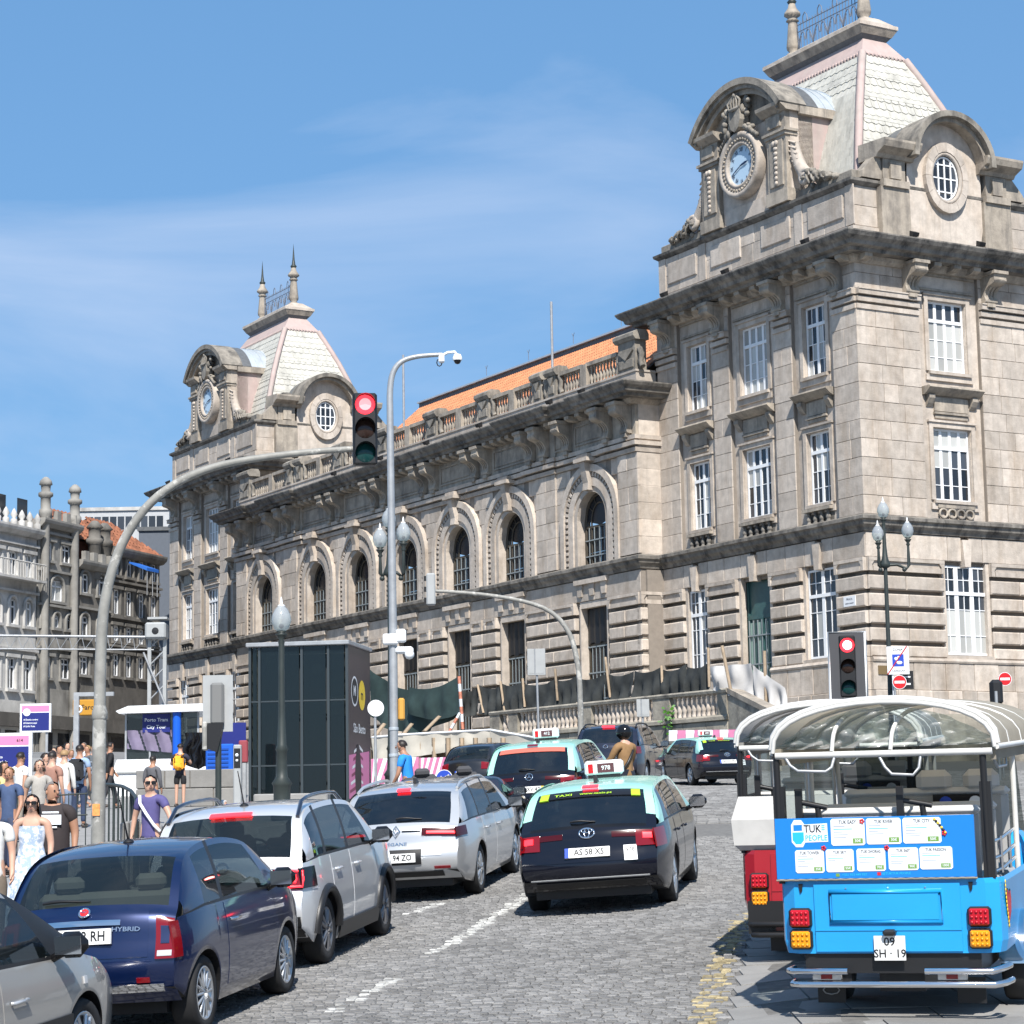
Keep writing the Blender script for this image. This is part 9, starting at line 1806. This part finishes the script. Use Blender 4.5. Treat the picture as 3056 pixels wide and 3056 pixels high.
def person(label, xd, Y, H, face, skin='skin', hair='hair_dk', top=(.1,.1,.1), bottom=(.05,.06,.09), pose='stand', sleeves='short', legs='long', build=1.0, dress=None, hairlen=0, z=None, near=False, shades=False, lift=.12, group='people on the pavement', arms=None, lean=0.0, hat=None, headturn=0.0, shoes=True):
 X = at(xd, 1450, Y).x; zz = gz(X, Y)+lift if z is None else z; o = thing('person', label, 'person', (X, Y, zz), R(-face), group); s = H/1.75
 st = {'stand': 0.0, 'walk': .24, 'sit': 0, 'ride': 0}[pose]
 zp = .95
 def leg(sx, fwd):
  if pose == 'sit': return [(sx*.09,.0,.50),(sx*.11,.42,.52),(sx*.11,.44,.09),(sx*.11,.58,.04)]
  if pose == 'ride': return [(sx*.10,.0,.86),(sx*.20,.36,.80),(sx*.20,.26,.36),(sx*.20,.40,.32)]
  return [(sx*.095,0,.91),(sx*.10,fwd*.55+.03*(fwd != 0),.50),(sx*.10,fwd-.03,.09+.05*(fwd < 0)),(sx*.115,fwd+.13,.04+.0*(fwd < 0))]
 dz = {'sit': -.43, 'ride': -.05}.get(pose, 0)
 ln = lambda p: (p[0], p[1]*math.cos(lean)+(p[2]-.95)*math.sin(lean) if p[2] > .9 else p[1], (.95+(p[2]-.95)*math.cos(lean)-p[1]*math.sin(lean)) if p[2] > .9 else p[2])
 up = lambda p: (lambda q: (q[0]*1.0, q[1], q[2]+dz))(ln(p))
 w = build; sh = .175*(.5+.5*w)
 A = arms or {'L': [(-sh-.05,-.02,1.14),(-sh-.05,.06,.90)], 'R': [(sh+.05,-.02,1.14),(sh+.05,.06,.90)]}
 if st and not arms: A = {'L': [(-sh-.05,.06,1.15),(-sh-.03,.22,.95)], 'R': [(sh+.05,-.12,1.15),(sh+.05,-.16,.90)]}
 ht = headturn; RT0 = Matrix.Rotation(-ht, 4, 'Z')
 spine = [(0,0,.95),(0,.01,1.12),(0,0,1.32),(0,-.01,1.44),(0,.0,1.50),(0.0,.022,1.555),(0,.028,1.615),(0,.02,1.675),(0,.005,1.735)]
 V = [up(p) for p in spine]; rad = [(.125*w,.10*w),(.115*w*(1.05 if w < 1.15 else 1.15),.092*w),(.140*w,.098*w),(.085,.065),.056,(.070,.078),(.080,.100),(.084,.104),(.060,.072),(.034,.034)]; ch_ = RT0 @ Vector((0,.075,1.552)); V.append(up((ch_.x, ch_.y, 1.552)))
 Ed = [(i, i+1) for i in range(8)]+[(6, 9)]
 fingers = near
 for k, sx in (('L',-1),('R',1)):
  b0 = len(V); el, wr = A[k]; S_ = (sx*sh, -.01, 1.405); V.append(up(S_)); rad.append(.062*(.6+.4*w)); V.append(up(el)); rad.append(.043*(.6+.4*w)); V.append(up(wr)); rad.append(.029)
  d = (Vector(wr)-Vector(el)).normalized(); hp_ = Vector(wr)+d*.06; V.append(up(tuple(hp_))); rad.append((.034,.018)); Ed += [(3, b0), (b0, b0+1), (b0+1, b0+2), (b0+2, b0+3)]
  side_ = Vector((0,1,0)) if abs(d.y) < .7 else Vector((0,0,1))
  side_ = (side_-d*side_.dot(d)).normalized(); inn = d.cross(side_)*(-sx)
  if fingers:
   for q, (of, L_) in enumerate(((-.027,.070),(-.009,.082),(.009,.086),(.027,.074))):
    n0 = len(V); p1 = hp_+d*L_*.5+side_*of+inn*.006; p2 = hp_+d*L_*.95+side_*of*1.05+inn*.028; V.append(up(tuple(p1))); V.append(up(tuple(p2))); rad += [.0095,.008]; Ed += [(b0+3, n0), (n0, n0+1)]
   n0 = len(V); V.append(up(tuple(Vector(wr)+d*.045+side_*.035+inn*.01))); V.append(up(tuple(Vector(wr)+d*.085+side_*.048+inn*.018))); rad += [.011,.009]; Ed += [(b0+2, n0), (n0, n0+1)]
  else: V.append(up(tuple(hp_+d*.085+inn*.02))); rad.append((.030,.014)); Ed.append((b0+3, b0+4))
 L1, L2 = leg(-1, st), leg(1, -st)
 for lg in (L1, L2):
  b0 = len(V); V += lg; rad += [.085*(.5+.5*w), .058*(.6+.4*w), .040, (.038,.028)]; Ed += [(0, b0), (b0, b0+1), (b0+1, b0+2), (b0+2, b0+3)]
 V = [(p[0]*s, p[1]*s, p[2]*s) for p in V]; rad = [tuple(a*s for a in r) if isinstance(r, tuple) else r*s for r in rad]
 body = inst('body', skin_mesh('body', V, Ed, rad, M[skin], 2 if near else 1), o)
 hd_ = Vector(up((0,.02,1.635)))*s; RT_ = Matrix.Translation(hd_) @ Matrix.Rotation(-ht, 4, 'Z')
 # face: nose, eyes, ears, mouth
 face_ = [('nose', skin, (0,.112,-.015), (.013,.022,.022))]+[('ear', skin, (sx*.082,0,-.01), (.010,.018,.028)) for sx in (-1,1)]
 if not shades: face_ += [('eye', 'ink', (sx*.032,.096,.012), (.013,.012,.008)) for sx in (-1,1)]
 if near or Y < 52:
  for nm_, mm_, p_, z_ in face_+[('mouth', 'lip', (0,.098,-.058), (.026,.010,.006))]: mb = MB(); mb.ball(tuple(q*s for q in p_), 1, 6, 0, RT_, tuple(q*s for q in z_)); mb.build(nm_, M[mm_], o)
 if shades: mb = MB(); mb.rbox(-.068*s,-.006*s,.088*s,.108*s,-.012*s,.034*s,.008*s,0,RT_); mb.rbox(.006*s,.068*s,.088*s,.108*s,-.012*s,.034*s,.008*s,0,RT_); mb.box(-.08*s,.08*s,.0,.09*s,.014*s,.022*s,0,RT_); mb.build('sunglasses', M['gloss_black'], o)
 if hat != 'helmet':
  mb = MB(); n = 12; vs = []
  def hp(u, v):   # cap of hair over the skull, open at the face
   a = -math.pi*.5+ (u-.5)*math.pi*1.72; t = v*(1.75 if abs(u-.5) < .33 else .82); r = 1.0+ .03*math.sin(u*31+v*9)
   return (RT_ @ Vector((.093*s*r*math.sin(t)*math.cos(a), .112*s*r*math.sin(t)*math.sin(a)+.0*s, .028*s+.093*s*r*math.cos(t))))
  mb.grid(hp, 14, 6)
  if hairlen: mb.grid(lambda u, v: RT_ @ Vector(((.098+.02*v)*s*math.cos(-math.pi*.5+(u-.5)*math.pi*1.3), (.10+.01*v)*s*math.sin(-math.pi*.5+(u-.5)*math.pi*1.3), (.03-hairlen*v)*s)), 10, 4)
  if hairlen < 0 or hat == 'bun': mb.ball(RT_ @ Vector((0,-.12*s,.05*s)), .045*s, 8)
  mb.build('hair', M[hair], o)
 else:
  mb = MB(); mb.ball(RT_ @ Vector((0,0,.02*s)), .14*s, 12, 0, None, (.135*s,.155*s,.145*s)); hl = mb.build('helmet', M['gloss_black'], o)
 # clothes
 g = 1.0; mt = cloth(top)
 if dress:
  mb = MB(); rows = [(1.36,.145,.105),(1.25,.150,.115),(1.12,.130,.105),(1.0,.155,.125),(.8,.21,.17),(.5,.27,.23),(.22,.33,.28),(.12,.34,.29)]; n = 20
  mb.grid(lambda u, v: (lambda q: Vector(((q[1]*w*(1+.05*math.sin(u*44)*min(1,v*2)))*math.cos(2*math.pi*u), (q[2]*w*(1+.05*math.sin(u*44)*min(1,v*2)))*math.sin(2*math.pi*u), q[0]+dz))*s)(tuple(interp(v, [i/7 for i in range(8)], [r_[k] for r_ in rows]) for k in range(3))), 40, 14)
  mb.tube([Vector((sx*.09, .09, 1.34))*s if k == 0 else Vector((sx*.11, .0, 1.43))*s for sx in (-1,) for k in range(2)], .012*s, 5); mb.tube([Vector((.09,.09,1.34))*s, Vector((.11,0,1.43))*s], .012*s, 5); mb.build('dress', dress, o)
 else:
  V2 = [(0,0,.83),(0,0,.90),(0,.01,1.10),(0,0,1.31),(0,-.01,1.425)]; r2 = [(.155*w,.128*w),(.155*w,.125*w),(.133*w*(1.0 if w < 1.15 else 1.12),.112*w*(1.0 if w < 1.15 else 1.12)),(.158*w,.118*w),(.095,.075)]; E2 = [(0,1),(1,2),(2,3),(3,4)]
  for k, sx in (('L',-1),('R',1)):
   b0 = len(V2); el, wr = A[k]; V2.append((sx*sh,-.01,1.408)); r2.append(.076*(.5+.5*w)); fr_ = .62 if sleeves == 'short' else 1.0
   V2.append(tuple(Vector((sx*sh,-.01,1.405)).lerp(Vector(el), fr_))); r2.append((.062 if sleeves == 'short' else .056)*(.5+.5*w)); E2 += [(4, b0), (b0, b0+1)]
   if sleeves == 'long': V2.append(tuple(Vector(el).lerp(Vector(wr), .94))); r2.append(.042); E2.append((b0+1, b0+2))
  V2 = [tuple(c*s for c in up(p)) for p in V2]; r2 = [tuple(a*s for a in r) if isinstance(r, tuple) else r*s for r in r2]; inst('shirt', skin_mesh('shirt', V2, E2, r2, mt, 2 if near else 1), o)
  V3 = [up((0,0,1.0)), up((0,0,.92))]; r3 = [(.150*w,.125*w), (.155*w,.128*w)]; E3 = [(0,1)]
  for lg in (L1, L2):
   b0 = len(V3); V3.append(lg[0]); r3.append(.118*(.5+.5*w)); V3.append(tuple(Vector(lg[0]).lerp(Vector(lg[1]), .8)) if legs == 'short' else lg[1]); r3.append(.078 if legs == 'short' else .072); E3 += [(1, b0), (b0, b0+1)]
   if legs == 'long': V3.append(tuple(Vector(lg[1]).lerp(Vector(lg[2]), .95))); r3.append(.056); E3.append((b0+1, b0+2))
  V3 = [tuple(c*s for c in p) for p in V3]; r3 = [tuple(a*s for a in r) if isinstance(r, tuple) else r*s for r in r3]; inst('shorts' if legs == 'short' else 'trousers', skin_mesh('trousers', V3, E3, r3, cloth(bottom), 1, 1), o)
 if shoes:
  for lg in (L1, L2): mb = MB(); a, t_ = Vector(lg[2])*s, Vector(lg[3])*s; c = a.lerp(t_, .5); mb.rbox(c.x-.05*s, c.x+.05*s, c.y-.13*s, c.y+.12*s, c.z-.055*s, c.z+.03*s, .03*s, 0, None, True); mb.build('shoe', M['shoe'], o)
 return o
def backpack(label, p, col, face_back=1, size=1.0):
 o = thing('backpack', label, 'backpack', p.location+p.matrix_basis.to_3x3() @ Vector((0, -.20, 1.0))); o.rotation_euler = p.rotation_euler; mb = MB(); mb.rbox(-.16*size, .16*size, -.12*size, .06, 0, .45*size, .07, 0, None, True); mb.rbox(-.12*size, .12*size, -.16*size, -.10*size, .06, .22*size, .03, 0, None, True); mb.build('bag', cloth(col), o)
 for sx in (-1, 1): mb = MB(); mb.tube([(sx*.11,.05,.05),(sx*.13,.20,.10),(sx*.13,.33,.25),(sx*.11,.32,.40),(sx*.10,.16,.46),(sx*.09,.05,.42)], .018, 5, flat=.5); mb.build('strap', cloth(col), o)
 return o
m1 = person('heavy man in a dark brown T-shirt with white print, head turned left', 100, 28.0, 1.80, 176, 'skin2', 'hair_gr', (.035,.027,.027), (.03,.03,.035), build=1.5, near=True, headturn=-.7)
mb = MB(); z = 1.30*1.8/1.75
for k, (w_, h_, dx) in enumerate(((.20,.022,0),(.24,.12,-.01),(.16,.02,0))): mb.grid(lambda u, v: Vector((dx+w_*(u-.5), .19+.004-.35*(w_*(u-.5))**2*2-.02*v*0, z+(.09,-.0,-.09)[k]+h_*(v-.5))), 6, 2)
mb.build('shirt_print', M['card'], m1)
M['dress'] = pmat('pale_blue_patterned_dress', (.30,.38,.50), .85, col2=(.62,.65,.70), c2scale=14, c2lo=.46, c2hi=.54)
person('woman in a long pale blue patterned dress wearing sunglasses', 62, 27.4, 1.68, 178, 'skin', 'hair_dk', dress=M['dress'], near=True, shades=True, hairlen=.16, build=1.12)
person('person in a white top cropped by the left edge', -14, 25.5, 1.72, 168, 'skin', 'hair_bl', (.62,.62,.60), (.16,.13,.10), near=True, build=1.1)
pw = person('woman in a purple T-shirt with a white cross strap, dark hair tied back', 285, 31.2, 1.70, 196, 'skin', 'hair_dk', (.085,.075,.20), (.03,.03,.05), near=True, shades=True, hat='bun', arms={'L': [(-.30,.03,1.20),(-.40,.10,.98)], 'R': [(.27,-.05,1.17),(.30,-.02,.92)]}, headturn=-.5)
mb = MB(); mb.tube([Vector((.15,.04,1.43)), Vector((.10,.135,1.32)), Vector((0,.15,1.18)), Vector((-.11,.13,1.02)), Vector((-.16,.05,.94))], .024, 6, flat=.4); mb.build('cross_strap', M['card'], pw)
yb = person('man in dark shorts and shirt facing the white kiosk', 340, 62.5, 1.74, 4, 'skin', 'hair_dk', (.03,.03,.05), (.018,.018,.02), legs='short', arms={'L': [(-.28,.12,1.18),(-.22,.30,1.20)], 'R': [(.28,.1,1.2),(.2,.32,1.25)]}); backpack('bright orange yellow backpack worn by the man at the white kiosk', yb, (.80,.34,.02), 1, .9)
person('white haired person with a hand raised to the head behind the silver crossover', 418, 41.0, 1.66, 70, 'skin', 'hair_wh', (.03,.035,.06), (.05,.05,.06), pose='stand', z=-1.02, arms={'L': [(-.30,.18,1.40),(-.12,.12,1.62)], 'R': [(.24,-.02,1.14),(.2,.1,.92)]}, lift=.12)
bm_ = person('man in a bright blue top leaning beside the black car', 773, 40.6, 1.72, -70, 'skin2', 'hair_dk', (.02,.22,.62), (.03,.035,.05), lift=.10, lean=.2, group='people among the cars', arms={'L': [(-.24,.10,1.12),(-.18,.26,.98)], 'R': [(.24,.10,1.12),(.18,.28,.98)]})
mc = person('motorcyclist in a tan jacket and black helmet seen from behind', 1180, 40.5, 1.80, -38, 'skin', 'hair_dk', (.25,.145,.065), (.02,.025,.04), pose='ride', sleeves='long', hat='helmet', lift=.03, group='people among the cars', arms={'L': [(-.25,.12,1.16),(-.24,.40,1.10)], 'R': [(.25,.12,1.16),(.24,.40,1.10)]}, build=1.1)
mb = MB(); mb.tube([Vector((.16,.05,1.40)), Vector((.08,-.13,1.32)), Vector((-.06,-.15,1.12)), Vector((-.18,-.08,.92)), Vector((-.2,.05,.88))], .025, 6, flat=.5); mb.build('bag_strap', M['trim'], mc)
mo = thing('motorbike', 'dark motorbike under the rider in the tan jacket', 'motorbike', (0,0,0)); mo.matrix_world = seat_frame(mc.location.x, mc.location.y, R(-38))
for y in (-.68, .72):
 mb = MB(); mb.tube([(0, y+.27*math.cos(k*math.pi/10), .31+.27*math.sin(k*math.pi/10)) for k in range(20)], .055, 8, closed=True); wh_ = mb.build('wheel', M['tyre'], mo); mb = MB(); mb.lathe([(.22,-.03),(.22,.03)], 16, (0,y,.31), 0, None, False, True, 'x'); mb.build('rim', M['alloy_dark'], wh_)
mb = MB(); mb.rbox(-.14,.14,-.75,.10,.70,.86,.06,0,None,True); mb.build('seat', M['trim'], mo); mb = MB(); mb.rbox(-.17,.17,.05,.55,.70,1.02,.1,0,None,True); mb.rbox(-.16,.16,-.3,.4,.30,.68,.08,0,None,True); mb.build('tank_and_engine', M['darkcar'], mo)
mb = MB(); mb.tube([(-.36,.42,1.06),(-.1,.52,1.04),(.1,.52,1.04),(.36,.42,1.06)], .018, 6); mb.tube([(0,.52,1.02),(0,.72,.31)], .035, 6); mb.build('handlebar', M['trim'], mo); mb = MB(); mb.rbox(-.07,.07,-.82,-.76,.68,.76,.02); mb.build('tail_light', M['tail_red'], mo)
bb = person('man in a light blue shirt with his back turned near the left mast', 150, 49.0, 1.78, 8, 'skin2', 'hair_dk', (.26,.36,.52), (.03,.045,.09)); backpack('black backpack on the man in the light blue shirt', bb, (.012,.013,.015), 1, 1.05)
person('person in a white jacket seen from behind left of the backpack man', 121, 47.0, 1.70, 15, 'skin', 'hair_bl', (.62,.61,.58), (.16,.20,.28), sleeves='long')
person('walker all in black just right of the left mast', 207, 62.0, 1.80, 60, 'skin2', 'hair_dk', (.012,.012,.014), (.025,.025,.03), pose='walk', sleeves='long')
crowd = [(18,36.0,1.70,185,'hair_bl',(.05,.08,.16),'short'),(38,44.0,1.72,30,'hair_dk',(.64,.64,.62),'short'),(74,39.0,1.70,160,'hair_gr',(.35,.33,.30),'short'),(84,46.0,1.66,100,'hair_dk',(.045,.05,.06),'long'),(98,43.0,1.74,20,'hair_dk',(.30,.16,.12),'short'),(6,39.0,1.68,120,'hair_dk',(.55,.50,.22),'short'),(288,50.0,1.50,20,'hair_dk',(.10,.10,.11),'long'),
         (30,54.0,1.75,10,'hair_gr',(.60,.30,.22),'short'),(112,55.0,1.70,150,'hair_dk',(.42,.44,.46),'short')]
names = ['fair haired person in a navy top near the left edge','dark haired person in white seen from behind the front couple','grey haired person in beige between the couple and the fence','woman with a dark jacket among the crowd behind the dress','person in a rust coloured top behind the man in brown','person in a mustard top at the far left of the crowd','short dark haired passer-by beyond the woman in purple','grey haired person in salmon at the back of the crowd','person in pale grey walking behind the left mast']
for (x, Y_, h, f, hr, c_, sl), nm in zip(crowd, names): person(nm, x, Y_, h, f, rnd.choice(['skin','skin2']), hr, c_, rnd.choice([(.04,.05,.09),(.12,.12,.12),(.25,.22,.18)]), 'walk' if rnd.random() < .5 else 'stand', sl, hairlen=rnd.choice([0,.12]))
fc = [((.66,.66,.64),'white'),((.05,.05,.06),'black'),((.40,.42,.45),'grey'),((.30,.07,.06),'dark red'),((.10,.14,.26),'navy'),((.58,.52,.42),'cream'),((.62,.62,.62),'white'),((.08,.09,.10),'charcoal'),((.45,.30,.22),'tan'),((.20,.30,.24),'green'),((.66,.66,.66),'white'),((.06,.07,.12),'dark blue')]
wh_ = ['far walker beside the metro notice','far walker on the street left of the slim post','far walker under the yellow shop sign','far walker close to the slim grey post','far walker right of the slim grey post','far walker by the left mast','far walker behind the ramp railing','far walker in the shade of the black house','far walker below the gantry','far walker near the iron fence','far walker at the foot of the turret house','far walker nearest the white kiosk']
for i, ((c_, cn), pl_) in enumerate(zip(fc, wh_)):
 xd = [100,110,118,126,134,150,158,166,176,104,141,186][i]; Y_ = [63,70,67,73,65,69,74,66,72,68,75,64][i]; person('%s, wearing %s' % (pl_, cn), xd, Y_, rnd.uniform(1.62,1.8), rnd.uniform(120,240), rnd.choice(['skin','skin2']), rnd.choice(['hair_dk','hair_bl','hair_gr']), c_, rnd.choice([(.04,.05,.09),(.25,.24,.22),(.1,.1,.1)]), 'walk', rnd.choice(['short','long']), group='far walkers in the side street', shoes=False)
bpy.data.scenes.remove(SK)
